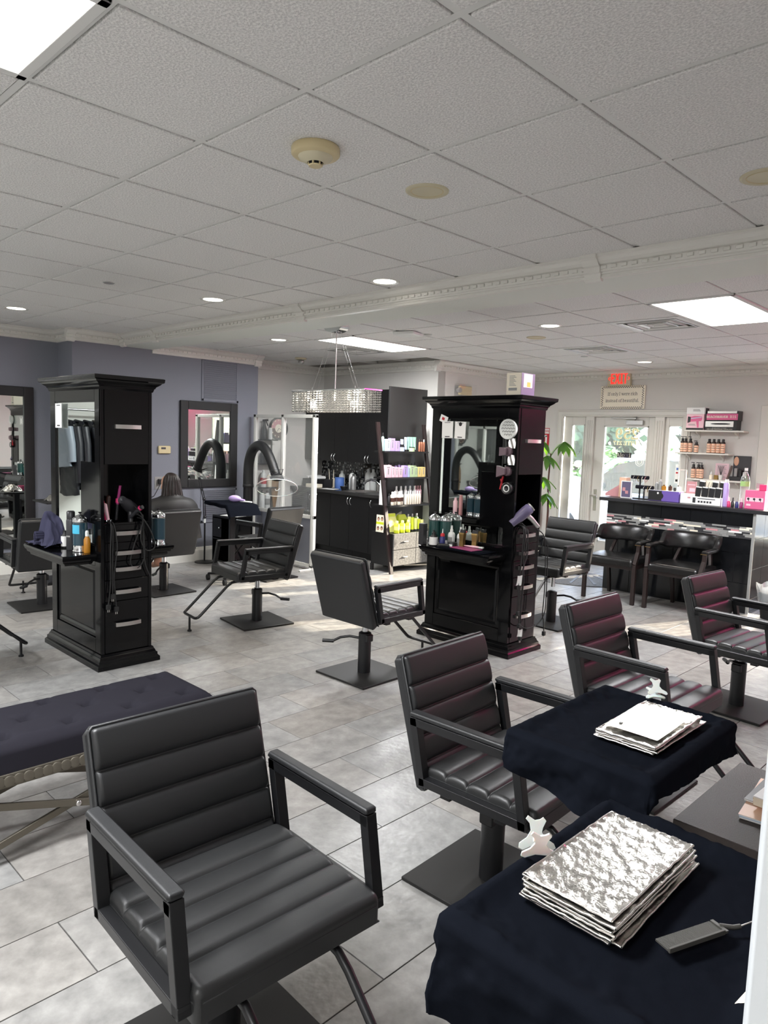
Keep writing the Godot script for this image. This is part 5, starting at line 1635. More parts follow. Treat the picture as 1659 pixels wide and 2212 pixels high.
func spray_bottle(label: String, at: Vector3, body: Material, h := 0.155) -> void:
	var o := thing("spray_bottle", label, "spray bottle", at, 0.0, "spray bottles on the station ledge")
	var b := MB.new(); b.lathe([[0, 0], [0.027, 0], [0.029, 0.004], [0.029, h * 0.55], [0.024, h * 0.64], [0.011, h * 0.70]], 16); part(b, "body", body, o)
	b = MB.new(); b.lathe([[0.013, h * 0.69], [0.013, h * 0.80], [0.009, h * 0.83], [0.008, h], [0, h]], 12); part(b, "nozzle", MT.white_plastic, o)
	b = MB.new(); b.lathe([[0.0293, 0.02], [0.0293, h * 0.45]], 10, Vector3.ZERO, 0.7, 2.5); part(b, "label_print", MT.grey, o)

func right_station_items(ly: float) -> void:
	barbicide_jar("clear jar with chrome lid and greenish liquid, at the end of the magenta-mat ledge", Vector3(-3.755, ly, -4.43), MT.teal_liquid, 0.26)
	barbicide_jar("clear jar of teal liquid against the mirror of the magenta-mat station", Vector3(-3.67, ly, -4.47), MT.teal_liquid, 0.26)
	var o := thing("hair_colour_tube", "tall dark carton at the corner of the magenta-mat ledge", "box", Vector3(-3.79, ly, -4.33))
	var b := MB.new(); b.bx(-0.025, 0.025, 0, 0.17, -0.025, 0.025, 0.003); part(b, "carton", MT.charcoal, o)
	o = thing("dropper_bottle", "squat white-labelled dropper bottle on the magenta-mat ledge", "bottle", Vector3(-3.70, ly, -4.36))
	b = MB.new(); b.lathe([[0, 0], [0.032, 0], [0.034, 0.004], [0.034, 0.07], [0.02, 0.082], [0.014, 0.088], [0.014, 0.105], [0.006, 0.11], [0.006, 0.125], [0, 0.126]], 18); part(b, "body", MT.ink, o)
	b = MB.new(); b.lathe([[0.0345, 0.008], [0.0345, 0.07]], 18); part(b, "white_label", MT.paper, o)
	o = thing("red_nozzle_bottle", "navy squeeze bottle with a red and white nozzle", "bottle", Vector3(-3.63, ly, -4.385))
	b = MB.new(); b.lathe([[0, 0], [0.022, 0], [0.023, 0.003], [0.023, 0.07], [0.016, 0.08]], 16); part(b, "body", MT.navy, o)
	b = MB.new(); b.lathe([[0.018, 0.08], [0.016, 0.1], [0.007, 0.106]], 14); part(b, "red_cap", MT.red, o)
	b = MB.new(); b.lathe([[0.006, 0.105], [0.002, 0.14], [0, 0.14]], 10); part(b, "tip", MT.white_plastic, o)
	spray_bottle("white spray bottle standing behind the red-nozzle bottle", Vector3(-3.60, ly, -4.46), MT.white_plastic, 0.165)
	spray_bottle("white spray bottle beside the gold clippers", Vector3(-3.52, ly, -4.475), MT.white_plastic, 0.16)
	spray_bottle("slim teal spray bottle between the disinfectant jars", Vector3(-3.715, ly, -4.485), MT.teal, 0.2)
	o = thing("wax_jar", "low black jar with white label on the magenta-mat ledge", "jar", Vector3(-3.54, ly, -4.40))
	b = MB.new(); b.lathe([[0, 0], [0.035, 0], [0.036, 0.004], [0.036, 0.04], [0.034, 0.043], [0, 0.043]], 20); part(b, "jar", MT.ink, o)
	b = MB.new(); b.lathe([[0.0365, 0.01], [0.0365, 0.03]], 6, Vector3.ZERO, 0.9, 1.7); part(b, "label", MT.paper, o)
	for k in 2:
		o = thing("hair_clipper", ["gold cordless clipper standing upright by the jars", "second gold clipper standing against the mirror"][k], "hair clipper", Vector3(-3.465 + 0.085 * k, ly, -4.43 - 0.045 * k), 0.3 * k)
		b = MB.new(); b.rloft([[0, 0.016, 0.014], [0.01, 0.02, 0.017], [0.06, 0.017, 0.015], [0.115, 0.023, 0.018], [0.125, 0.023, 0.016]]); part(b, "housing", MT.gold, o)
		b = MB.new(); b.prism(PackedVector2Array([Vector2(-0.022, 0.125), Vector2(0.022, 0.125), Vector2(0.026, 0.155), Vector2(0.01, 0.145), Vector2(-0.018, 0.15)]), -0.01, 0.008); part(b, "blade", MT.charcoal, o)
	o = thing("trimmer", "small black trimmer lying between the bottles", "trimmer", Vector3(-3.585, ly, -4.345), 0.5)
	b = MB.new(); b.bx(-0.05, 0.05, 0, 0.03, -0.016, 0.016, 0.008); part(b, "housing", MT.ink, o)
	o = thing("ledge_towel", "folded black towel spread over the ledge under the magenta mat", "towel", Vector3(-3.40, ly, -4.385), -0.03)
	b = MB.new()
	b.box(Vector3(0, 0.004, 0), Vector3(0.44, 0.008, 0.21), 0.003)
	b.box(Vector3(0.01, 0.0105, 0.01), Vector3(0.40, 0.005, 0.18), 0.002)
	part(b, "cloth", MT.towel_black, o)
	o = thing("magenta_mat", "magenta silicone mat lying on the black ledge towel", "mat", Vector3(-3.38, ly + 0.013, -4.37), -0.08)
	b = MB.new(); b.box(Vector3(0, 0.0025, 0), Vector3(0.23, 0.005, 0.13), 0.002); part(b, "mat_sheet", MT.magenta, o)
	o = thing("tint_brush", "pale pink tint brush on the magenta mat", "brush", Vector3(-3.36, ly + 0.018, -4.44), 0.12)
	b = MB.new(); b.x = Transform3D(Basis(Vector3(0, 0, 1), PI / 2), Vector3(0, 0.009, 0)); b.lathe([[0.002, 0.09], [0.006, 0.05], [0.009, 0.0], [0.008, -0.05]], 10); part(b, "handle", MT.pale_pink, o)
	b = MB.new(); b.bx(0.05, 0.085, 0.003, 0.015, -0.012, 0.012, 0.002); part(b, "bristles", MT.white_plastic, o)
	# stuck and hung on the front
	notice_card("square clear-sleeved notice card at the mirror's upper corner, under a red-dotted tag", Vector3(-3.73, 1.715, -4.516), 0.06, 0.07, 0.02)
	notice_card("narrow notice card with a black disc, next to the square card", Vector3(-3.60, 1.713, -4.516), 0.058, 0.07, -0.02, true)
	o = thing("price_tag", "tilted small white tag with red print above the notice cards", "tag", Vector3(-3.775, 1.80, -4.514))
	o.rotation.z = -0.35
	b = MB.new(); b.bx(-0.04, 0.04, -0.028, 0.028, 0, 0.001); part(b, "paper", MT.paper, o)
	b = MB.new(); b.bx(-0.02, 0.008, -0.01, 0.012, 0.001, 0.0016); part(b, "print", MT.red, o)
	o = thing("round_diffuser_disc", "white embossed round diffuser attachment fixed to the station stile", "diffuser", Vector3(-3.135, 1.728, -4.518))
	b = MB.new(); b.x = Transform3D(Basis(Vector3.RIGHT, PI / 2), Vector3.ZERO); b.lathe([[0.0, 0.022], [0.06, 0.022], [0.066, 0.03], [0.074, 0.03], [0.076, 0.024], [0.07, 0.0], [0, 0]], 34); part(b, "disc", MT.white_plastic, o)
	b = MB.new()
	for i in range(-2, 3):
		for j in range(-2, 3):
			if i * i + j * j <= 5:
				var ctr := Vector3(i * 0.024 + (j & 1) * 0.008, j * 0.023, 0.0235)
				var arc: Array = []
				for k in 7: arc.append(ctr + Vector3(cos(PI * k / 6) * 0.009, sin(PI * k / 6) * 0.011, 0))
				b.tube(arc, 0.0022, 5)
	part(b, "embossed_scales", MT.grey, o)
	for k in 2:
		o = thing("dryer_nozzle", ["small mauve dryer nozzle held by a magnet under the white disc", "large mauve dryer nozzle held by a magnet below the small one"][k], "nozzle", Vector3(-3.13, 1.562 - 0.148 * k, -4.518))
		b = MB.new(); b.x = Transform3D(Basis(Vector3.RIGHT, PI / 2), Vector3.ZERO); b.lathe([[0.0, 0.0], [0.034, 0.0], [0.036, 0.02], [0.03, 0.03], [0.0, 0.03]], 20); part(b, "magnet_ring", MT.mauve, o)
		b = MB.new()
		var s := 1.0 + 0.35 * k
		b.prism(PackedVector2Array([Vector2(-0.02, -0.028), Vector2(0.005, -0.022), Vector2(0.005, 0.022), Vector2(-0.02, 0.028), Vector2(-0.05 * s, 0.03 * s), Vector2(-0.05 * s, -0.034 * s)]), 0.02, 0.06)
		part(b, "mouth", MT.mauve, o)
	for k in 2:
		o = thing("foil_patch", ["crinkled foil square stuck above the small nozzle", "crinkled foil square stuck between the nozzles"][k], "foil", Vector3(-3.105, 1.625 - 0.125 * k, -4.516))
		b = MB.new(); b.grid(10, 10, func(u: float, v: float) -> Vector3: return Vector3((u - 0.5) * 0.06, (v - 0.5) * 0.075, 0.004 + 0.004 * sin(u * 9.0 + v * 4.0)), false); part(b, "sheet", MT.foil, o)
	o = thing("concentrator_ring", "black and white round concentrator hung under the nozzles", "attachment", Vector3(-3.12, 1.287, -4.518))
	b = MB.new(); b.x = Transform3D(Basis(Vector3.RIGHT, PI / 2), Vector3.ZERO); b.lathe([[0.0, 0.0], [0.046, 0.0], [0.046, 0.03], [0.04, 0.034], [0.034, 0.03], [0.0, 0.02]], 24); part(b, "rim", MT.ink, o)
	b = MB.new(); b.x = Transform3D(Basis(Vector3.RIGHT, PI / 2), Vector3.ZERO); b.lathe([[0.02, 0.024], [0.021, 0.032], [0.028, 0.032], [0.029, 0.024]], 22); part(b, "white_ring", MT.white_plastic, o)
	o = thing("red_clip", "red clip hanging beside the round concentrator", "clip", Vector3(-3.175, 1.325, -4.516))
	b = MB.new(); b.bar(Vector3(-0.012, -0.05, 0.01), Vector3(0.01, 0.05, 0.01), 0.012, 0.016, 0.003, Vector3(0, 0, 1)); b.bar(Vector3(0.015, -0.04, 0.012), Vector3(-0.01, 0.03, 0.012), 0.01, 0.012, 0.003, Vector3(0, 0, 1)); part(b, "jaws", MT.red, o)
	# carton on top
	o = thing("shower_cap_box", "white and mauve carton with a yellow sticker on top of the station", "box", Vector3(-3.12, 1.98, -4.62))
	b = MB.new(); b.bx(-0.075, 0.055, 0, 0.165, -0.09, 0.09, 0.002); part(b, "carton", MT.cream, o)
	b = MB.new(); b.bx(0.055, 0.0562, 0, 0.165, -0.088, 0.088); part(b, "printed_side", MT.purple_grey, o)
	b = MB.new(); b.bx(0.0562, 0.0568, 0.06, 0.16, -0.055, 0.06); part(b, "pale_field", MT.pale_pink, o)
	b = MB.new(); b.bx(0.0568, 0.0576, 0.065, 0.1, -0.03, 0.015); part(b, "yellow_sticker", MT.yellow, o)
	b = MB.new()
	for k in 8: b.bx(-0.05, 0.01 - 0.01 * (k % 3), 0.07 + k * 0.01, 0.074 + k * 0.01, 0.09, 0.0906)
	b.bx(-0.055, 0.02, 0.035, 0.055, 0.09, 0.0906)
	part(b, "small_print", MT.grey, o)
	# side niche: dryer and cords
	var rear := Vector3(0.45, 0.62, -0.5).normalized()
	var grip := Vector3(0.1, -0.62, -0.75)
	grip = (grip - rear * grip.dot(rear)).normalized()
	hair_dryer("purple hair dryer with a silver handle hanging out of the station niche", Vector3(-3.03, 1.09, -4.575), Basis(grip.cross(rear), -grip, -rear), MT.purple_grey, MT.silver)
	var X := -3.01
	cord("black cord running from the purple dryer to the floor side of the station", [Vector3(-2.99, 0.98, -4.73), Vector3(-2.97, 0.93, -4.80), Vector3(-2.97, 0.8, -4.84), Vector3(-2.97, 0.5, -4.86), Vector3(-2.97, 0.3, -4.85), Vector3(-2.97, 0.25, -4.87), Vector3(-2.97, 0.16, -4.885)])
	cord("black cord drawn in a low bow across the bottom drawer of the magenta-mat station", [Vector3(-3.05, 1.02, -4.62), Vector3(X, 0.98, -4.60), Vector3(X, 0.7, -4.575), Vector3(X, 0.45, -4.565), Vector3(X, 0.28, -4.585), Vector3(X, 0.21, -4.68), Vector3(X + 0.02, 0.22, -4.80), Vector3(-2.97, 0.3, -4.875), Vector3(-2.97, 0.6, -4.885), Vector3(-2.97, 0.85, -4.865)], false)
	for k in 5:
		cord("thin black cord hanging down the drawers of the magenta-mat station", [Vector3(-3.08, 1.02, -4.58 - 0.02 * k), Vector3(X, 1.0 - 0.01 * k, -4.575 - 0.018 * k), Vector3(X + 0.008, 0.8, -4.565 - 0.02 * ((k * 3) % 5)), Vector3(X, 0.55 + 0.04 * (k % 2), -4.555 - 0.016 * ((k * 2) % 5)), Vector3(X, 0.36 - 0.05 * k, -4.565 - 0.012 * k)], k % 2 == 0)
	for k in 2:
		o = thing("cord_tag", ["crumpled white warning tag on a cord beside the middle drawers", "small white warning tag on a cord above the station base"][k], "tag", [Vector3(-3.0, 0.60, -4.548), Vector3(-2.995, 0.19, -4.585)][k], 1.2)
		o.rotation.x = 0.2
		b = MB.new(); b.grid(5, 6, func(u: float, v: float) -> Vector3: return Vector3((u - 0.5) * 0.045, (0.5 - v) * (0.08 - 0.02 * k), 0.004 * sin(u * 5.0 + v * 3.0))); part(b, "paper", MT.paper, o)

# ---------------------------------------------------------------- foreground
func build_foreground() -> void:
	build_bench()
	tray_table("black-draped tray table with a grey card on its foils, drawn up to the far chair", "black towel draped over the tray with the card-topped foils", -1.005, -0.66, -2.04, -1.565, 0)
	tray_table("black-draped tray table with the tall foil stack and tail comb", "navy-black towel draped over the tray with the tail comb", -0.645, -0.26, -1.365, -0.865, 1)
	foil_stack("stack of crinkled silver foil sheets topped by a smooth grey card", Vector3(-0.771, 0.888, -1.822), 0.155, 0.30, 5, true)
	foil_stack("tall stack of crinkled silver highlighting foils beside the tail comb", Vector3(-0.525, 0.888, -1.128), 0.158, 0.305, 8, false)
	butterfly_clip("white butterfly hair clip lying at the rim of the card-topped tray", Vector3(-0.848, 0.905, -2.035), 0.85, -0.9)
	butterfly_clip("white butterfly hair clip gripping the rim of the tail-comb tray", Vector3(-0.648, 0.895, -1.09), 1.0, 0.0)
	# tail comb
	var o := thing("tail_comb", "dark grey tail comb with a thin metal tail on the navy towel", "comb", Vector3(-0.371, 0.893, -1.068), 0.0)
	var ax := Vector3(0.055, 0, -0.14).normalized()
	var sd := Vector3(-ax.z, 0, ax.x)
	o.basis = Basis(sd * 0.9, Vector3.UP, ax * 0.84)
	var b := MB.new(); b.bx(0.012, 0.017, -0.002, 0.006, -0.06, 0.075, 0.001); part(b, "spine", MT.comb_grey, o)
	b = MB.new()
	for k in 44: b.bx(-0.016, 0.012, -0.0012, 0.002, -0.059 + k * 0.003, -0.0572 + k * 0.003)
	part(b, "teeth", MT.comb_grey, o)
	b = MB.new(); b.prism(PackedVector2Array([Vector2(-0.016, 0.0), Vector2(0.017, 0.0), Vector2(0.017, 0.004), Vector2(-0.016, 0.003)]), 0.075, 0.082); b.tube([Vector3(0.0, 0.002, 0.08), Vector3(0.012, 0.002, 0.10), Vector3(0.0145, 0.002, 0.115)], 0.004, 6); part(b, "shoulder", MT.comb_grey, o)
	b = MB.new(); b.cyl(Vector3(0.0145, 0.002, 0.11), Vector3(0.0145, 0.004, 0.19), 0.0016, 0.001, 6); part(b, "metal_tail", MT.brushed_steel, o)
	# flat steel clip tucked in the towel fold
	o = thing("section_clip", "cream two-prong section clip tucked in the towel edge", "clip", Vector3(-0.272, 0.872, -0.985), 0.0)
	o.rotation = Vector3(0.5, -0.35, 0.0)
	for s in [-1.0, 1.0]:
		b = MB.new(); b.bx(s * 0.007 - 0.0045, s * 0.007 + 0.0045, 0, 0.004, -0.055, 0.055, 0.001); part(b, "prong", MT.cream, o)
	b = MB.new(); b.bx(-0.012, 0.012, 0.0, 0.012, -0.07, -0.05, 0.003); part(b, "hinge", MT.rubber, o)
	# brown wall station with magazines
	o = thing("wall_station", "brown laminate wall station top with a dark drawer box under it", "counter", Vector3(-0.71, 0, -2.375))
	b = MB.new(); b.bx(0, 1.0, 0.612, 0.65, 0, 0.51, 0.003); part(b, "top", MT.station_brown, o)
	b = MB.new(); b.bx(0.03, 1.0, 0.40, 0.61, 0.012, 0.498); part(b, "drawer_box", MT.station_dark, o)
	b = MB.new(); b.bx(0.018, 0.03, 0.41, 0.60, 0.03, 0.48, 0.002); part(b, "drawer", MT.station_dark, o)
	b = MB.new(); b.bx(0.3, 1.6, 0.0, 0.40, 0.05, 0.46); part(b, "support", MT.station_dark, o)
	for k in 4:
		o = thing("magazine", ["pale-spined magazine at the bottom of the pile", "orange-covered magazine in the pile", "dark photo magazine in the pile", "thick cream-paged catalogue on top of the pile"][k], "magazine", [Vector3(-0.50, 0.651, -2.15), Vector3(-0.50, 0.657, -2.15), Vector3(-0.50, 0.663, -2.19), Vector3(-0.475, 0.669, -2.16)][k], [0.12, 0.1, 0.0, -0.05][k], "magazines on the wall station")
		var th: float = [0.006, 0.005, 0.006, 0.028][k]
		b = MB.new(); b.box(Vector3(0, th / 2, 0), Vector3(0.21 if k < 3 else 0.19, th * 0.8, 0.275 if k < 2 else 0.2), 0.0); part(b, "pages", MT.paper if k != 3 else MT.cream, o)
		b = MB.new(); b.box(Vector3(0, th * 0.95, 0), Vector3(0.212 if k < 3 else 0.192, th * 0.1, 0.277 if k < 2 else 0.202), 0.0); part(b, "cover", [MT.pale_blue, MT.peach, MT.charcoal, MT.paper][k], o)
		if k == 3:
			b = MB.new()
			for j in 5: b.bx(-0.0965, -0.095, 0.004 + j * 0.005, 0.006 + j * 0.005, -0.1, 0.1)
			part(b, "page_edge", MT.gold, o)
	build_jackets()

func build_bench() -> void:
	var o := thing("tufted_bench", "long charcoal button-tufted bench on a pewter frame with crossed legs", "bench", Vector3(-2.92, 0, -1.12))
	var hw := 0.205
	var hl := 0.61
	var tufts: Array = []
	for i in 9:
		for j in 3:
			if (i + j) % 2 == 0:
				tufts.append(Vector2(-0.13 + 0.13 * j, -0.5 + 0.125 * i))
	var b := MB.new()
	b.grid(48, 110, func(u: float, v: float) -> Vector3:
		var r := 0.035
		# unrolled section: up the side, round the edge, across the top
		var a := (u - 0.5) * 2.0
		var c := (v - 0.5) * 2.0
		var L := 0.09
		var ex := hw + L
		var ez := hl + L
		var px := a * ex
		var pz := c * ez
		var ox := maxf(0.0, absf(px) - hw)
		var oz := maxf(0.0, absf(pz) - hl)
		var x := clampf(px, -hw, hw)
		var z := clampf(pz, -hl, hl)
		var down := maxf(ox, oz)
		var y := 0.482 - down
		var edge := minf(hw - absf(x), hl - absf(z))
		if down <= 0.0:
			y -= r * pow(1.0 - clampf(edge / 0.05, 0.0, 1.0), 2.0)
			for t in tufts:
				var d := Vector2(x, z).distance_to(t)
				if d < 0.09: y -= 0.03 * exp(-pow(d / 0.024, 2.0))
				# diagonal creases between buttons
				if d < 0.085:
					var q: Vector2 = Vector2(x, z) - t
					var cr := minf(absf(q.x * 0.69 - q.y * 0.72), absf(q.x * 0.69 + q.y * 0.72))
					y -= 0.009 * exp(-pow(cr / 0.007, 2.0)) * (1.0 - d / 0.085)
		else:
			y -= r * 0.9
		return Vector3(x, maxf(y, 0.36), z), true)
	part(b, "cushion", MT.velvet, o)
	for t in tufts:
		b = MB.new(); b.sph(Vector3(t.x, 0.456, t.y), Vector3(0.009, 0.004, 0.009), 10, 5); part(b, "button", MT.velvet, o)
	b = MB.new()
	for s in [-1.0, 1.0]:
		b.bx(s * 0.2 - 0.012, s * 0.2 + 0.012, 0.315, 0.365, -0.61, 0.61, 0.002)
		b.bx(-0.2, 0.2, 0.315, 0.365, s * 0.6 - 0.012, s * 0.6 + 0.012, 0.002)
	part(b, "rail", MT.pewter, o)
	b = MB.new()
	b.x = Transform3D(Basis(Vector3(0, 0, 1), -PI / 2), Vector3.ZERO)
	b.lathe([[0.0, 0.0], [0.021, 0.0], [0.0195, 0.005], [0.015, 0.0065], [0.0, 0.0065]], 18)
	var dm := b.mesh()
	for k in 36:
		var p := part(dm, "trim_disc", MT.pewter, o)
		p.position = Vector3(0.2125 + 0.0012 * (k % 2), 0.34, -0.595 + 0.034 * k)
	for s in [-1.0, 1.0]:
		for e in [-1.0, 1.0]:
			b = MB.new()
			b.bar(Vector3(s * 0.185 + e * 0.008, 0.325, e * 0.58), Vector3(s * 0.185 + e * 0.008, 0.0, -e * 0.58), 0.013, 0.028, 0.002)
			part(b, "cross_leg", MT.pewter, o)
		b = MB.new(); b.sph(Vector3(s * 0.185 + 0.02, 0.163, 0), Vector3(0.008, 0.012, 0.012), 10, 6); part(b, "boss", MT.brushed_steel, o)

func tray_table(label: String, towel_label: String, x0: float, x1: float, z0: float, z1: float, kind: int) -> void:
	var top := 0.872
	var cx := (x0 + x1) / 2
	var cz := (z0 + z1) / 2
	var o := thing("tray_table", label, "tray table", Vector3(cx, 0, cz), 0.0, "tool tray tables")
	var b := MB.new()
	b.bx(x0 - cx, x1 - cx, top - 0.03, top - 0.016, z0 - cz, z1 - cz, 0.004)
	for s in [-1.0, 1.0]:
		b.bx(s * (x1 - x0) / 2 - 0.006, s * (x1 - x0) / 2 + 0.006, top - 0.03, top + 0.004, z0 - cz, z1 - cz, 0.003)
		b.bx(x0 - cx, x1 - cx, top - 0.03, top + 0.004, s * (z1 - z0) / 2 - 0.006, s * (z1 - z0) / 2 + 0.006, 0.003)
	part(b, "tray", MT.rubber, o)
	b = MB.new()
	b.cyl(Vector3(0.0, 0.08, -0.03), Vector3(0.0, top - 0.03, -0.03), 0.03, -1.0, 20)
	b.cyl(Vector3(0.03, 0.72, -0.02), Vector3(0.065, 0.72, -0.02), 0.016, -1.0, 12)
	part(b, "post", MT.steel_black, o)
	b = MB.new()
	for k in 5:
		var a := TAU * k / 5 + 0.3
		b.bar(Vector3(0, 0.085, -0.03), Vector3(cos(a) * 0.24, 0.07, -0.03 + sin(a) * 0.24), 0.04, 0.025, 0.004)
	part(b, "star_base", MT.steel_black, o)
	for k in 5:
		var a := TAU * k / 5 + 0.3
		b = MB.new(); b.cyl(Vector3(cos(a) * 0.24 - 0.012, 0.028, -0.03 + sin(a) * 0.24), Vector3(cos(a) * 0.24 + 0.012, 0.028, -0.03 + sin(a) * 0.24), 0.028, -1.0, 14); b.cyl(Vector3(cos(a) * 0.24, 0.03, -0.03 + sin(a) * 0.24), Vector3(cos(a) * 0.24, 0.075, -0.03 + sin(a) * 0.24), 0.008, -1.0, 8); part(b, "caster", MT.rubber, o)
	# the towel: sags into the tray, runs over the rim and hangs
	var t := thing("draped_towel", towel_label, "towel", Vector3(cx, top, cz), 0.0, "black towels on the tray tables")
	var f := FastNoiseLite.new()
	f.seed = 31 + kind; f.frequency = 3.0; f.fractal_octaves = 3
	var hx := (x1 - x0) / 2 + 0.012
	var hz := (z1 - z0) / 2 + 0.012
	var over: Array = [[0.03, 0.08, 0.03, 0.15], [0.06, 0.05, 0.05, 0.20]][kind]   # -x, +x, -z, +z overhangs
	b = MB.new()
	var skew: float = [0.28, 0.16][kind]
	b.grid(84, 92, func(u: float, v: float) -> Vector3:
		var px := lerpf(-hx - over[0], hx + over[1], u)
		var pz := lerpf(-hz - over[2], hz + over[3], v)
		# the cloth lies a little askew, so that its hems run out of square with the tray
		pz += (px / hx) * skew * maxf(0.0, (pz - hz) ) * 0.8
		px += (pz / hz) * 0.25 * maxf(0.0, (px - hx)) * -1.0
		var ox := maxf(0.0, absf(px) - hx)
		var oz := maxf(0.0, absf(pz) - hz)
		var x := clampf(px, -hx, hx)
		var z := clampf(pz, -hz, hz)
		var wob := f.get_noise_2d(px * 3.0, pz * 3.0)
		var fine := f.get_noise_2d(px * 11.0 + 40.0, pz * 11.0)
		var edge := minf(hx - absf(x), hz - absf(z))
		var y := 0.006 + wob * 0.002 + fine * 0.0012
		if ox <= 0.0 and oz <= 0.0:
			var rim := exp(-pow(edge / 0.022, 2.0))
			y += 0.013 * rim + maxf(0.0, wob) * 0.012 * exp(-pow(edge / 0.07, 2.0))
		else:
			var d := maxf(ox, oz) if minf(ox, oz) <= 0.0 else sqrt(ox * ox + oz * oz)
			var drop := maxf(0.0, d - 0.012)
			y += 0.013 - drop * 0.94 - 0.006 * minf(1.0, d / 0.012)
			var out := minf(d, 0.018) + drop * (0.06 + 0.07 * sin(px * 21.0 + pz * 17.0) * minf(1.0, drop / 0.08)) + wob * 0.012 * minf(1.0, drop / 0.05)
			var dir := Vector2(signf(px) * ox, signf(pz) * oz)
			dir = dir.normalized()
			x += dir.x * out
			z += dir.y * out
		return Vector3(x, y, z), true)
	part(b, "cloth", MT.towel_black, t)

func foil_stack(label: String, at: Vector3, w: float, l: float, n: int, card: bool) -> void:
	var o := thing("foil_stack", label, "foil stack", at)
	var r := RandomNumberGenerator.new()
	r.seed = 90 + n
	var f := FastNoiseLite.new()
	f.seed = 8; f.frequency = 1.0; f.fractal_octaves = 4
	var step := 0.0042
	for k in n:
		var b := MB.new()
		var off := Vector3(r.randf_range(-0.006, 0.008), 0, r.randf_range(-0.008, 0.008)) * (1.6 if k < 2 else 1.0)
		var tw := r.randf_range(-0.035, 0.035)
		var hi := k == n - 1
		var nu := 46 if hi else 30
		b.x = Transform3D(Basis(Vector3.UP, tw), off)
		b.grid(nu, nu + 10, func(u: float, v: float) -> Vector3:
			var x := (u - 0.5) * w
			var z := (v - 0.5) * l
			var e := minf(minf(u, 1.0 - u) * w, minf(v, 1.0 - v) * l)
			var y := step * k + f.get_noise_2d(x * 38.0 + k * 9.0, z * 38.0) * 0.0022 + f.get_noise_2d(x * 130.0, z * 130.0 + k * 5.0) * 0.0011
			y += exp(-pow(e / 0.006, 2.0)) * (0.002 + 0.004 * f.get_noise_2d(x * 60.0 + 9.0, z * 60.0 + k))
			var jx := f.get_noise_2d(z * 70.0, 3.0 + k) * 0.003
			var jz := f.get_noise_2d(x * 70.0, 8.0 + k) * 0.003
			return Vector3(x + jx * absf(u - 0.5) * 2.0, maxf(y, step * k * 0.8 + 0.0005), z + jz * absf(v - 0.5) * 2.0), true)
		part(b, "foil_sheet", MT.foil, o)
		# crimped rim of each sheet, folded under
		b = MB.new()
		b.x = Transform3D(Basis(Vector3.UP, tw), off)
		for e in [[Vector3(-w / 2, 0, -l / 2), Vector3(-w / 2, 0, l / 2)], [Vector3(w / 2, 0, -l / 2), Vector3(w / 2, 0, l / 2)], [Vector3(-w / 2, 0, l / 2), Vector3(w / 2, 0, l / 2)]]:
			var pts: Array = []
			for i in 19:
				var p: Vector3 = lerp(e[0], e[1], i / 18.0)
				pts.append(p + Vector3(f.get_noise_2d(p.z * 70.0 + i, 3.0 + k) * 0.002, step * k + 0.0015 + f.get_noise_2d(i * 4.0, k * 3.0) * 0.0025, 0))
			b.tube(pts, 0.0022, 5)
		part(b, "crimped_edge", MT.foil, o)
	if card:
		var b := MB.new()
		b.x = Transform3D(Basis(Vector3.UP, 0.03), Vector3(-0.004, step * n + 0.0035, 0.01))
		b.grid(8, 12, func(u: float, v: float) -> Vector3: return Vector3((u - 0.5) * w * 0.9, 0.0012 * sin(u * 3.0) + 0.001 * cos(v * 5.0), (v - 0.5) * l * 0.72), true)
		part(b, "smooth_card", MT.foil_flat, o)
		b = MB.new()
		b.x = Transform3D(Basis(Vector3.UP, 0.03), Vector3(-0.004, step * n + 0.0035, 0.01))
		b.bx(-0.045, -0.038, 0.001, 0.0025, 0.065, 0.073)
		part(b, "black_speck", MT.ink, o)

func butterfly_clip(label: String, at: Vector3, s: float, lean: float) -> void:
	var o := thing("butterfly_clip", label, "hair clip", at, 0.9, "white butterfly clips")
	o.rotation = Vector3(lean, 0.75, 0.0)
	var half := PackedVector2Array([Vector2(-0.016, 0.058), Vector2(-0.003, 0.05), Vector2(0.006, 0.052), Vector2(0.012, 0.056), Vector2(0.017, 0.05), Vector2(0.011, 0.038), Vector2(0.009, 0.03), Vector2(0.016, 0.02), Vector2(0.031, 0.011), Vector2(0.034, 0.004), Vector2(0.029, 0.0), Vector2(0.012, 0.006), Vector2(-0.008, 0.007), Vector2(-0.026, -0.001), Vector2(-0.033, 0.002), Vector2(-0.032, 0.01), Vector2(-0.018, 0.02), Vector2(-0.011, 0.032), Vector2(-0.013, 0.044), Vector2(-0.02, 0.052)])
	var pts := PackedVector2Array()
	for p in half: pts.append(p * s)
	for k in 2:
		var b := MB.new()
		b.x = Transform3D(Basis(Vector3.RIGHT, 0.28 if k == 0 else -0.28), Vector3(0, 0, (0.012 if k == 0 else -0.012) * s))
		b.prism(pts, -0.0016, 0.0016)
		part(b, "jaw", MT.frosted_white, o)
	var b := MB.new()
	b.cyl(Vector3(-0.01, 0.028, 0) * s, Vector3(0.008, 0.028, 0) * s, 0.006 * s, -1.0, 12)
	part(b, "hinge", MT.frosted_white, o)

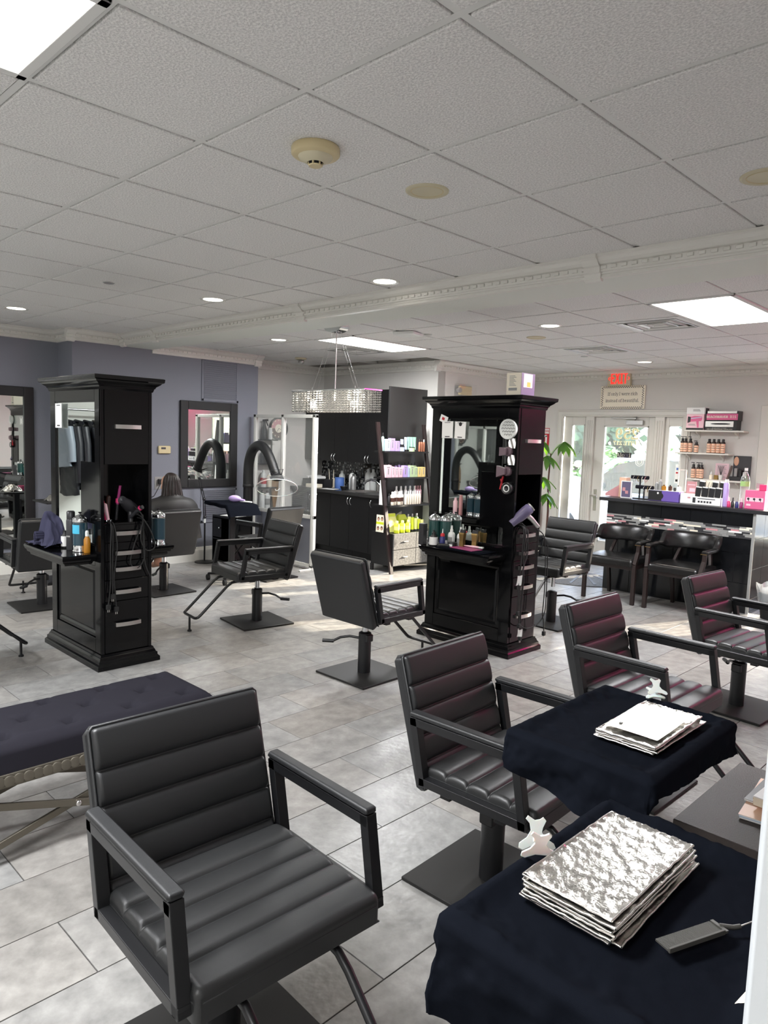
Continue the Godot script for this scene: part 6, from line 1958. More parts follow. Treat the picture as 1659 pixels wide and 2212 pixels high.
func build_jackets() -> void:
	# coat rail on the left wall, seen in the mirror of the station
	var o := thing("coat_rail", "chrome coat rail on the pale wall seen in the station mirror", "coat rail", Vector3(-8.4, 1.83, -0.75))
	var b := MB.new(); b.cyl(Vector3(0.22, 0, -0.75), Vector3(0.22, 0, 0.75), 0.013, -1.0, 12); part(b, "rod", MT.chrome, o)
	for s in [-1.0, 1.0]:
		b = MB.new(); b.bar(Vector3(0.0, 0, s * 0.7), Vector3(0.24, 0, s * 0.7), 0.012, 0.04, 0.003); part(b, "bracket", MT.chrome, o)
	var mats := [MT.denim, MT.coat, MT.coat, MT.coat, MT.coat_brown, MT.charcoal]
	var lab := ["pale grey denim jacket on the coat rail", "long navy jacket hanging next to the denim jacket", "black jacket in the middle of the coat rail", "black padded jacket on the coat rail", "brown-black coat on the coat rail", "charcoal cardigan on the coat rail"]
	var len_ := [0.52, 0.84, 0.78, 0.7, 0.62, 0.5]
	for k in 6:
		o = thing("hanging_jacket", lab[k], "jacket", Vector3(-8.17, 1.80, -1.0 + 0.1 * k), 0.06 * (k % 3) - 0.06, "jackets on the coat rail")
		var L: float = len_[k]
		var f := FastNoiseLite.new()
		f.seed = 60 + k; f.frequency = 2.0
		b = MB.new()
		b.grid(26, 22, func(u: float, v: float) -> Vector3:
			var a := TAU * u
			var y := -0.10 - v * L
			var w := lerpf(0.05, 0.22, clampf(v / 0.16, 0.0, 1.0)) + 0.02 * v
			var d := lerpf(0.015, 0.035, clampf(v / 0.2, 0.0, 1.0)) + 0.012 * v
			var n := f.get_noise_2d(a * 1.5, v * 3.0) * 0.018
			return Vector3(cos(a) * (w + n), y + (0.03 * absf(cos(a)) if v > 0.9 else 0.0), sin(a) * (d + n)), true)
		part(b, "body", mats[k], o)
		for s in [-1.0, 1.0]:
			b = MB.new(); b.tube([Vector3(s * 0.19, -0.17, 0), Vector3(s * 0.235, -0.35, 0.01), Vector3(s * 0.24, -0.17 - L * 0.72, 0.02)], 0.052, 10, 0.042); part(b, "sleeve", mats[k], o)
		b = MB.new(); b.tube([Vector3(-0.07, -0.12, 0.03), Vector3(0, -0.10, -0.03), Vector3(0.07, -0.12, 0.03)], 0.022, 8); part(b, "collar", mats[k], o)
	for k in 9:
		o = thing("coat_hanger", "empty black coat hanger on the coat rail", "hanger", Vector3(-8.18, 1.83, -0.48 + 0.05 * k), 0.05 * (k % 2), "empty hangers on the coat rail")
		b = MB.new()
		b.tube([Vector3(0.02, 0.012, 0), Vector3(0.0, 0.03, 0), Vector3(-0.02, 0.012, 0), Vector3(0, -0.03, 0), Vector3(0, -0.06, 0)], 0.003, 5)
		b.tube([Vector3(0, -0.06, 0), Vector3(-0.2, -0.16, 0), Vector3(0.2, -0.16, 0), Vector3(0, -0.06, 0)], 0.006, 6)
		part(b, "wire", MT.ink, o)

# ---------------------------------------------------------------- stations along the blue wall
func framed_mirror(label: String, at: Vector3, hw: float, hh: float, fw: float) -> void:
	# hangs on a wall that looks along +x
	var o := thing("framed_mirror", label, "mirror", at, 0.0, "black framed wall mirrors")
	var b := MB.new()
	for s in [-1.0, 1.0]:
		b.bx(0, 0.035, -hh, hh, s * (hw - fw / 2) - fw / 2, s * (hw - fw / 2) + fw / 2, 0.006)
		b.bx(0, 0.035, s * (hh - fw / 2) - fw / 2, s * (hh - fw / 2) + fw / 2, -hw + fw, hw - fw, 0.006)
	part(b, "frame", MT.frame_black, o)
	b = MB.new(); b.bx(0.002, 0.014, -hh + fw, hh - fw, -hw + fw, hw - fw); part(b, "mirror_glass", MT.mirror, o)

func wall_grille(label: String, at: Vector3, hw: float, hh: float, m: Material) -> void:
	var o := thing("wall_grille", label, "air vent", at, 0.0, "painted return air grilles")
	var b := MB.new()
	for s in [-1.0, 1.0]:
		b.bx(0, 0.012, -hh, hh, s * (hw - 0.015) - 0.015, s * (hw - 0.015) + 0.015, 0.003)
		b.bx(0, 0.012, s * (hh - 0.015) - 0.015, s * (hh - 0.015) + 0.015, -hw, hw, 0.003)
	part(b, "frame", m, o)
	b = MB.new(); b.bx(0.0, 0.001, -hh, hh, -hw, hw); part(b, "back_plate", m, o)
	b = MB.new()
	var n := int(hh * 2 / 0.025)
	for k in n:
		b.bar(Vector3(0.01, -hh + 0.03 + k * 0.025, -hw + 0.03), Vector3(0.01, -hh + 0.03 + k * 0.025, hw - 0.03), 0.003, 0.02, 0.0, Vector3(0.5, 0.85, 0))
	part(b, "louvres", m, o).set_meta("kind", "stuff")

func build_wall_stations() -> void:
	framed_mirror("black framed mirror beside the thermostat, reflecting the dryer arm", Vector3(-8.0, 1.47, -4.97), 0.41, 0.535, 0.105)
	framed_mirror("tall black framed mirror behind the towel-ledge chair", Vector3(-8.4, 1.17, -2.56), 0.44, 0.88, 0.105)
	wall_grille("grey-blue return air grille high on the wall above the framed mirror", Vector3(-8.0, 2.28, -5.13), 0.27, 0.265, MT.wall_blue)
	wall_grille("grey-blue return air grille low on the wall under the framed mirror", Vector3(-8.0, 0.70, -5.13), 0.27, 0.215, MT.wall_blue)
	var o := thing("thermostat", "ivory thermostat with a small dark screen on the blue wall", "thermostat", Vector3(-8.0, 1.40, -4.355))
	var b := MB.new(); b.bx(0, 0.03, -0.048, 0.048, -0.082, 0.082, 0.012); part(b, "case", MT.ivory, o)
	b = MB.new(); b.bx(0.03, 0.031, 0.006, 0.03, -0.01, 0.05); part(b, "screen_window", MT.charcoal, o)
	b = MB.new(); b.bx(0.03, 0.033, 0.004, 0.016, -0.04, -0.025, 0.001); b.bx(0.03, 0.033, 0.02, 0.03, -0.04, -0.025, 0.001); part(b, "button", MT.beige_plastic, o)
	o = thing("wall_outlet", "grey outlet plate with a black plug beside the seated person", "outlet", Vector3(-8.0, 1.0, -4.29))
	b = MB.new(); b.bx(0, 0.006, -0.075, 0.075, -0.055, 0.055, 0.003); part(b, "plate", MT.grey, o)
	b = MB.new(); b.bx(0.006, 0.05, -0.01, 0.05, -0.03, 0.02, 0.006); part(b, "plug", MT.ink, o)
	o = thing("outlet_cord", "black cord drooping from the wall outlet behind the seated person", "cord")
	b = MB.new(); b.tube([Vector3(-7.95, 1.0, -4.29), Vector3(-7.92, 0.94, -4.24), Vector3(-7.85, 0.86, -4.15), Vector3(-7.82, 0.82, -4.05)], 0.005, 6); part(b, "cable", MT.rubber, o)
	# tray table with towel and brush before the grille
	o = thing("wall_tray_table", "black tray table with a lilac brush on it under the framed mirror", "tray table", Vector3(-6.69, 0, -4.46), -0.15)
	b = MB.new(); b.bx(-0.27, 0.24, 0.85, 0.865, -0.17, 0.17, 0.004); part(b, "tray", MT.rubber, o)
	b = MB.new(); b.bx(-0.02, 0.02, 0.07, 0.85, -0.03, 0.03, 0.004); part(b, "post", MT.steel_black, o)
	b = MB.new()
	for k in 4:
		var a := TAU * k / 4 + 0.7
		b.bar(Vector3(0, 0.08, 0), Vector3(cos(a) * 0.26, 0.075, sin(a) * 0.26), 0.035, 0.02, 0.003)
	part(b, "star_base", MT.steel_black, o)
	for k in 4:
		var a := TAU * k / 4 + 0.7
		b = MB.new(); b.cyl(Vector3(cos(a) * 0.26, 0.032, sin(a) * 0.26 - 0.014), Vector3(cos(a) * 0.26, 0.032, sin(a) * 0.26 + 0.014), 0.032, -1.0, 14); b.cyl(Vector3(cos(a) * 0.26, 0.035, sin(a) * 0.26), Vector3(cos(a) * 0.26, 0.075, sin(a) * 0.26), 0.008, -1.0, 8); part(b, "caster", MT.rubber, o)
	o = thing("tray_towel", "black towel hanging off the lilac-brush tray", "towel", Vector3(-6.69, 0.866, -4.46), -0.15)
	b = MB.new()
	b.grid(36, 26, func(u: float, v: float) -> Vector3:
		var px := lerpf(-0.32, 0.40, u)
		var pz := lerpf(-0.20, 0.22, v)
		var ox := maxf(0.0, px - 0.25)
		var oz := maxf(0.0, absf(pz) - 0.18)
		var y := 0.006 + 0.003 * sin(px * 23.0 + pz * 11.0)
		y -= (ox * 0.75 + oz * 0.95)
		return Vector3(minf(px, 0.25) + ox * 0.65, y, clampf(pz, -0.18, 0.18) + signf(pz) * oz * 0.3), true)
	part(b, "cloth", MT.towel_black, o)
	o = thing("detangling_brush", "lilac oval detangling brush on the black tray", "hair brush", Vector3(-6.70, 0.877, -4.50), 0.5)
	b = MB.new(); b.sph(Vector3(0, 0.035, 0), Vector3(0.075, 0.038, 0.045), 18, 10); part(b, "head", MT.lilac, o)
	b = MB.new(); b.tube([Vector3(0.06, 0.025, 0), Vector3(0.12, 0.02, 0.0)], 0.016, 8, 0.012); part(b, "handle", MT.lilac, o)
	o = thing("flat_iron", "pale lilac flat iron lying beside the lilac brush", "flat iron", Vector3(-6.58, 0.877, -4.56), 0.2)
	b = MB.new(); b.bx(-0.09, 0.09, 0, 0.018, -0.016, 0.016, 0.007); part(b, "plates", MT.white_plastic, o)
	# scissor-arm lamp stand
	o = thing("lamp_stand", "thin black floor stand with a folded scissor arm before the grille", "lamp stand", Vector3(-7.86, 0, -4.84))
	b = MB.new(); b.lathe([[0, 0], [0.12, 0], [0.12, 0.012], [0.02, 0.022], [0.0, 0.022]], 24); part(b, "base", MT.steel_black, o)
	b = MB.new(); b.cyl(Vector3(0, 0.02, 0), Vector3(0, 0.52, 0), 0.011, -1.0, 10); part(b, "pole", MT.steel_black, o)
	b = MB.new(); b.cyl(Vector3(0, 0.50, 0), Vector3(0, 0.56, 0), 0.013, -1.0, 10); part(b, "white_collar", MT.white_plastic, o)
	for s in [-1.0, 1.0]:
		b = MB.new(); b.bar(Vector3(0, 0.56, s * 0.012), Vector3(0.01, 0.8, s * 0.012 + 0.02), 0.006, 0.01); part(b, "lower_arm", MT.steel_black, o)
		b = MB.new(); b.bar(Vector3(0.01, 0.79, s * 0.012 + 0.02), Vector3(0.0, 1.06, s * 0.012 + 0.08), 0.006, 0.01); part(b, "upper_arm", MT.steel_black, o)
	b = MB.new(); b.sph(Vector3(0, 0.57, 0), Vector3(0.022, 0.022, 0.022), 10, 7); b.sph(Vector3(0.01, 0.8, 0.02), Vector3(0.022, 0.022, 0.022), 10, 7); b.sph(Vector3(0, 1.06, 0.08), Vector3(0.018, 0.018, 0.018), 10, 7); part(b, "joint", MT.ink, o)
	# dark service cabinet with papers
	o = thing("service_cart", "black open service cart with papers beside the hood dryer", "cart", Vector3(-7.47, 0, -4.98))
	b = MB.new()
	b.bx(-0.2, 0.2, 0.60, 0.625, -0.15, 0.15, 0.003)
	b.bx(-0.2, 0.2, 0.06, 0.08, -0.15, 0.15)
	b.bx(-0.2, -0.185, 0.06, 0.6, -0.15, 0.15)
	b.bx(0.185, 0.2, 0.06, 0.6, -0.15, 0.15)
	b.bx(-0.2, 0.2, 0.06, 0.6, -0.15, -0.14)
	b.bx(-0.185, 0.185, 0.33, 0.345, -0.15, 0.15)
	part(b, "case", MT.lacquer, o)
	b = MB.new(); b.bx(-0.18, 0.0, 0.36, 0.59, 0.14, 0.152, 0.002); var dr := part(b, "door", MT.lacquer, o)
	b = MB.new(); b.sph(Vector3(-0.03, 0.48, 0.162), Vector3(0.012, 0.012, 0.012), 10, 6); part(b, "knob", MT.chrome, dr)
	for sx in [-1.0, 1.0]:
		for sz in [-1.0, 1.0]:
			b = MB.new(); b.cyl(Vector3(sx * 0.17, 0.03, sz * 0.12 - 0.012), Vector3(sx * 0.17, 0.03, sz * 0.12 + 0.012), 0.03, -1.0, 12); b.cyl(Vector3(sx * 0.17, 0.03, sz * 0.12), Vector3(sx * 0.17, 0.06, sz * 0.12), 0.01, -1.0, 8); part(b, "caster", MT.rubber, o)
	o = thing("paper_sheet", "printed white sheet lying on the black service cart", "paper", Vector3(-7.43, 0.626, -4.97), 0.3)
	b = MB.new(); b.bx(-0.13, 0.13, 0, 0.002, -0.09, 0.09); part(b, "sheet", MT.paper, o)
	b = MB.new(); b.bx(-0.1, -0.02, 0.002, 0.0024, -0.05, 0.0); b.bx(0.02, 0.1, 0.002, 0.0024, -0.02, 0.04); part(b, "print", MT.pale_blue, o)
	hood_dryer()
	partition()
	niche_items()
	# small tray table with foil by the tall framed mirror
	o = thing("corner_tray_table", "black tray table with crumpled foil by the tall framed mirror", "tray table", Vector3(-7.75, 0, -3.02))
	b = MB.new(); b.bx(-0.2, 0.2, 0.84, 0.86, -0.22, 0.2, 0.004); part(b, "tray", MT.rubber, o)
	b = MB.new(); b.bx(-0.03, 0.03, 0.05, 0.84, -0.03, 0.03, 0.004); part(b, "post", MT.steel_black, o)
	b = MB.new(); b.rloft([[0, 0.2, 0.2], [0.03, 0.2, 0.2], [0.05, 0.05, 0.05]]); part(b, "base", MT.steel_black, o)
	o = thing("crumpled_foil", "crumpled ball of silver foil on the corner tray", "foil", Vector3(-7.73, 0.862, -2.98))
	var f := FastNoiseLite.new(); f.seed = 4; f.frequency = 1.6
	b = MB.new(); b.grid(22, 22, func(u: float, v: float) -> Vector3:
		var x := (u - 0.5) * 0.2
		var z := (v - 0.5) * 0.2
		return Vector3(x, maxf(0.001, 0.07 * (1.0 - pow(Vector2(x, z).length() / 0.11, 2.0)) + f.get_noise_2d(x * 40.0, z * 40.0) * 0.03), z), true)
	part(b, "crumple", MT.foil, o)
	o = thing("pink_bowl", "pink tint bowl at the edge of the corner tray", "bowl", Vector3(-7.66, 0.861, -3.13))
	b = MB.new(); b.lathe([[0, 0], [0.035, 0], [0.06, 0.055], [0.056, 0.055], [0.03, 0.006], [0, 0.006]], 20); part(b, "bowl", MT.pink, o)

func hood_dryer() -> void:
	var o := thing("hood_dryer", "black arched hood dryer with a clear bonnet beside the white partition", "hair dryer", Vector3(-7.67, 0, -5.35))
	var b := MB.new()
	b.cyl(Vector3(0, 0.05, 0), Vector3(0, 0.98, 0), 0.062, -1.0, 20)
	part(b, "post", MT.steel_black, o)
	b = MB.new(); b.lathe([[0.064, 0.945], [0.069, 0.95], [0.069, 0.985], [0.064, 0.99]], 20); part(b, "collar", MT.ink, o)
	b = MB.new()
	for k in 5:
		var a := TAU * k / 5
		b.bar(Vector3(0, 0.07, 0), Vector3(cos(a) * 0.18, 0.06, sin(a) * 0.18), 0.05, 0.03, 0.005)
	part(b, "star_base", MT.steel_black, o)
	for k in 5:
		var a := TAU * k / 5
		b = MB.new(); b.cyl(Vector3(cos(a) * 0.18, 0.03, sin(a) * 0.18 - 0.014), Vector3(cos(a) * 0.18, 0.03, sin(a) * 0.18 + 0.014), 0.03, -1.0, 14); part(b, "caster", MT.rubber, o)
	var c := Curve3D.new()
	var P := [Vector3(0, 0.97, 0), Vector3(0, 1.16, 0), Vector3(0.02, 1.30, 0), Vector3(0.085, 1.42, 0), Vector3(0.19, 1.482, 0), Vector3(0.29, 1.475, 0), Vector3(0.39, 1.41, 0), Vector3(0.47, 1.31, 0), Vector3(0.54, 1.20, 0), Vector3(0.59, 1.12, 0)]
	for i in P.size():
		var t: Vector3 = (P[mini(i + 1, P.size() - 1)] - P[maxi(i - 1, 0)]) / 6.0
		c.add_point(P[i], -t, t)
	var pts: Array = []
	for k in 31: pts.append(c.sample_baked(c.get_baked_length() * k / 30.0, true))
	b = MB.new(); b.tube(pts, 0.066, 18, 0.056); part(b, "arched_arm", MT.leather_black, o)
	var tilt := Vector3(-0.38, 0.88, -0.29).normalized()
	var ax := Vector3(0.6, 0, -0.8)
	var tr := Transform3D(Basis(ax, tilt, ax.cross(tilt)), Vector3(0.60, 1.10, 0))
	b = MB.new(); b.x = tr; b.lathe([[0.05, 0.05], [0.066, 0.03], [0.085, 0.0], [0.06, -0.01]], 22); part(b, "bonnet_collar", MT.ink, o)
	for s in [-1.0, 1.0]:
		b = MB.new(); b.x = tr; b.tube([Vector3(-0.05, 0.02, s * 0.05), Vector3(-0.09, 0.06, s * 0.09), Vector3(0.07, 0.08, s * 0.09), Vector3(0.05, 0.02, s * 0.05)], 0.006, 6); part(b, "wire_handle", MT.ink, o)
	b = MB.new(); b.x = tr; b.lathe([[0.07, 0.0], [0.12, -0.012], [0.18, -0.045], [0.225, -0.09], [0.25, -0.13]], 34); part(b, "clear_bonnet", MT.clear_plastic, o)
	b = MB.new(); b.x = tr
	var ring: Array = []
	for k in 41: ring.append(Vector3(cos(TAU * k / 40) * 0.251, -0.13, sin(TAU * k / 40) * 0.251))
	b.tube(ring, 0.005, 6, -1.0, false)
	part(b, "bonnet_rim", MT.frosted_white, o)

func partition() -> void:
	var o := thing("partition_screen", "white framed glazed partition screen with a grey lower panel", "partition", Vector3(0, 0, -5.6))
	var b := MB.new()
	for e in [[-7.90, -7.85, 0.0], [-7.31, -7.26, 0.0], [-6.70, -6.64, 0.0]]:
		b.bx(e[0], e[1], e[2], 1.88, -0.022, 0.022, 0.003)
		b.bx(e[0] + 0.016, e[1] - 0.016, 0.05, 1.85, -0.026, 0.026, 0.002)
	b.bx(-7.90, -6.64, 1.84, 1.88, -0.022, 0.022, 0.003)
	b.bx(-7.90, -6.64, 0.625, 0.668, -0.022, 0.022, 0.003)
	b.bx(-7.90, -6.64, 0.03, 0.075, -0.022, 0.022, 0.003)
	part(b, "frame", MT.white_gloss, o)
	for e in [[-7.85, -7.31], [-7.26, -6.70]]:
		b = MB.new(); b.bx(e[0], e[1], 0.668, 1.84, -0.003, 0.003); part(b, "glass_pane", MT.clear_glass, o)
		b = MB.new(); b.bx(e[0], e[1], 0.075, 0.625, -0.006, 0.006); part(b, "grey_panel", MT.wall_blue, o)
	for x in [-7.875, -6.67]:
		b = MB.new(); b.bx(x - 0.02, x + 0.02, 0.0, 0.022, -0.2, 0.2, 0.003); part(b, "foot", MT.white_gloss, o)
	b = MB.new(); b.tube([Vector3(-7.30, 0.95, 0.03), Vector3(-7.30, 0.93, 0.06), Vector3(-7.32, 0.925, 0.075), Vector3(-7.33, 0.945, 0.08)], 0.006, 6); part(b, "hook", MT.white_gloss, o)

func niche_items() -> void:
	var o := thing("wall_clock", "round wall clock with a black rim and dark red lower dial", "clock", Vector3(-8.4, 1.715, -6.35))
	o.rotation.z = -PI / 2
	var b := MB.new(); b.lathe([[0.0, 0.0], [0.16, 0.0], [0.165, 0.02], [0.155, 0.04], [0.138, 0.035], [0.135, 0.02]], 40); part(b, "rim", MT.ink, o)
	b = MB.new(); b.lathe([[0.06, 0.021], [0.136, 0.021]], 40, Vector3.ZERO, -PI * 0.5, PI * 0.5); part(b, "dial_dark_half", MT.brown, o)
	b = MB.new(); b.lathe([[0.06, 0.021], [0.136, 0.021]], 40, Vector3.ZERO, PI * 0.5, PI * 1.5); part(b, "dial_pale_half", MT.rose, o)
	b = MB.new(); b.lathe([[0, 0.023], [0.06, 0.023], [0.06, 0.02]], 30); part(b, "dial_centre", MT.cream, o)
	b = MB.new(); b.bar(Vector3(0, 0.026, 0), Vector3(0.05, 0.026, 0.03), 0.005, 0.002); b.bar(Vector3(0, 0.027, 0), Vector3(0.02, 0.027, -0.06), 0.004, 0.002); part(b, "hands", MT.ink, o)
	b = MB.new()
	for k in 12:
		var a := TAU * k / 12
		b.box(Vector3(cos(a) * 0.118, 0.0225, sin(a) * 0.118), Vector3(0.018, 0.002, 0.012))
	part(b, "hour_marks", MT.cream, o)
	# corner shelf unit with bottles
	o = thing("corner_shelf", "dark wall shelf rack with four boards behind the partition glass", "shelf", Vector3(-8.4, 0, -6.08))
	for y in [0.585, 0.885, 1.22, 1.555]:
		b = MB.new(); b.bx(0.005, 0.15, y - 0.015, y, -0.17, 0.14, 0.003); part(b, "board", MT.cabinet_black, o)
	b = MB.new()
	for s in [-0.16, 0.13]: b.bx(0.005, 0.02, 0.55, 1.57, s - 0.008, s + 0.008)
	part(b, "upright", MT.cabinet_black, o)
	o = thing("sprayer", "grey trigger spray bottle on the top board of the corner shelf", "spray bottle", Vector3(-8.32, 1.556, -6.06))
	b = MB.new(); b.lathe([[0, 0], [0.04, 0], [0.042, 0.01], [0.04, 0.12], [0.018, 0.2], [0.015, 0.25]], 18); part(b, "body", MT.charcoal, o)
	b = MB.new(); b.bar(Vector3(0, 0.26, 0.03), Vector3(0, 0.27, -0.06), 0.025, 0.03, 0.005); b.bar(Vector3(0, 0.25, -0.03), Vector3(0, 0.19, -0.06), 0.012, 0.01); part(b, "trigger_head", MT.ink, o)
	litre_bottle("white bottle with black cap on the top board of the corner shelf", Vector3(-8.30, 1.556, -6.145), 0.03, 0.19, MT.white_plastic, MT.ink)
	o = thing("product_bag", "dark pouch on the second board of the corner shelf", "pouch", Vector3(-8.32, 1.221, -6.07))
	b = MB.new(); b.rloft([[0, 0.03, 0.06], [0.1, 0.03, 0.062], [0.17, 0.005, 0.055]]); part(b, "pouch", MT.charcoal, o)
	litre_bottle("red-labelled white bottle on the third board of the corner shelf", Vector3(-8.31, 0.886, -6.05), 0.045, 0.24, MT.white_plastic, MT.white_plastic, MT.red)
	litre_bottle("plain white bottle on the third board of the corner shelf", Vector3(-8.31, 0.886, -6.15), 0.04, 0.2, MT.cream, MT.white_plastic)
	litre_bottle("large white developer bottle with black cap on the lowest corner shelf", Vector3(-8.31, 0.586, -6.03), 0.042, 0.25, MT.white_plastic, MT.ink)
	litre_bottle("large white developer bottle with printed band on the lowest corner shelf", Vector3(-8.31, 0.586, -6.125), 0.042, 0.25, MT.white_plastic, MT.ink, MT.grey)
	o = thing("hair_extension", "honey-blond hair extension hanging on the niche wall", "hair extension", Vector3(-8.34, 1.20, -6.27))
	b = MB.new()
	b.grid(16, 20, func(u: float, v: float) -> Vector3:
		var a := TAU * u
		var w := 0.02 + 0.045 * sin(PI * pow(v, 0.7)) * (1.0 + 0.1 * sin(a * 9.0))
		return Vector3(cos(a) * w * 0.5, -0.62 * v, sin(a) * w), true)
	part(b, "hair", MT.hair_blond, o)
	b = MB.new(); b.bx(-0.02, 0.02, -0.02, 0.01, -0.03, 0.03, 0.004); part(b, "clip", MT.ink, o)

func litre_bottle(label: String, at: Vector3, r: float, h: float, body: Material, cap: Material, band: Material = null) -> void:
	var o := thing("litre_bottle", label, "bottle", at)
	var b := MB.new(); b.lathe([[0, 0], [r * 0.94, 0], [r, 0.006], [r, h * 0.68], [r * 0.85, h * 0.78], [r * 0.4, h * 0.87], [r * 0.36, h * 0.88]], 18); part(b, "body", body, o)
	b = MB.new(); b.lathe([[r * 0.42, h * 0.87], [r * 0.4, h * 0.98], [r * 0.3, h], [0, h]], 14); part(b, "cap", cap, o)
	if band:
		b = MB.new(); b.lathe([[r * 1.012, h * 0.2], [r * 1.012, h * 0.55]], 18); part(b, "label_band", band, o)

# ---------------------------------------------------------------- kitchenette
func bow_pull(parent: Node, at: Vector3, h := 0.1) -> void:
	# bow handle on a face that looks along +z
	var b := MB.new()
	var pts: Array = []
	for k in 9:
		var t := -1.0 + k / 4.0
		pts.append(Vector3(0, t * h / 2, 0.002 + 0.026 * (1.0 - t * t)))
	b.tube(pts, 0.0055, 8)
	var p := part(b, "handle", MT.chrome, parent, "chrome bow handle")
	p.position = at

func cabinet(label: String, x0: float, x1: float, y0: float, y1: float, zf: float, zb: float, doors: Array, pulls: Array, pull_y: float, toe := false) -> void:
	var o := thing("kitchen_cabinet", label, "cabinet", Vector3(x0, y0, zf), 0.0, "black kitchenette cabinets")
	var h := y1 - y0
	var b := MB.new()
	b.bx(0.002, x1 - x0 - 0.002, 0.1 if toe else 0.0, h, zb - zf, -0.02)
	if toe: b.bx(0.002, x1 - x0 - 0.002, 0.0, 0.1, zb - zf, -0.08)
	part(b, "body", MT.cabinet_black, o)
	for k in doors.size():
		b = MB.new()
		b.bx(doors[k][0] - x0 + 0.002, doors[k][1] - x0 - 0.002, 0.105 if toe else 0.002, h - 0.003, -0.02, 0.0, 0.002)
		var d := part(b, "door", MT.cabinet_black, o)
		bow_pull(d, Vector3(pulls[k] - x0, pull_y - y0, 0.0))

func build_kitchen() -> void:
	var zb := -7.2
	cabinet("black lower kitchenette cabinet beside the louvred one, two doors", -7.90, -7.136, 0.0, 0.845, -6.62, zb, [[-7.90, -7.517], [-7.517, -7.136]], [-7.80, -7.155], 0.77, true)
	cabinet("black lower kitchenette cabinet under the sink, two doors", -7.136, -6.36, 0.0, 0.845, -6.62, zb, [[-7.136, -6.749], [-6.749, -6.36]], [-7.10, -6.71], 0.77, true)
	cabinet("narrow black upper cabinet in the niche corner", -8.38, -8.04, 1.28, 2.27, -6.85, zb, [[-8.38, -8.04]], [-8.08], 1.335)
	cabinet("black upper kitchenette cabinet over the blue canister, two doors", -8.04, -7.429, 1.28, 2.27, -6.85, zb, [[-8.04, -7.731], [-7.731, -7.429]], [-7.765, -7.712], 1.335)
	cabinet("black upper kitchenette cabinet over the tap, two doors", -7.429, -6.65, 1.28, 2.27, -6.85, zb, [[-7.429, -7.042], [-7.042, -6.65]], [-7.08, -7.025], 1.335)
	cabinet("black upper cabinet against the tall end panel", -6.65, -6.345, 1.28, 2.27, -6.85, zb, [[-6.65, -6.345]], [-6.61], 1.335)
	var o := thing("louvred_cabinet", "black cabinet with a louvred front behind the partition glass", "cabinet", Vector3(-8.38, 0, -6.62))
	var b := MB.new(); b.bx(0, 0.47, 0.0, 0.845, -0.57, -0.02); part(b, "body", MT.cabinet_black, o)
	for k in 26:
		b = MB.new(); b.bx(0.01, 0.36, 0.1 + k * 0.028, 0.118 + k * 0.028, -0.02, 0.0, 0.003); part(b, "louvre", MT.cabinet_black, o)
	bow_pull(o, Vector3(0.40, 0.76, -0.02))
	o = thing("end_panel", "tall dark end panel closing the kitchenette, behind the ladder shelf", "panel", Vector3(-6.335, 0, -6.85))
	b = MB.new(); b.bx(-0.01, 0.02, 0, 2.275, -0.345, 0.35, 0.002); part(b, "board", MT.counter_dark, o)
	o = thing("worktop", "dark laminate worktop along the kitchenette wall", "worktop", Vector3(0, 0.845, 0))
	b = MB.new()
	b.bx(-8.39, -7.33, 0, 0.045, -7.2, -6.59, 0.004)
	b.bx(-6.93, -6.345, 0, 0.045, -7.2, -6.59, 0.004)
	b.bx(-7.33, -6.93, 0, 0.045, -7.2, -7.08)
	b.bx(-7.33, -6.93, 0, 0.045, -6.68, -6.59, 0.004)
	part(b, "slab", MT.counter_dark, o)
	o = thing("kitchen_sink", "brushed steel sink basin let into the dark worktop", "sink", Vector3(0, 0.845, 0))
	b = MB.new()
	for e in [[-7.345, -7.315, -7.1, -6.66], [-6.945, -6.915, -7.1, -6.66], [-7.345, -6.915, -7.1, -7.07], [-7.345, -6.915, -6.69, -6.66]]:
		b.bx(e[0], e[1], 0.045, 0.05, e[2], e[3], 0.001)
	for e in [[-7.33, -7.32, -7.08, -6.68], [-6.94, -6.93, -7.08, -6.68], [-7.33, -6.93, -7.08, -7.07], [-7.33, -6.93, -6.69, -6.68]]:
		b.bx(e[0], e[1], -0.12, 0.045, e[2], e[3])
	b.bx(-7.33, -6.93, -0.125, -0.12, -7.08, -6.68)
	part(b, "basin", MT.brushed_steel, o)
	# backsplash of inch mosaics, too small to pick apart
	var bs := thing("backsplash", "black, grey and white glass mosaic backsplash behind the worktop", "backsplash", Vector3(0, 0, -7.2))
	b = MB.new(); b.bx(-8.39, -6.345, 0.89, 1.28, 0.0, 0.004); part(b, "grout", MT.charcoal, bs)
	b = MB.new(); b.tinted = true
	var r := RandomNumberGenerator.new(); r.seed = 5
	for i in 78:
		for j in 15:
			var t := r.randf()
			b.col = Color(0.012, 0.012, 0.014) if t < 0.5 else (Color(0.09, 0.095, 0.1) if t < 0.75 else (Color(0.25, 0.26, 0.26) if t < 0.92 else Color(0.5, 0.5, 0.48)))
			b.bx(-8.385 + i * 0.026, -8.361 + i * 0.026, 0.892 + j * 0.026, 0.916 + j * 0.026, 0.004, 0.008)
	part(b, "mosaic_tiles", MT.vertex_gloss, bs).set_meta("kind", "stuff")
	# on the worktop
	var y := 0.891
	o = thing("canister", "blue round canister on the kitchenette worktop", "canister", Vector3(-7.69, y, -6.93))
	b = MB.new(); b.lathe([[0, 0], [0.066, 0], [0.068, 0.004], [0.068, 0.135], [0.066, 0.14]], 22); part(b, "can", MT.blue, o)
	b = MB.new(); b.lathe([[0.07, 0.138], [0.07, 0.155], [0.06, 0.16], [0, 0.16]], 22); part(b, "lid", MT.blue, o)
	o = thing("small_carton", "narrow white and black carton next to the blue canister", "box", Vector3(-7.80, y, -6.95))
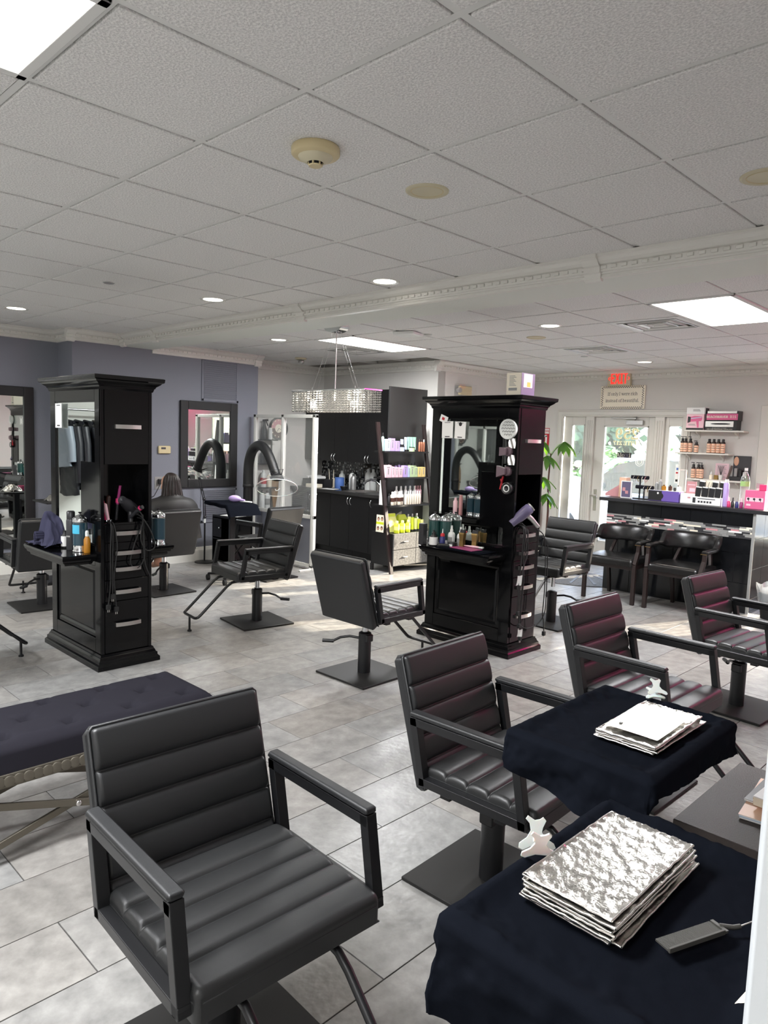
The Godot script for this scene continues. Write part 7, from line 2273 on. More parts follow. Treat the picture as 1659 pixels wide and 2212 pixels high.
	b = MB.new(); b.bx(-0.04, 0.035, 0, 0.14, -0.03, 0.03, 0.002); part(b, "carton", MT.cream, o)
	b = MB.new(); b.bx(-0.04, -0.02, 0.01, 0.13, 0.03, 0.031); part(b, "dark_stripe", MT.ink, o)
	litre_bottle("white conical bottle behind the blue canister", Vector3(-7.77, y, -7.05), 0.045, 0.25, MT.white_plastic, MT.white_plastic)
	litre_bottle("round-shouldered white bottle with black cap in the worktop row", Vector3(-7.475, y, -6.98), 0.05, 0.27, MT.white_plastic, MT.ink)
	litre_bottle("smaller clear-grey bottle in the worktop row", Vector3(-7.40, y, -6.93), 0.042, 0.23, MT.silver, MT.ink)
	litre_bottle("tall white bottle with pointed neck in the worktop row", Vector3(-7.305, y, -7.13), 0.05, 0.30, MT.white_plastic, MT.white_plastic)
	litre_bottle("tall white bottle with pointed neck nearest the tap", Vector3(-7.21, y, -7.135), 0.05, 0.30, MT.white_plastic, MT.white_plastic)
	o = thing("steel_cup", "brushed steel cup beside the tap", "cup", Vector3(-7.10, y, -7.13))
	b = MB.new(); b.lathe([[0, 0], [0.03, 0], [0.034, 0.11], [0.03, 0.11], [0.026, 0.01], [0, 0.01]], 18); part(b, "cup_body", MT.brushed_steel, o)
	o = thing("kitchen_tap", "chrome pull-down tap arching over the sink", "tap", Vector3(-6.90, y, -7.0))
	b = MB.new(); b.lathe([[0, 0], [0.03, 0], [0.028, 0.02], [0.016, 0.03]], 16); part(b, "base", MT.chrome, o)
	b = MB.new(); b.tube([Vector3(0, 0.02, 0), Vector3(-0.03, 0.1, 0.01), Vector3(-0.09, 0.155, 0.03), Vector3(-0.17, 0.165, 0.05), Vector3(-0.24, 0.14, 0.07), Vector3(-0.27, 0.10, 0.08)], 0.014, 10, 0.019); part(b, "spout", MT.chrome, o)
	b = MB.new(); b.bar(Vector3(0.01, 0.05, 0.0), Vector3(0.08, 0.09, 0.03), 0.012, 0.01, 0.003); part(b, "lever", MT.chrome, o)
	o = thing("paper_stack", "sheets of white paper lying on the worktop edge", "paper", Vector3(-7.66, y, -6.72), 0.2)
	b = MB.new(); b.bx(-0.11, 0.11, 0, 0.004, -0.07, 0.07); part(b, "sheets", MT.paper, o)
	o = thing("tint_tool_caddy", "dark caddy of combs and tint brushes on the worktop", "caddy", Vector3(-7.95, y, -6.98))
	b = MB.new(); b.bx(-0.09, 0.09, 0, 0.11, -0.05, 0.05, 0.004); part(b, "bin", MT.charcoal, o)
	for k in 6:
		b = MB.new(); b.bar(Vector3(-0.07 + 0.028 * k, 0.1, 0.0), Vector3(-0.09 + 0.035 * k, 0.22 + 0.02 * (k % 3), 0.01), 0.014, 0.006, 0.002); part(b, "brush_handle", [MT.ink, MT.charcoal, MT.cream][k % 3], o)
	o = thing("towel_tray", "black bin heaped with white towels at the niche end of the worktop", "towels", Vector3(-8.17, y, -6.9))
	b = MB.new(); b.bx(-0.17, 0.14, 0, 0.11, -0.12, 0.12, 0.004); part(b, "bin", MT.ink, o)
	for k in 3:
		b = MB.new(); b.box(Vector3(-0.1 + 0.09 * k, 0.13 + 0.008 * (k % 2), 0), Vector3(0.085, 0.05, 0.2), 0.02); part(b, "folded_towel", MT.paper, o)
	o = thing("white_card_box", "flat white box at the front of the worktop behind the partition post", "box", Vector3(-8.0, y, -6.72), 0.1)
	b = MB.new(); b.bx(-0.11, 0.11, 0, 0.05, -0.06, 0.06, 0.003); part(b, "carton", MT.cream, o)
	o = thing("colour_bowl_clip", "black comb and bowl drying beside the sink", "bowl", Vector3(-7.43, y, -6.78))
	b = MB.new(); b.lathe([[0, 0], [0.03, 0], [0.055, 0.05], [0.05, 0.05], [0.026, 0.006], [0, 0.006]], 18); part(b, "bowl_body", MT.ink, o)

# ---------------------------------------------------------------- retail ladder shelf
func carton(label: String, at: Vector3, w: float, h: float, d: float, m: Material, group: String, cap: Material = null) -> void:
	var o := thing("product_carton", label, "product box", at, 0.0, group)
	var b := MB.new(); b.bx(-d / 2, d / 2, 0, h, -w / 2, w / 2, 0.0015); part(b, "carton", m, o)
	b = MB.new()
	b.bx(d / 2, d / 2 + 0.0006, h * 0.25, h * 0.72, -w * 0.04, w * 0.16)
	b.bx(d / 2, d / 2 + 0.0006, h * 0.78, h * 0.86, -w * 0.2, w * 0.3)
	part(b, "print", MT.grey, o)
	if cap:
		b = MB.new(); b.bx(-d * 0.2, d * 0.2, h, h + 0.02, -w * 0.25, w * 0.25, 0.002); part(b, "cap", cap, o)

func retail_bottle(label: String, at: Vector3, r: float, h: float, m: Material, cap: Material, group: String, band: Material = null) -> void:
	var o := thing("retail_bottle", label, "bottle", at, 0.0, group)
	var b := MB.new(); b.lathe([[0, 0], [r * 0.95, 0], [r, 0.004], [r, h * 0.72], [r * 0.7, h * 0.78], [r * 0.45, h * 0.80]], 12); part(b, "body", m, o)
	b = MB.new(); b.lathe([[r * 0.5, h * 0.79], [r * 0.5, h * 0.97], [r * 0.4, h], [0, h]], 10); part(b, "cap", cap, o)
	if band:
		b = MB.new(); b.lathe([[r * 1.015, h * 0.25], [r * 1.015, h * 0.55]], 12); part(b, "label_band", band, o)

func build_ladder_shelf() -> void:
	var o := thing("ladder_shelf", "dark leaning ladder shelf of hair products with grey drawers at its foot", "shelf", Vector3(-6.10, 0, -6.64))
	var b := MB.new()
	for s in [-1.0, 1.0]:
		b = MB.new()
		b.bar(Vector3(0.175, 0.0, s * 0.42), Vector3(-0.14, 1.82, s * 0.42), 0.028, 0.055, 0.003, Vector3(0, 0, 1))
		var e := part(b, "upright", MT.wood_dark, o)
		e.set_meta("label", "slanted dark upright")
	for e in [[1.475, -0.02], [1.155, 0.04], [0.82, 0.105]]:
		b = MB.new(); b.bx(-0.20, e[1], e[0] - 0.02, e[0], -0.405, 0.405, 0.002); part(b, "shelf_board", MT.cabinet_black, o)
	b = MB.new()
	b.bx(-0.20, 0.165, 0.085, 0.485, -0.405, 0.405, 0.003)
	part(b, "drawer_case", MT.cabinet_black, o)
	for k in 2:
		for j in 2:
			b = MB.new()
			b.bx(0.165, 0.182, 0.095 + 0.197 * j, 0.285 + 0.197 * j, -0.40 + 0.402 * k, -0.004 + 0.402 * k, 0.002)
			var d := part(b, "drawer", MT.ash_grey, o, "grey wood-grain drawer front")
			b = MB.new(); b.bx(0.182, 0.205, 0.19 + 0.19 * j, 0.2 + 0.19 * j, -0.24 + 0.402 * k, -0.16 + 0.402 * k, 0.003); part(b, "handle", MT.silver, d)
	for s in [-1.0, 1.0]:
		b = MB.new(); b.bx(-0.2, -0.16, 0, 0.085, s * 0.40 - 0.015, s * 0.40 + 0.015); part(b, "rear_leg", MT.cabinet_black, o)
	# products; z runs along the shelf, x towards its front
	var X := -6.10
	var g1 := "pastel products on the top board of the ladder shelf"
	var y := 1.476
	retail_bottle("tall mint bottle with black cap at the end of the top board", Vector3(X - 0.09, y, -6.265), 0.018, 0.22, MT.mint, MT.ink, g1)
	carton("pale blue carton next to the mint bottle", Vector3(X - 0.07, y, -6.325), 0.06, 0.145, 0.05, MT.pale_blue, g1)
	carton("tall lilac carton on the top board", Vector3(X - 0.07, y, -6.40), 0.075, 0.155, 0.05, MT.lilac, g1)
	carton("shorter lilac carton on the top board", Vector3(X - 0.065, y, -6.485), 0.07, 0.125, 0.05, MT.lilac, g1)
	var j := thing("cream_jar", "pale blue jar with dark lid on the top board", "jar", Vector3(X - 0.055, y, -6.57), 0.0, g1)
	b = MB.new(); b.lathe([[0, 0], [0.036, 0], [0.038, 0.05], [0, 0.05]], 16); part(b, "jar", MT.pale_blue, j)
	b = MB.new(); b.lathe([[0.037, 0.05], [0.037, 0.062], [0, 0.062]], 16); part(b, "lid", MT.ink, j)
	var tube_ := func(label: String, p: Vector3, h: float, m: Material, grp: String) -> void:
		var q := thing("squeeze_tube", label, "tube", p, 0.0, grp)
		var c := MB.new(); c.lathe([[0, 0], [0.018, 0], [0.018, 0.02], [0.016, 0.024]], 12); part(c, "cap", MT.ink, q)
		c = MB.new(); c.grid(14, 6, func(u: float, v: float) -> Vector3:
			var a := TAU * u
			return Vector3(cos(a) * lerpf(0.02, 0.003, v), 0.022 + v * (h - 0.022), sin(a) * lerpf(0.022, 0.03, v)), true)
		part(c, "tube_body", m, q)
	tube_.call("pale blue tube standing on its cap, on top of the jar", Vector3(X - 0.055, y + 0.063, -6.57), 0.085, MT.pale_blue, g1)
	tube_.call("tall pale blue tube standing on its cap", Vector3(X - 0.06, y, -6.645), 0.175, MT.pale_blue, g1)
	tube_.call("mint tube standing on its cap, beside the tall blue tube", Vector3(X - 0.08, y, -6.72), 0.18, MT.mint, g1)
	tube_.call("second mint tube standing on its cap", Vector3(X - 0.08, y, -6.775), 0.18, MT.mint, g1)
	tube_.call("third mint tube, next to the copper bottles", Vector3(X - 0.08, y, -6.83), 0.18, MT.mint, g1)
	j = thing("cream_jar", "sage green jar before the mint tubes", "jar", Vector3(X - 0.045, y, -6.745), 0.0, g1)
	b = MB.new(); b.lathe([[0, 0], [0.036, 0], [0.038, 0.045], [0, 0.045]], 16); part(b, "jar", MT.sage, j)
	b = MB.new(); b.lathe([[0.037, 0.045], [0.037, 0.056], [0, 0.056]], 16); part(b, "lid", MT.ink, j)
	for k in 3:
		retail_bottle(["slim copper bottle with dark cap on the top board", "second slim copper bottle with dark cap", "copper bottle with clear cap at the far end of the top board"][k], Vector3(X - 0.06, y, -6.905 - 0.04 * k), 0.016, 0.155, MT.copper, MT.dark_brown if k < 2 else MT.paper, g1)
	y = 1.156
	var g2 := "pastel cartons on the second board of the ladder shelf"
	var row := [[-6.29, 0.095, 0.15, "pale_pink", "wide pink carton at the end of the second board"], [-6.375, 0.05, 0.13, "pale_pink", "narrow pink carton on the second board"], [-6.44, 0.058, 0.125, "pale_pink", "pink carton in the middle of the pink group"], [-6.51, 0.062, 0.12, "pale_pink", "pink carton with black band, next to the lilac ones"], [-6.595, 0.075, 0.145, "lilac", "lilac carton on the second board"], [-6.655, 0.032, 0.125, "pale_blue", "thin pale blue carton on the second board"], [-6.72, 0.075, 0.145, "sage", "sage green carton on the second board"], [-6.79, 0.055, 0.125, "sage", "narrower sage green carton on the second board"], [-6.86, 0.062, 0.125, "butter", "butter yellow carton on the second board"], [-6.93, 0.062, 0.125, "butter", "butter yellow carton at the far end of the second board"]]
	for e in row:
		carton(e[4], Vector3(X - 0.02, y, e[0]), e[1], e[2], 0.05, MT[e[3]], g2)
	for k in 11:
		retail_bottle("black-capped bottle standing behind the pastel cartons", Vector3(X - 0.12, y, -6.30 - 0.06 * k), 0.02, 0.165 + 0.012 * (k % 3), [MT.pale_pink, MT.lilac, MT.sage][(k * 3) / 12 % 3], MT.ink, "black-capped bottles behind the cartons")
	y = 0.821
	var g3 := "white bottles on the third board of the ladder shelf"
	retail_bottle("dark squat bottle at the end of the third board", Vector3(X + 0.03, y, -6.285), 0.02, 0.14, MT.ink, MT.ink, g3)
	for k in 4:
		retail_bottle("white bottle with a dark square label on the third board", Vector3(X + 0.045 - 0.02 * (k % 2), y, -6.33 - 0.06 * k), 0.026, 0.165, MT.cream, MT.paper, g3, MT.brown)
	for k in 9:
		retail_bottle("tall slim white bottle in the crowded third row", Vector3(X - 0.03 - 0.035 * (k % 2), y, -6.47 - 0.042 * k), 0.022, 0.22, MT.paper, MT.white_plastic, g3)
	for k in 7:
		retail_bottle("slender white tube bottle at the front of the third board", Vector3(X + 0.06, y, -6.555 - 0.042 * k), 0.017, 0.165, MT.cream, MT.white_plastic, g3)
	for k in 3:
		retail_bottle("slim rose bottle at the far end of the third board", Vector3(X - 0.06, y, -6.86 - 0.045 * k), 0.018, 0.22, MT.pale_pink, MT.rose, g3)
	y = 0.486
	var g4 := "lime products on the drawer top of the ladder shelf"
	j = thing("product_pouch", "large lime and white pouch leaning on the drawer top", "pouch", Vector3(X + 0.02, y, -6.36), 0.0, g4)
	b = MB.new(); b.x = Transform3D(Basis(Vector3(0, 0, 1), 0.12), Vector3.ZERO); b.rloft([[0, 0.035, 0.075], [0.12, 0.03, 0.078], [0.23, 0.004, 0.072]]); part(b, "pouch_body", MT.lime_pale, j)
	b = MB.new(); b.x = Transform3D(Basis(Vector3(0, 0, 1), 0.12), Vector3.ZERO); b.bx(0.0, 0.016, 0.19, 0.225, -0.07, 0.07); part(b, "lime_top", MT.lime, j)
	j = thing("product_pouch", "lime pouch lying on the back of the drawer top", "pouch", Vector3(X - 0.05, y, -6.60), 0.0, g4)
	b = MB.new(); b.rloft([[0, 0.04, 0.09], [0.14, 0.035, 0.085], [0.2, 0.01, 0.06]]); part(b, "pouch_body", MT.lime, j)
	for k in 3:
		retail_bottle(["round lime bottle before the large pouch", "taller round lime bottle in the middle of the drawer top", "small round lime bottle beside the tubes"][k], Vector3(X + 0.12, y, -6.345 - 0.10 * k), 0.034 - 0.004 * (k / 2), 0.15, MT.lime, MT.lime_pale, g4, MT.lime_pale)
	for k in 5:
		tube_.call("lime tube standing on its cap on the drawer top", Vector3(X + 0.09, y, -6.60 - 0.06 * k), 0.185 - 0.012 * k, MT.lime if k % 2 else MT.lime_pale, g4)
	for k in 4:
		retail_bottle("olive jar with silver lid at the back of the drawer top", Vector3(X - 0.1, y, -6.70 - 0.08 * k), 0.03, 0.19, MT.green_label, MT.silver, g4)
	o = thing("hairstyle_card", "card of hairstyle drawings with a lime band, leaning by the ladder shelf", "card", Vector3(-6.13, 0.487, -6.225))
	o.rotation.x = -0.04
	b = MB.new(); b.bx(-0.085, 0.045, 0, 0.21, 0, 0.003); part(b, "card_sheet", MT.cream, o)
	b = MB.new(); b.bx(-0.085, 0.045, 0.095, 0.125, 0.003, 0.0035); part(b, "lime_band", MT.lime, o)
	for e in [[-0.05, 0.16], [0.01, 0.165], [-0.05, 0.045], [0.012, 0.05]]:
		b = MB.new(); b.sph(Vector3(e[0], e[1], 0.003), Vector3(0.02, 0.026, 0.001), 12, 6); part(b, "hair_drawing", MT.brown, o)
		b = MB.new(); b.sph(Vector3(e[0], e[1] - 0.006, 0.0038), Vector3(0.011, 0.015, 0.001), 12, 6); part(b, "face_drawing", MT.skin, o)
	o = thing("shelf_talker", "white card standing against the end of the third board", "card", Vector3(-6.13, 0.821, -6.228))
	b = MB.new(); b.prism(PackedVector2Array([Vector2(-0.05, 0), Vector2(0.01, 0), Vector2(-0.02, 0.3), Vector2(-0.045, 0.3)]), 0, 0.002); part(b, "card_sheet", MT.paper, o)

# ---------------------------------------------------------------- reception desk
func build_reception() -> void:
	var x0 := -3.92
	var x1 := -2.35
	var zf := -7.65
	var o := thing("reception_desk", "black tiled reception desk with a mosaic band and dark top", "desk", Vector3(0, 0, 0))
	var b := MB.new()
	b.bx(x0, x1, 0, 1.01, -8.25, zf - 0.012)
	part(b, "carcass", MT.charcoal, o)
	b = MB.new()
	b.bx(x0 - 0.09, x1 + 0.5, 1.01, 1.05, -8.33, zf + 0.035, 0.006)
	part(b, "top", MT.station_dark, o)
	var tw := (x1 - x0) / 5.0
	var tile := func(ax: float, bx_: float, ay: float, by: float) -> void:
		var t := MB.new(); t.bx(ax + 0.002, bx_ - 0.002, ay + 0.002, by - 0.002, zf - 0.012, zf, 0.001); part(t, "wall_tile", MT.tile_black, o)
	for k in 5: tile.call(x0 + tw * k, x0 + tw * (k + 1), 0.872, 1.01)
	var rows := [[0.60, 0.752], [0.30, 0.60], [0.0, 0.30]]
	for r in 3:
		var off: float = 0.0 if r % 2 == 0 else -tw / 2
		for k in 6:
			var a := maxf(x0, x0 + off + tw * k)
			var e := minf(x1, x0 + off + tw * (k + 1))
			if e - a > 0.02: tile.call(a, e, rows[r][0], rows[r][1])
	# side towards the waste bin
	for r in 4:
		var yy: Array = [[0.752, 1.01], [0.45, 0.752], [0.15, 0.45], [0.0, 0.15]][r]
		for k in 2:
			var t := MB.new(); t.bx(x1, x1 + 0.012, yy[0] + 0.002, yy[1] - 0.002, zf - 0.3 * (k + 1) + 0.002, zf - 0.3 * k - 0.002, 0.001); part(t, "wall_tile", MT.tile_black, o)
	b = MB.new(); b.bx(x1 - 0.012, x1 + 0.014, 0.0, 1.01, zf - 0.004, zf + 0.004); part(b, "corner_bead", MT.grey, o)
	# mosaic band of thin glass and stone bars
	var cols := [MT.ink, MT.grey, MT.grey, MT.silver, MT.cream, MT.charcoal, MT.rose, MT.grey, MT.charcoal, MT.paper]
	var rr := RandomNumberGenerator.new(); rr.seed = 21
	for r in 7:
		var x := x0
		while x < x1 - 0.01:
			var w := rr.randf_range(0.035, 0.13)
			var e := minf(x + w, x1)
			b = MB.new(); b.bx(x + 0.0008, e - 0.0008, 0.7535 + r * 0.0168, 0.7693 + r * 0.0168, zf - 0.012, zf + 0.001 + 0.0015 * rr.randf())
			part(b, "mosaic_bar", cols[rr.randi() % 10], o)
			x = e
	desk_items()
	# waste bin with clear liner
	o = thing("waste_bin", "black waste bin with a clear plastic liner at the end of the desk", "waste bin", Vector3(-2.10, 0, -7.66))
	b = MB.new(); b.lathe([[0, 0], [0.12, 0], [0.15, 0.26], [0.145, 0.26], [0.115, 0.01], [0, 0.01]], 26); part(b, "bin_body", MT.rubber, o)
	b = MB.new()
	b.grid(40, 8, func(u: float, v: float) -> Vector3:
		var a := TAU * u
		var rad := lerpf(0.152, 0.165, v) + 0.012 * sin(a * 7.0) * v + 0.006 * sin(a * 17.0 + v * 4.0)
		return Vector3(cos(a) * rad, lerpf(0.12, 0.33 + 0.015 * sin(a * 5.0), v), sin(a) * rad), true)
	b.grid(40, 6, func(u: float, v: float) -> Vector3:
		var a := TAU * u
		var rad := lerpf(0.165 + 0.012 * sin(a * 7.0), 0.11, v)
		return Vector3(cos(a) * rad, lerpf(0.33 + 0.015 * sin(a * 5.0), 0.2, v), sin(a) * rad), false)
	part(b, "clear_liner", MT.bag_clear, o)

func box_thing(called: String, label: String, cat: String, x0: float, x1: float, h: float, z: float, d: float, m: Material, y := 1.051, grp := "") -> Node3D:
	var o := thing(called, label, cat, Vector3((x0 + x1) / 2, y, z), 0.0, grp)
	var w := (x1 - x0) / 2
	var b := MB.new(); b.bx(-w, w, 0, h, -d / 2, d / 2, 0.0015); part(b, "carton", m, o)
	return o

func desk_items() -> void:
	var y := 1.051
	var b: MB
	var o := thing("file_holder", "pink cardboard file holder on the reception desk", "file holder", Vector3(-3.93, y, -7.90))
	b = MB.new(); b.prism(PackedVector2Array([Vector2(-0.14, 0), Vector2(0.05, 0), Vector2(0.05, 0.22), Vector2(0.02, 0.13), Vector2(-0.14, 0.03)]), -0.03, 0.03); part(b, "side_wall", MT.rose, o)
	b = MB.new(); b.bx(0.035, 0.12, 0, 0.225, -0.05, 0.05, 0.002); part(b, "back_wall", MT.peach, o)
	o = thing("price_list_sign", "small white-framed mauve price list on the reception desk", "sign", Vector3(-3.745, y, -7.74), -0.05)
	b = MB.new(); b.bx(-0.067, 0.067, 0, 0.195, 0, 0.012, 0.002); part(b, "frame", MT.paper, o)
	b = MB.new(); b.bx(-0.055, 0.052, 0.012, 0.185, 0.012, 0.0135); part(b, "sheet", MT.purple_grey, o)
	b = MB.new(); b.bx(-0.01, 0.025, 0.05, 0.085, 0.0135, 0.0142); b.bx(-0.045, -0.01, 0.08, 0.12, 0.0135, 0.0142); part(b, "print", MT.rose, o)
	o = thing("bracelet_stand", "black two-bar bracelet stand hung with bangles on the desk", "jewellery stand", Vector3(-3.60, y, -7.80))
	b = MB.new(); b.bx(-0.08, 0.1, 0, 0.012, -0.05, 0.05, 0.004); part(b, "base", MT.ink, o)
	b = MB.new(); b.cyl(Vector3(-0.03, 0.012, -0.02), Vector3(-0.03, 0.24, -0.02), 0.009, -1.0, 12); b.cyl(Vector3(0.04, 0.012, 0.02), Vector3(0.04, 0.13, 0.02), 0.009, -1.0, 12); part(b, "post", MT.ink, o)
	b = MB.new(); b.cyl(Vector3(-0.135, 0.24, -0.02), Vector3(0.065, 0.24, -0.02), 0.02, -1.0, 16); part(b, "upper_bar", MT.velvet, o)
	b = MB.new(); b.cyl(Vector3(-0.055, 0.135, 0.02), Vector3(0.145, 0.135, 0.02), 0.02, -1.0, 16); part(b, "lower_bar", MT.velvet, o)
	for k in 7:
		var low := k > 3
		o = thing("bangle", "thin bangle hung on the upper bar of the bracelet stand" if not low else "thin bangle hung on the lower bar of the bracelet stand", "bracelet", Vector3(-3.70 + 0.045 * k if not low else -3.72 + 0.04 * k, y + (0.222 if not low else 0.118), -7.82 if not low else -7.78), 0.2 * (k % 3), "bangles on the desk stand")
		var ring: Array = []
		for i in 21: ring.append(Vector3(0.004 * sin(i), cos(TAU * i / 20) * 0.034, sin(TAU * i / 20) * 0.03))
		b = MB.new(); b.tube(ring, 0.0028, 6, -1.0, false); part(b, "ring", [MT.silver, MT.gold, MT.cream, MT.rose][k % 4], o)
	var pb := box_thing("curler_carton", "long purple and black curler carton on the desk", "box", -3.49, -3.15, 0.115, -7.80, 0.12, MT.violet)
	b = MB.new(); b.bx(-0.17, -0.02, 0.004, 0.11, 0.06, 0.0612); part(b, "black_panel", MT.ink, pb)
	b = MB.new(); b.cyl(Vector3(-0.035, 0.055, 0.0612), Vector3(-0.035, 0.055, 0.0625), 0.035, -1.0, 20); part(b, "dark_disc", MT.ink, pb)
	b = MB.new(); b.cyl(Vector3(-0.062, 0.085, 0.0612), Vector3(-0.062, 0.085, 0.0628), 0.011, -1.0, 14); part(b, "white_seal", MT.paper, pb)
	b = MB.new(); b.bx(-0.17, 0.17, 0.112, 0.1165, -0.06, 0.06); part(b, "white_top", MT.paper, pb)
	var ty := y + 0.1175
	for e in [[-3.43, 0.02, 0.085, MT.grey, MT.silver, "clear square perfume bottle on the purple carton"], [-3.387, 0.02, 0.115, MT.grey, MT.silver, "taller clear perfume bottle on the purple carton"], [-3.345, 0.026, 0.06, MT.amber, MT.gold, "low amber bottle on the purple carton"], [-3.275, 0.02, 0.062, MT.brown, MT.ink, "brown jar with dark lid on the purple carton"], [-3.225, 0.014, 0.045, MT.charcoal, MT.silver, "tiny dark vial on the purple carton"], [-3.19, 0.015, 0.065, MT.paper, MT.ink, "white vial with black lid on the purple carton"]]:
		retail_bottle(e[5], Vector3(e[0], ty, -7.80), e[1], e[2], e[3], e[4], "little bottles on the purple carton")
	o = thing("acrylic_stand", "tall empty clear acrylic frame behind the purple carton", "sign holder", Vector3(-3.165, ty, -7.83))
	b = MB.new()
	for s in [-1.0, 1.0]: b.bx(s * 0.041 - 0.003, s * 0.041 + 0.003, 0, 0.235, -0.004, 0.004)
	b.bx(-0.044, 0.044, 0.229, 0.235, -0.004, 0.004)
	part(b, "rim", MT.frosted_white, o)
	b = MB.new(); b.bx(-0.04, 0.04, 0, 0.23, -0.002, 0.002); part(b, "pane", MT.clear_plastic, o)
	var wb := box_thing("white_carton", "plain white carton with faint lettering on the desk", "box", -3.14, -3.015, 0.1, -7.80, 0.1, MT.paper)
	b = MB.new(); b.bx(0.015, 0.045, 0.055, 0.07, 0.05, 0.0506); part(b, "print", MT.rose, wb)
	o = thing("mauve_sign", "mauve acrylic sign standing on the white carton", "sign", Vector3(-3.055, y + 0.102, -7.82))
	b = MB.new(); b.bx(-0.052, 0.052, 0, 0.13, -0.003, 0.003); part(b, "sheet", MT.rose, o)
	b = MB.new(); b.bx(-0.02, 0.04, 0.02, 0.06, 0.003, 0.0036); b.bx(-0.04, 0.04, 0.09, 0.1, 0.003, 0.0036); part(b, "print", MT.pale_pink, o)
	# counter display of black cartons
	o = thing("counter_display", "white counter display tray printed with brow stencils on the desk", "display", Vector3(-2.86, y, -7.80))
	b = MB.new(); b.bx(-0.15, 0.145, 0, 0.08, -0.07, 0.07, 0.002); part(b, "tray", MT.paper, o)
	b = MB.new(); b.bx(-0.14, -0.11, 0.015, 0.07, 0.07, 0.0706); 
	for k in 5: b.bx(-0.085 + 0.03 * k, -0.065 + 0.03 * k, 0.02, 0.04, 0.07, 0.0706)
	b.bx(-0.09, 0.09, 0.058, 0.066, 0.07, 0.0706)
	part(b, "print", MT.charcoal, o)
	b = MB.new(); b.bx(-0.06, 0.06, 0.14, 0.25, -0.062, -0.056); part(b, "header_card", MT.cream, o)
	b = MB.new()
	for k in 4: b.bar(Vector3(-0.045 + 0.028 * k, 0.16, -0.0555), Vector3(-0.025 + 0.028 * k, 0.235, -0.0555), 0.002, 0.008, 0.0, Vector3(0, 0, 1))
	part(b, "header_print", MT.ink, o)
	for k in 7:
		var back := k > 3
		var p := thing("black_carton", "black carton with white top in the %s row of the counter display" % ("front" if not back else "rear"), "box", Vector3(-2.86 - 0.105 + 0.068 * k if not back else -2.86 - 0.1 + 0.075 * (k - 4) + (0.06 if k > 4 else 0.0), y + 0.081, -7.775 if not back else -7.835), 0.0, "black cartons in the counter display")
		p.rotation.z = -0.08
		b = MB.new(); b.bx(-0.028, 0.028, 0, 0.095 if not back else 0.155, -0.014, 0.014, 0.001); part(b, "carton", MT.ink, p)
		b = MB.new(); b.bx(-0.027, 0.027, 0.095 if not back else 0.155, 0.105 if not back else 0.168, -0.013, 0.013); part(b, "white_top", MT.paper, p)
	o = thing("lilac_bottle", "tall lilac bottle with white pump beside the counter display", "bottle", Vector3(-2.682, y, -7.77))
	b = MB.new(); b.lathe([[0, 0], [0.026, 0], [0.028, 0.004], [0.028, 0.23], [0.02, 0.245]], 18); part(b, "body", MT.lilac, o)
	b = MB.new(); b.lathe([[0.02, 0.243], [0.018, 0.28], [0, 0.28]], 14); part(b, "cap", MT.white_plastic, o)
	o = thing("water_bottle", "clear plastic water bottle with a green label on the desk", "bottle", Vector3(-2.585, y, -8.02))
	b = MB.new(); b.lathe([[0, 0.002], [0.038, 0.002], [0.044, 0.015], [0.041, 0.07], [0.044, 0.13], [0.04, 0.17], [0.045, 0.2], [0.045, 0.27], [0.036, 0.31], [0.018, 0.35], [0.014, 0.36], [0.014, 0.38]], 24); part(b, "body", MT.clear_plastic, o)
	b = MB.new(); b.lathe([[0.016, 0.372], [0.016, 0.40], [0, 0.40]], 14); part(b, "cap", MT.white_plastic, o)
	b = MB.new(); b.lathe([[0.0455, 0.21], [0.0455, 0.26]], 24); part(b, "green_label", MT.green_label, o)
	for k in 4:
		var m: Material = [MT.hot_pink, MT.ink, MT.navy, MT.magenta][k]
		o = thing("nail_polish", ["hot pink nail polish with white cap on the desk", "black nail polish on the desk", "navy boxed polish set on the desk", "magenta boxed polish set on the desk"][k], "nail polish", Vector3([-2.635, -2.597, -2.555, -2.515][k], y, -7.74), 0.0, "polishes on the desk")
		b = MB.new(); b.lathe([[0, 0], [0.016, 0], [0.017, 0.003], [0.017, 0.055], [0.008, 0.062]], 12); part(b, "bottle_body", m, o)
		b = MB.new(); b.lathe([[0.009, 0.06], [0.007, 0.1], [0, 0.1]], 10); part(b, "cap", [MT.pale_pink, MT.charcoal, MT.silver, MT.pale_pink][k], o)
	var pk := box_thing("pink_carton", "large pink carton with three little curler drawings on the desk end", "box", -2.485, -2.30, 0.185, -7.80, 0.12, MT.pink)
	b = MB.new(); b.bx(-0.08, 0.08, 0.075, 0.115, 0.06, 0.0606); part(b, "pale_field", MT.pale_pink, pk)
	for k in 3:
		b = MB.new(); b.cyl(Vector3(-0.06 + 0.055 * k, 0.1, 0.0606), Vector3(-0.06 + 0.055 * k, 0.1, 0.0614), 0.012, -1.0, 12); b.bx(-0.058 + 0.055 * k, -0.053 + 0.055 * k, 0.075, 0.1, 0.0606, 0.0614); part(b, "curler_drawing", MT.charcoal, pk)
	b = MB.new(); b.bx(-0.075, -0.035, 0.03, 0.05, 0.06, 0.0606); part(b, "code_label", MT.pale_pink, pk)
	box_thing("hot_pink_box", "small hot pink box standing on the large pink carton", "box", -2.37, -2.305, 0.06, -7.81, 0.06, MT.hot_pink, 1.2375)
	o = thing("name_card", "small grey card leaning on the desk behind the pink carton", "card", Vector3(-2.43, y, -8.0), 0.2)
	b = MB.new(); b.bx(-0.03, 0.03, 0, 0.22, -0.003, 0.003); part(b, "stand", MT.clear_plastic, o)
	b = MB.new(); b.bx(-0.035, 0.035, 0.2, 0.25, -0.002, 0.004); part(b, "card_sheet", MT.grey, o)

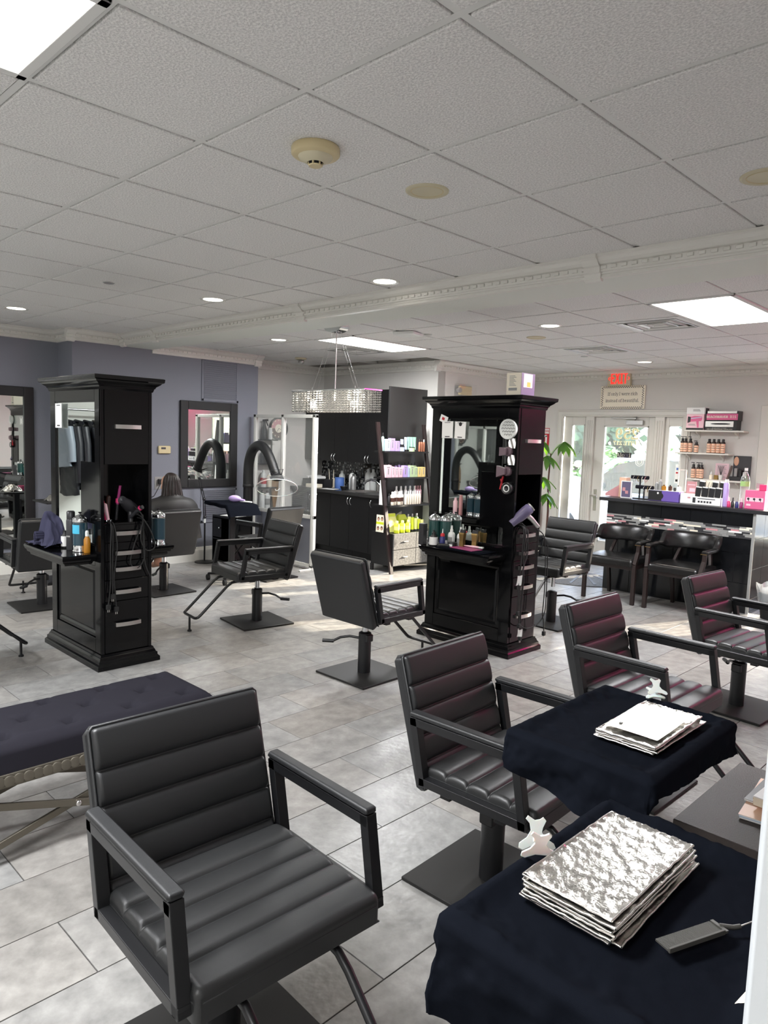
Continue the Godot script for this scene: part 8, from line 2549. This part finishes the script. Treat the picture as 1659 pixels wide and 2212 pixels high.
# ---------------------------------------------------------------- guest armchairs and the seated person
func guest_chair(label: String, at: Vector3, turn: float) -> void:
	var o := thing("captain_chair", label, "armchair", at, turn, "nail-trimmed captain's chairs")
	var b := MB.new()
	b.cushion(0.255, -0.235, 0.245, 0.40, 0.475, 0.035, [], 0.0, 0.012)
	part(b, "seat", MT.leather_gloss, o)
	b = MB.new()
	# curved back and arms in one padded sweep
	var path: Array = []
	for k in 29:
		var a := PI + PI * k / 28.0
		path.append(Vector3(cos(a) * 0.285, 0, sin(a) * 0.27 - 0.02))
	b.grid(28, 16, func(u: float, v: float) -> Vector3:
		var i := int(round(u * 28))
		var p: Vector3 = path[i]
		var mid := sin(PI * u)
		var rise := smoothstep(0.18, 0.5, mid)
		var ht := lerpf(0.04, 0.175, rise)
		var base := lerpf(0.625, 0.60, rise)
		var th := lerpf(0.03, 0.033, rise)
		var out := Vector3(p.x, 0, p.z + 0.02).normalized()
		var a := TAU * v
		var sq := pow(absf(cos(a)), 0.6) * signf(cos(a))
		return p + Vector3(0, base + ht * 0.5 + sin(a) * ht * 0.5, 0) + out * (sq * th + rise * 0.04 * (sin(a) * 0.5 + 0.5)), false)
	part(b, "back_rest", MT.leather_gloss, o)
	for s in [-1.0, 1.0]:
		b = MB.new(); b.bar(Vector3(s * 0.285, 0.642, -0.03), Vector3(s * 0.285, 0.637, 0.2), 0.06, 0.042, 0.014); var ar := part(b, "arm", MT.leather_gloss, o)
		b = MB.new()
		for k in 9: b.sph(Vector3(s * 0.285 - 0.028 + 0.007 * k, 0.625, 0.203), Vector3(0.003, 0.003, 0.003), 6, 4)
		part(b, "nail_trim", MT.gold, ar)
		b = MB.new(); b.bar(Vector3(s * 0.27, 0.0, 0.215), Vector3(s * 0.27, 0.42, 0.215), 0.04, 0.04, 0.004, Vector3(0, 0, 1)); b.bar(Vector3(s * 0.27, 0.42, 0.215), Vector3(s * 0.283, 0.55, 0.175), 0.038, 0.04, 0.004, Vector3(0, 0, 1)); b.bar(Vector3(s * 0.283, 0.545, 0.175), Vector3(s * 0.285, 0.625, 0.17), 0.036, 0.04, 0.004, Vector3(0, 0, 1)); part(b, "front_leg", MT.wood_dark, o)
		b = MB.new(); b.bar(Vector3(s * 0.21, 0.0, -0.30), Vector3(s * 0.20, 0.42, -0.2), 0.035, 0.04, 0.004, Vector3(0, 0, 1)); b.bar(Vector3(s * 0.2, 0.41, -0.2), Vector3(s * 0.15, 0.62, -0.27), 0.03, 0.035, 0.004, Vector3(0, 0, 1)); part(b, "rear_leg", MT.wood_dark, o)
	b = MB.new()
	b.bx(-0.25, 0.25, 0.36, 0.41, 0.185, 0.225, 0.004)
	b.bx(-0.21, 0.21, 0.36, 0.41, -0.24, -0.2, 0.004)
	for s in [-1.0, 1.0]: b.bx(s * 0.24 - 0.015, s * 0.24 + 0.015, 0.36, 0.41, -0.22, 0.2)
	part(b, "seat_rail", MT.wood_dark, o)

func build_guests() -> void:
	guest_chair("glossy black captain's armchair next to the raised styling chair", Vector3(-3.555, 0, -7.26), 0.05)
	guest_chair("glossy black captain's armchair before the mosaic band, nearer the waste bin", Vector3(-2.865, 0, -7.26), -0.04)
	person(Vector3(-6.72, 0, -3.70))

func person(at: Vector3) -> void:
	# seated, seen from behind: long wet dark hair over a black cape; faces the wall along -x
	var o := thing("person", "seated person with long wet dark hair in a black salon cape, seen from behind", "person", at, deg_to_rad(270.0))
	# local frame: forward +z. Joints with radii, joined by a smooth minimum and meshed as surface nets.
	var J := [[Vector3(0, 0.56, -0.06), 0.13, Vector3(0, 0.80, -0.09), 0.125], [Vector3(0, 0.80, -0.09), 0.125, Vector3(0, 0.90, -0.08), 0.09], [Vector3(-0.15, 0.885, -0.08), 0.06, Vector3(0.15, 0.885, -0.08), 0.06], [Vector3(0, 0.88, -0.08), 0.055, Vector3(0, 1.0, -0.06), 0.05], [Vector3(0, 1.06, -0.045), 0.078, Vector3(0, 1.11, -0.05), 0.085], [Vector3(0, 1.04, 0.0), 0.05, Vector3(0, 1.01, 0.02), 0.04], [Vector3(0, 1.065, 0.045), 0.012, Vector3(0, 1.045, 0.058), 0.014],
		[Vector3(-0.078, 1.07, -0.04), 0.014, Vector3(-0.082, 1.05, -0.035), 0.012], [Vector3(0.078, 1.07, -0.04), 0.014, Vector3(0.082, 1.05, -0.035), 0.012]]
	for s in [-1.0, 1.0]:
		J.append([Vector3(s * 0.09, 0.56, -0.04), 0.09, Vector3(s * 0.11, 0.565, 0.34), 0.065])
		J.append([Vector3(s * 0.11, 0.56, 0.34), 0.06, Vector3(s * 0.11, 0.22, 0.40), 0.042])
		J.append([Vector3(s * 0.11, 0.20, 0.39), 0.035, Vector3(s * 0.12, 0.165, 0.52), 0.032])
		J.append([Vector3(s * 0.17, 0.88, -0.08), 0.05, Vector3(s * 0.21, 0.66, -0.02), 0.04])
		J.append([Vector3(s * 0.21, 0.66, -0.02), 0.038, Vector3(s * 0.12, 0.64, 0.20), 0.028])
		J.append([Vector3(s * 0.12, 0.64, 0.20), 0.03, Vector3(s * 0.08, 0.635, 0.27), 0.025])
		for k in 4:
			J.append([Vector3(s * (0.10 - 0.018 * k), 0.637, 0.27), 0.010, Vector3(s * (0.085 - 0.018 * k), 0.622, 0.325 - 0.006 * absf(k - 1.5)), 0.008])
		J.append([Vector3(s * 0.06, 0.64, 0.235), 0.011, Vector3(s * 0.03, 0.632, 0.275), 0.009])
	var b := MB.new()
	surface_net(b, J, Vector3(-0.28, 0.12, -0.24), Vector3(0.28, 1.22, 0.58), 0.0155)
	part(b, "body", MT.skin_person, o)
	for s in [-1.0, 1.0]:
		b = MB.new(); b.sph(Vector3(s * 0.03, 1.075, 0.022), Vector3(0.012, 0.008, 0.008), 10, 6); part(b, "eye", MT.paper, o)
	b = MB.new(); b.sph(Vector3(0, 1.022, 0.056), Vector3(0.02, 0.006, 0.006), 10, 6); part(b, "mouth", MT.rose, o)
	# hair: a wet fall down to the shoulder blades
	b = MB.new()
	b.grid(64, 30, func(u: float, v: float) -> Vector3:
		var a := TAU * (0.5 + (u - 0.5) * 0.80) + PI / 2 + PI
		var d := Vector3(cos(a), 0, sin(a))
		d = Vector3(sin(TAU * (u - 0.5) * 0.40), 0, -cos(TAU * (u - 0.5) * 0.40))
		var rad: float
		var y: float
		if v < 0.35:
			var t := v / 0.35 * PI / 2
			rad = sin(t) * 0.1
			y = 1.11 + cos(t) * 0.098
		else:
			var t := (v - 0.35) / 0.65
			y = 1.11 - t * 0.37
			rad = 0.1 + 0.012 * sin(t * 3.0) + 0.03 * t
		var strand := 0.0045 * sin(u * 150.0 + v * 7.0) + 0.006 * sin(u * 61.0 - v * 4.0) * (0.3 + v)
		var ragged := 0.02 * sin(u * 37.0) * maxf(0.0, v - 0.8) * 5.0
		return Vector3(0, 0, -0.045) + d * (rad + strand) * Vector3(1.0, 1, 1.0 - 0.15 * v) + Vector3(0, y - ragged, -0.02 * v), false)
	part(b, "hair", MT.hair, o)
	# cape: from the neck over the shoulders and lap
	b = MB.new()
	b.grid(60, 26, func(u: float, v: float) -> Vector3:
		var a := TAU * u
		var c := cos(a)
		var s := sin(a)
		var hx := lerpf(0.072, 0.29, smoothstep(0.0, 0.40, v)) + 0.06 * maxf(0.0, v - 0.5)
		var hz := lerpf(0.075, 0.17, smoothstep(0.0, 0.4, v))
		var y := 1.0 - 0.05 * smoothstep(0.0, 0.22, v) - 0.10 * smoothstep(0.2, 0.42, v) - maxf(0.0, v - 0.36) * 0.5
		var fold := 0.014 * sin(a * 9.0 + v * 2.0) * smoothstep(0.2, 1.0, v)
		var front := maxf(0.0, s) * smoothstep(0.3, 1.0, v) * 0.30
		var drop := maxf(0.0, s) * smoothstep(0.55, 1.0, v) * 0.0
		return Vector3(c * (hx + fold), y - drop + (0.12 * maxf(0.0, s) * smoothstep(0.5, 1.0, v)), s * (hz + fold) + front - 0.085), true)
	part(b, "cape", MT.cape, o)

func surface_net(b: MB, J: Array, lo: Vector3, hi: Vector3, h: float) -> void:
	var nx := int((hi.x - lo.x) / h) + 1
	var ny := int((hi.y - lo.y) / h) + 1
	var nz := int((hi.z - lo.z) / h) + 1
	var F := PackedFloat32Array()
	F.resize(nx * ny * nz)
	F.fill(1.0)
	var k := 0.018
	for e in J:
		var A: Vector3 = e[0]
		var B: Vector3 = e[2]
		var ra: float = e[1]
		var rb: float = e[3]
		var m := maxf(ra, rb) + 0.05
		var c0 := ((A.min(B) - Vector3(m, m, m) - lo) / h).floor()
		var c1 := ((A.max(B) + Vector3(m, m, m) - lo) / h).ceil()
		var ab := B - A
		var l2 := maxf(ab.length_squared(), 1e-9)
		for iz in range(maxi(0, int(c0.z)), mini(nz - 1, int(c1.z)) + 1):
			for iy in range(maxi(0, int(c0.y)), mini(ny - 1, int(c1.y)) + 1):
				for ix in range(maxi(0, int(c0.x)), mini(nx - 1, int(c1.x)) + 1):
					var p := lo + Vector3(ix, iy, iz) * h
					var t := clampf((p - A).dot(ab) / l2, 0.0, 1.0)
					var d := p.distance_to(A + ab * t) - lerpf(ra, rb, t)
					var i := (iz * ny + iy) * nx + ix
					var q: float = F[i]
					var hh := clampf(0.5 + 0.5 * (q - d) / k, 0.0, 1.0)
					F[i] = lerpf(q, d, hh) - k * hh * (1.0 - hh) if q < 0.9 else d
	var at := {}
	var N := {}
	for iz in nz - 1:
		for iy in ny - 1:
			for ix in nx - 1:
				var s := Vector3.ZERO
				var cnt := 0
				var base := (iz * ny + iy) * nx + ix
				var v := [F[base], F[base + 1], F[base + nx], F[base + nx + 1], F[base + nx * ny], F[base + nx * ny + 1], F[base + nx * ny + nx], F[base + nx * ny + nx + 1]]
				var neg := 0
				for q in v: neg += 1 if q < 0.0 else 0
				if neg == 0 or neg == 8: continue
				for e in [[0, 1], [2, 3], [4, 5], [6, 7], [0, 2], [1, 3], [4, 6], [5, 7], [0, 4], [1, 5], [2, 6], [3, 7]]:
					var a: float = v[e[0]]
					var c: float = v[e[1]]
					if (a < 0.0) != (c < 0.0):
						var t := a / (a - c)
						var p0 := Vector3(e[0] & 1, (e[0] >> 1) & 1, e[0] >> 2)
						var p1 := Vector3(e[1] & 1, (e[1] >> 1) & 1, e[1] >> 2)
						s += p0.lerp(p1, t)
						cnt += 1
				at[base] = lo + (Vector3(ix, iy, iz) + s / cnt) * h
				N[base] = Vector3(v[1] + v[3] + v[5] + v[7] - v[0] - v[2] - v[4] - v[6], v[2] + v[3] + v[6] + v[7] - v[0] - v[1] - v[4] - v[5], v[4] + v[5] + v[6] + v[7] - v[0] - v[1] - v[2] - v[3]).normalized()
	var st := [1, nx, nx * ny]
	for base in at:
		for a in 3:
			var u: int = st[(a + 1) % 3]
			var w: int = st[(a + 2) % 3]
			if (F[base] < 0.0) != (F[base + st[a]] < 0.0) and at.has(base - u) and at.has(base - w) and at.has(base - u - w):
				b.tri(at[base], at[base - u], at[base - u - w], N[base], N[base - u], N[base - u - w])
				b.tri(at[base], at[base - u - w], at[base - w], N[base], N[base - u - w], N[base - w])
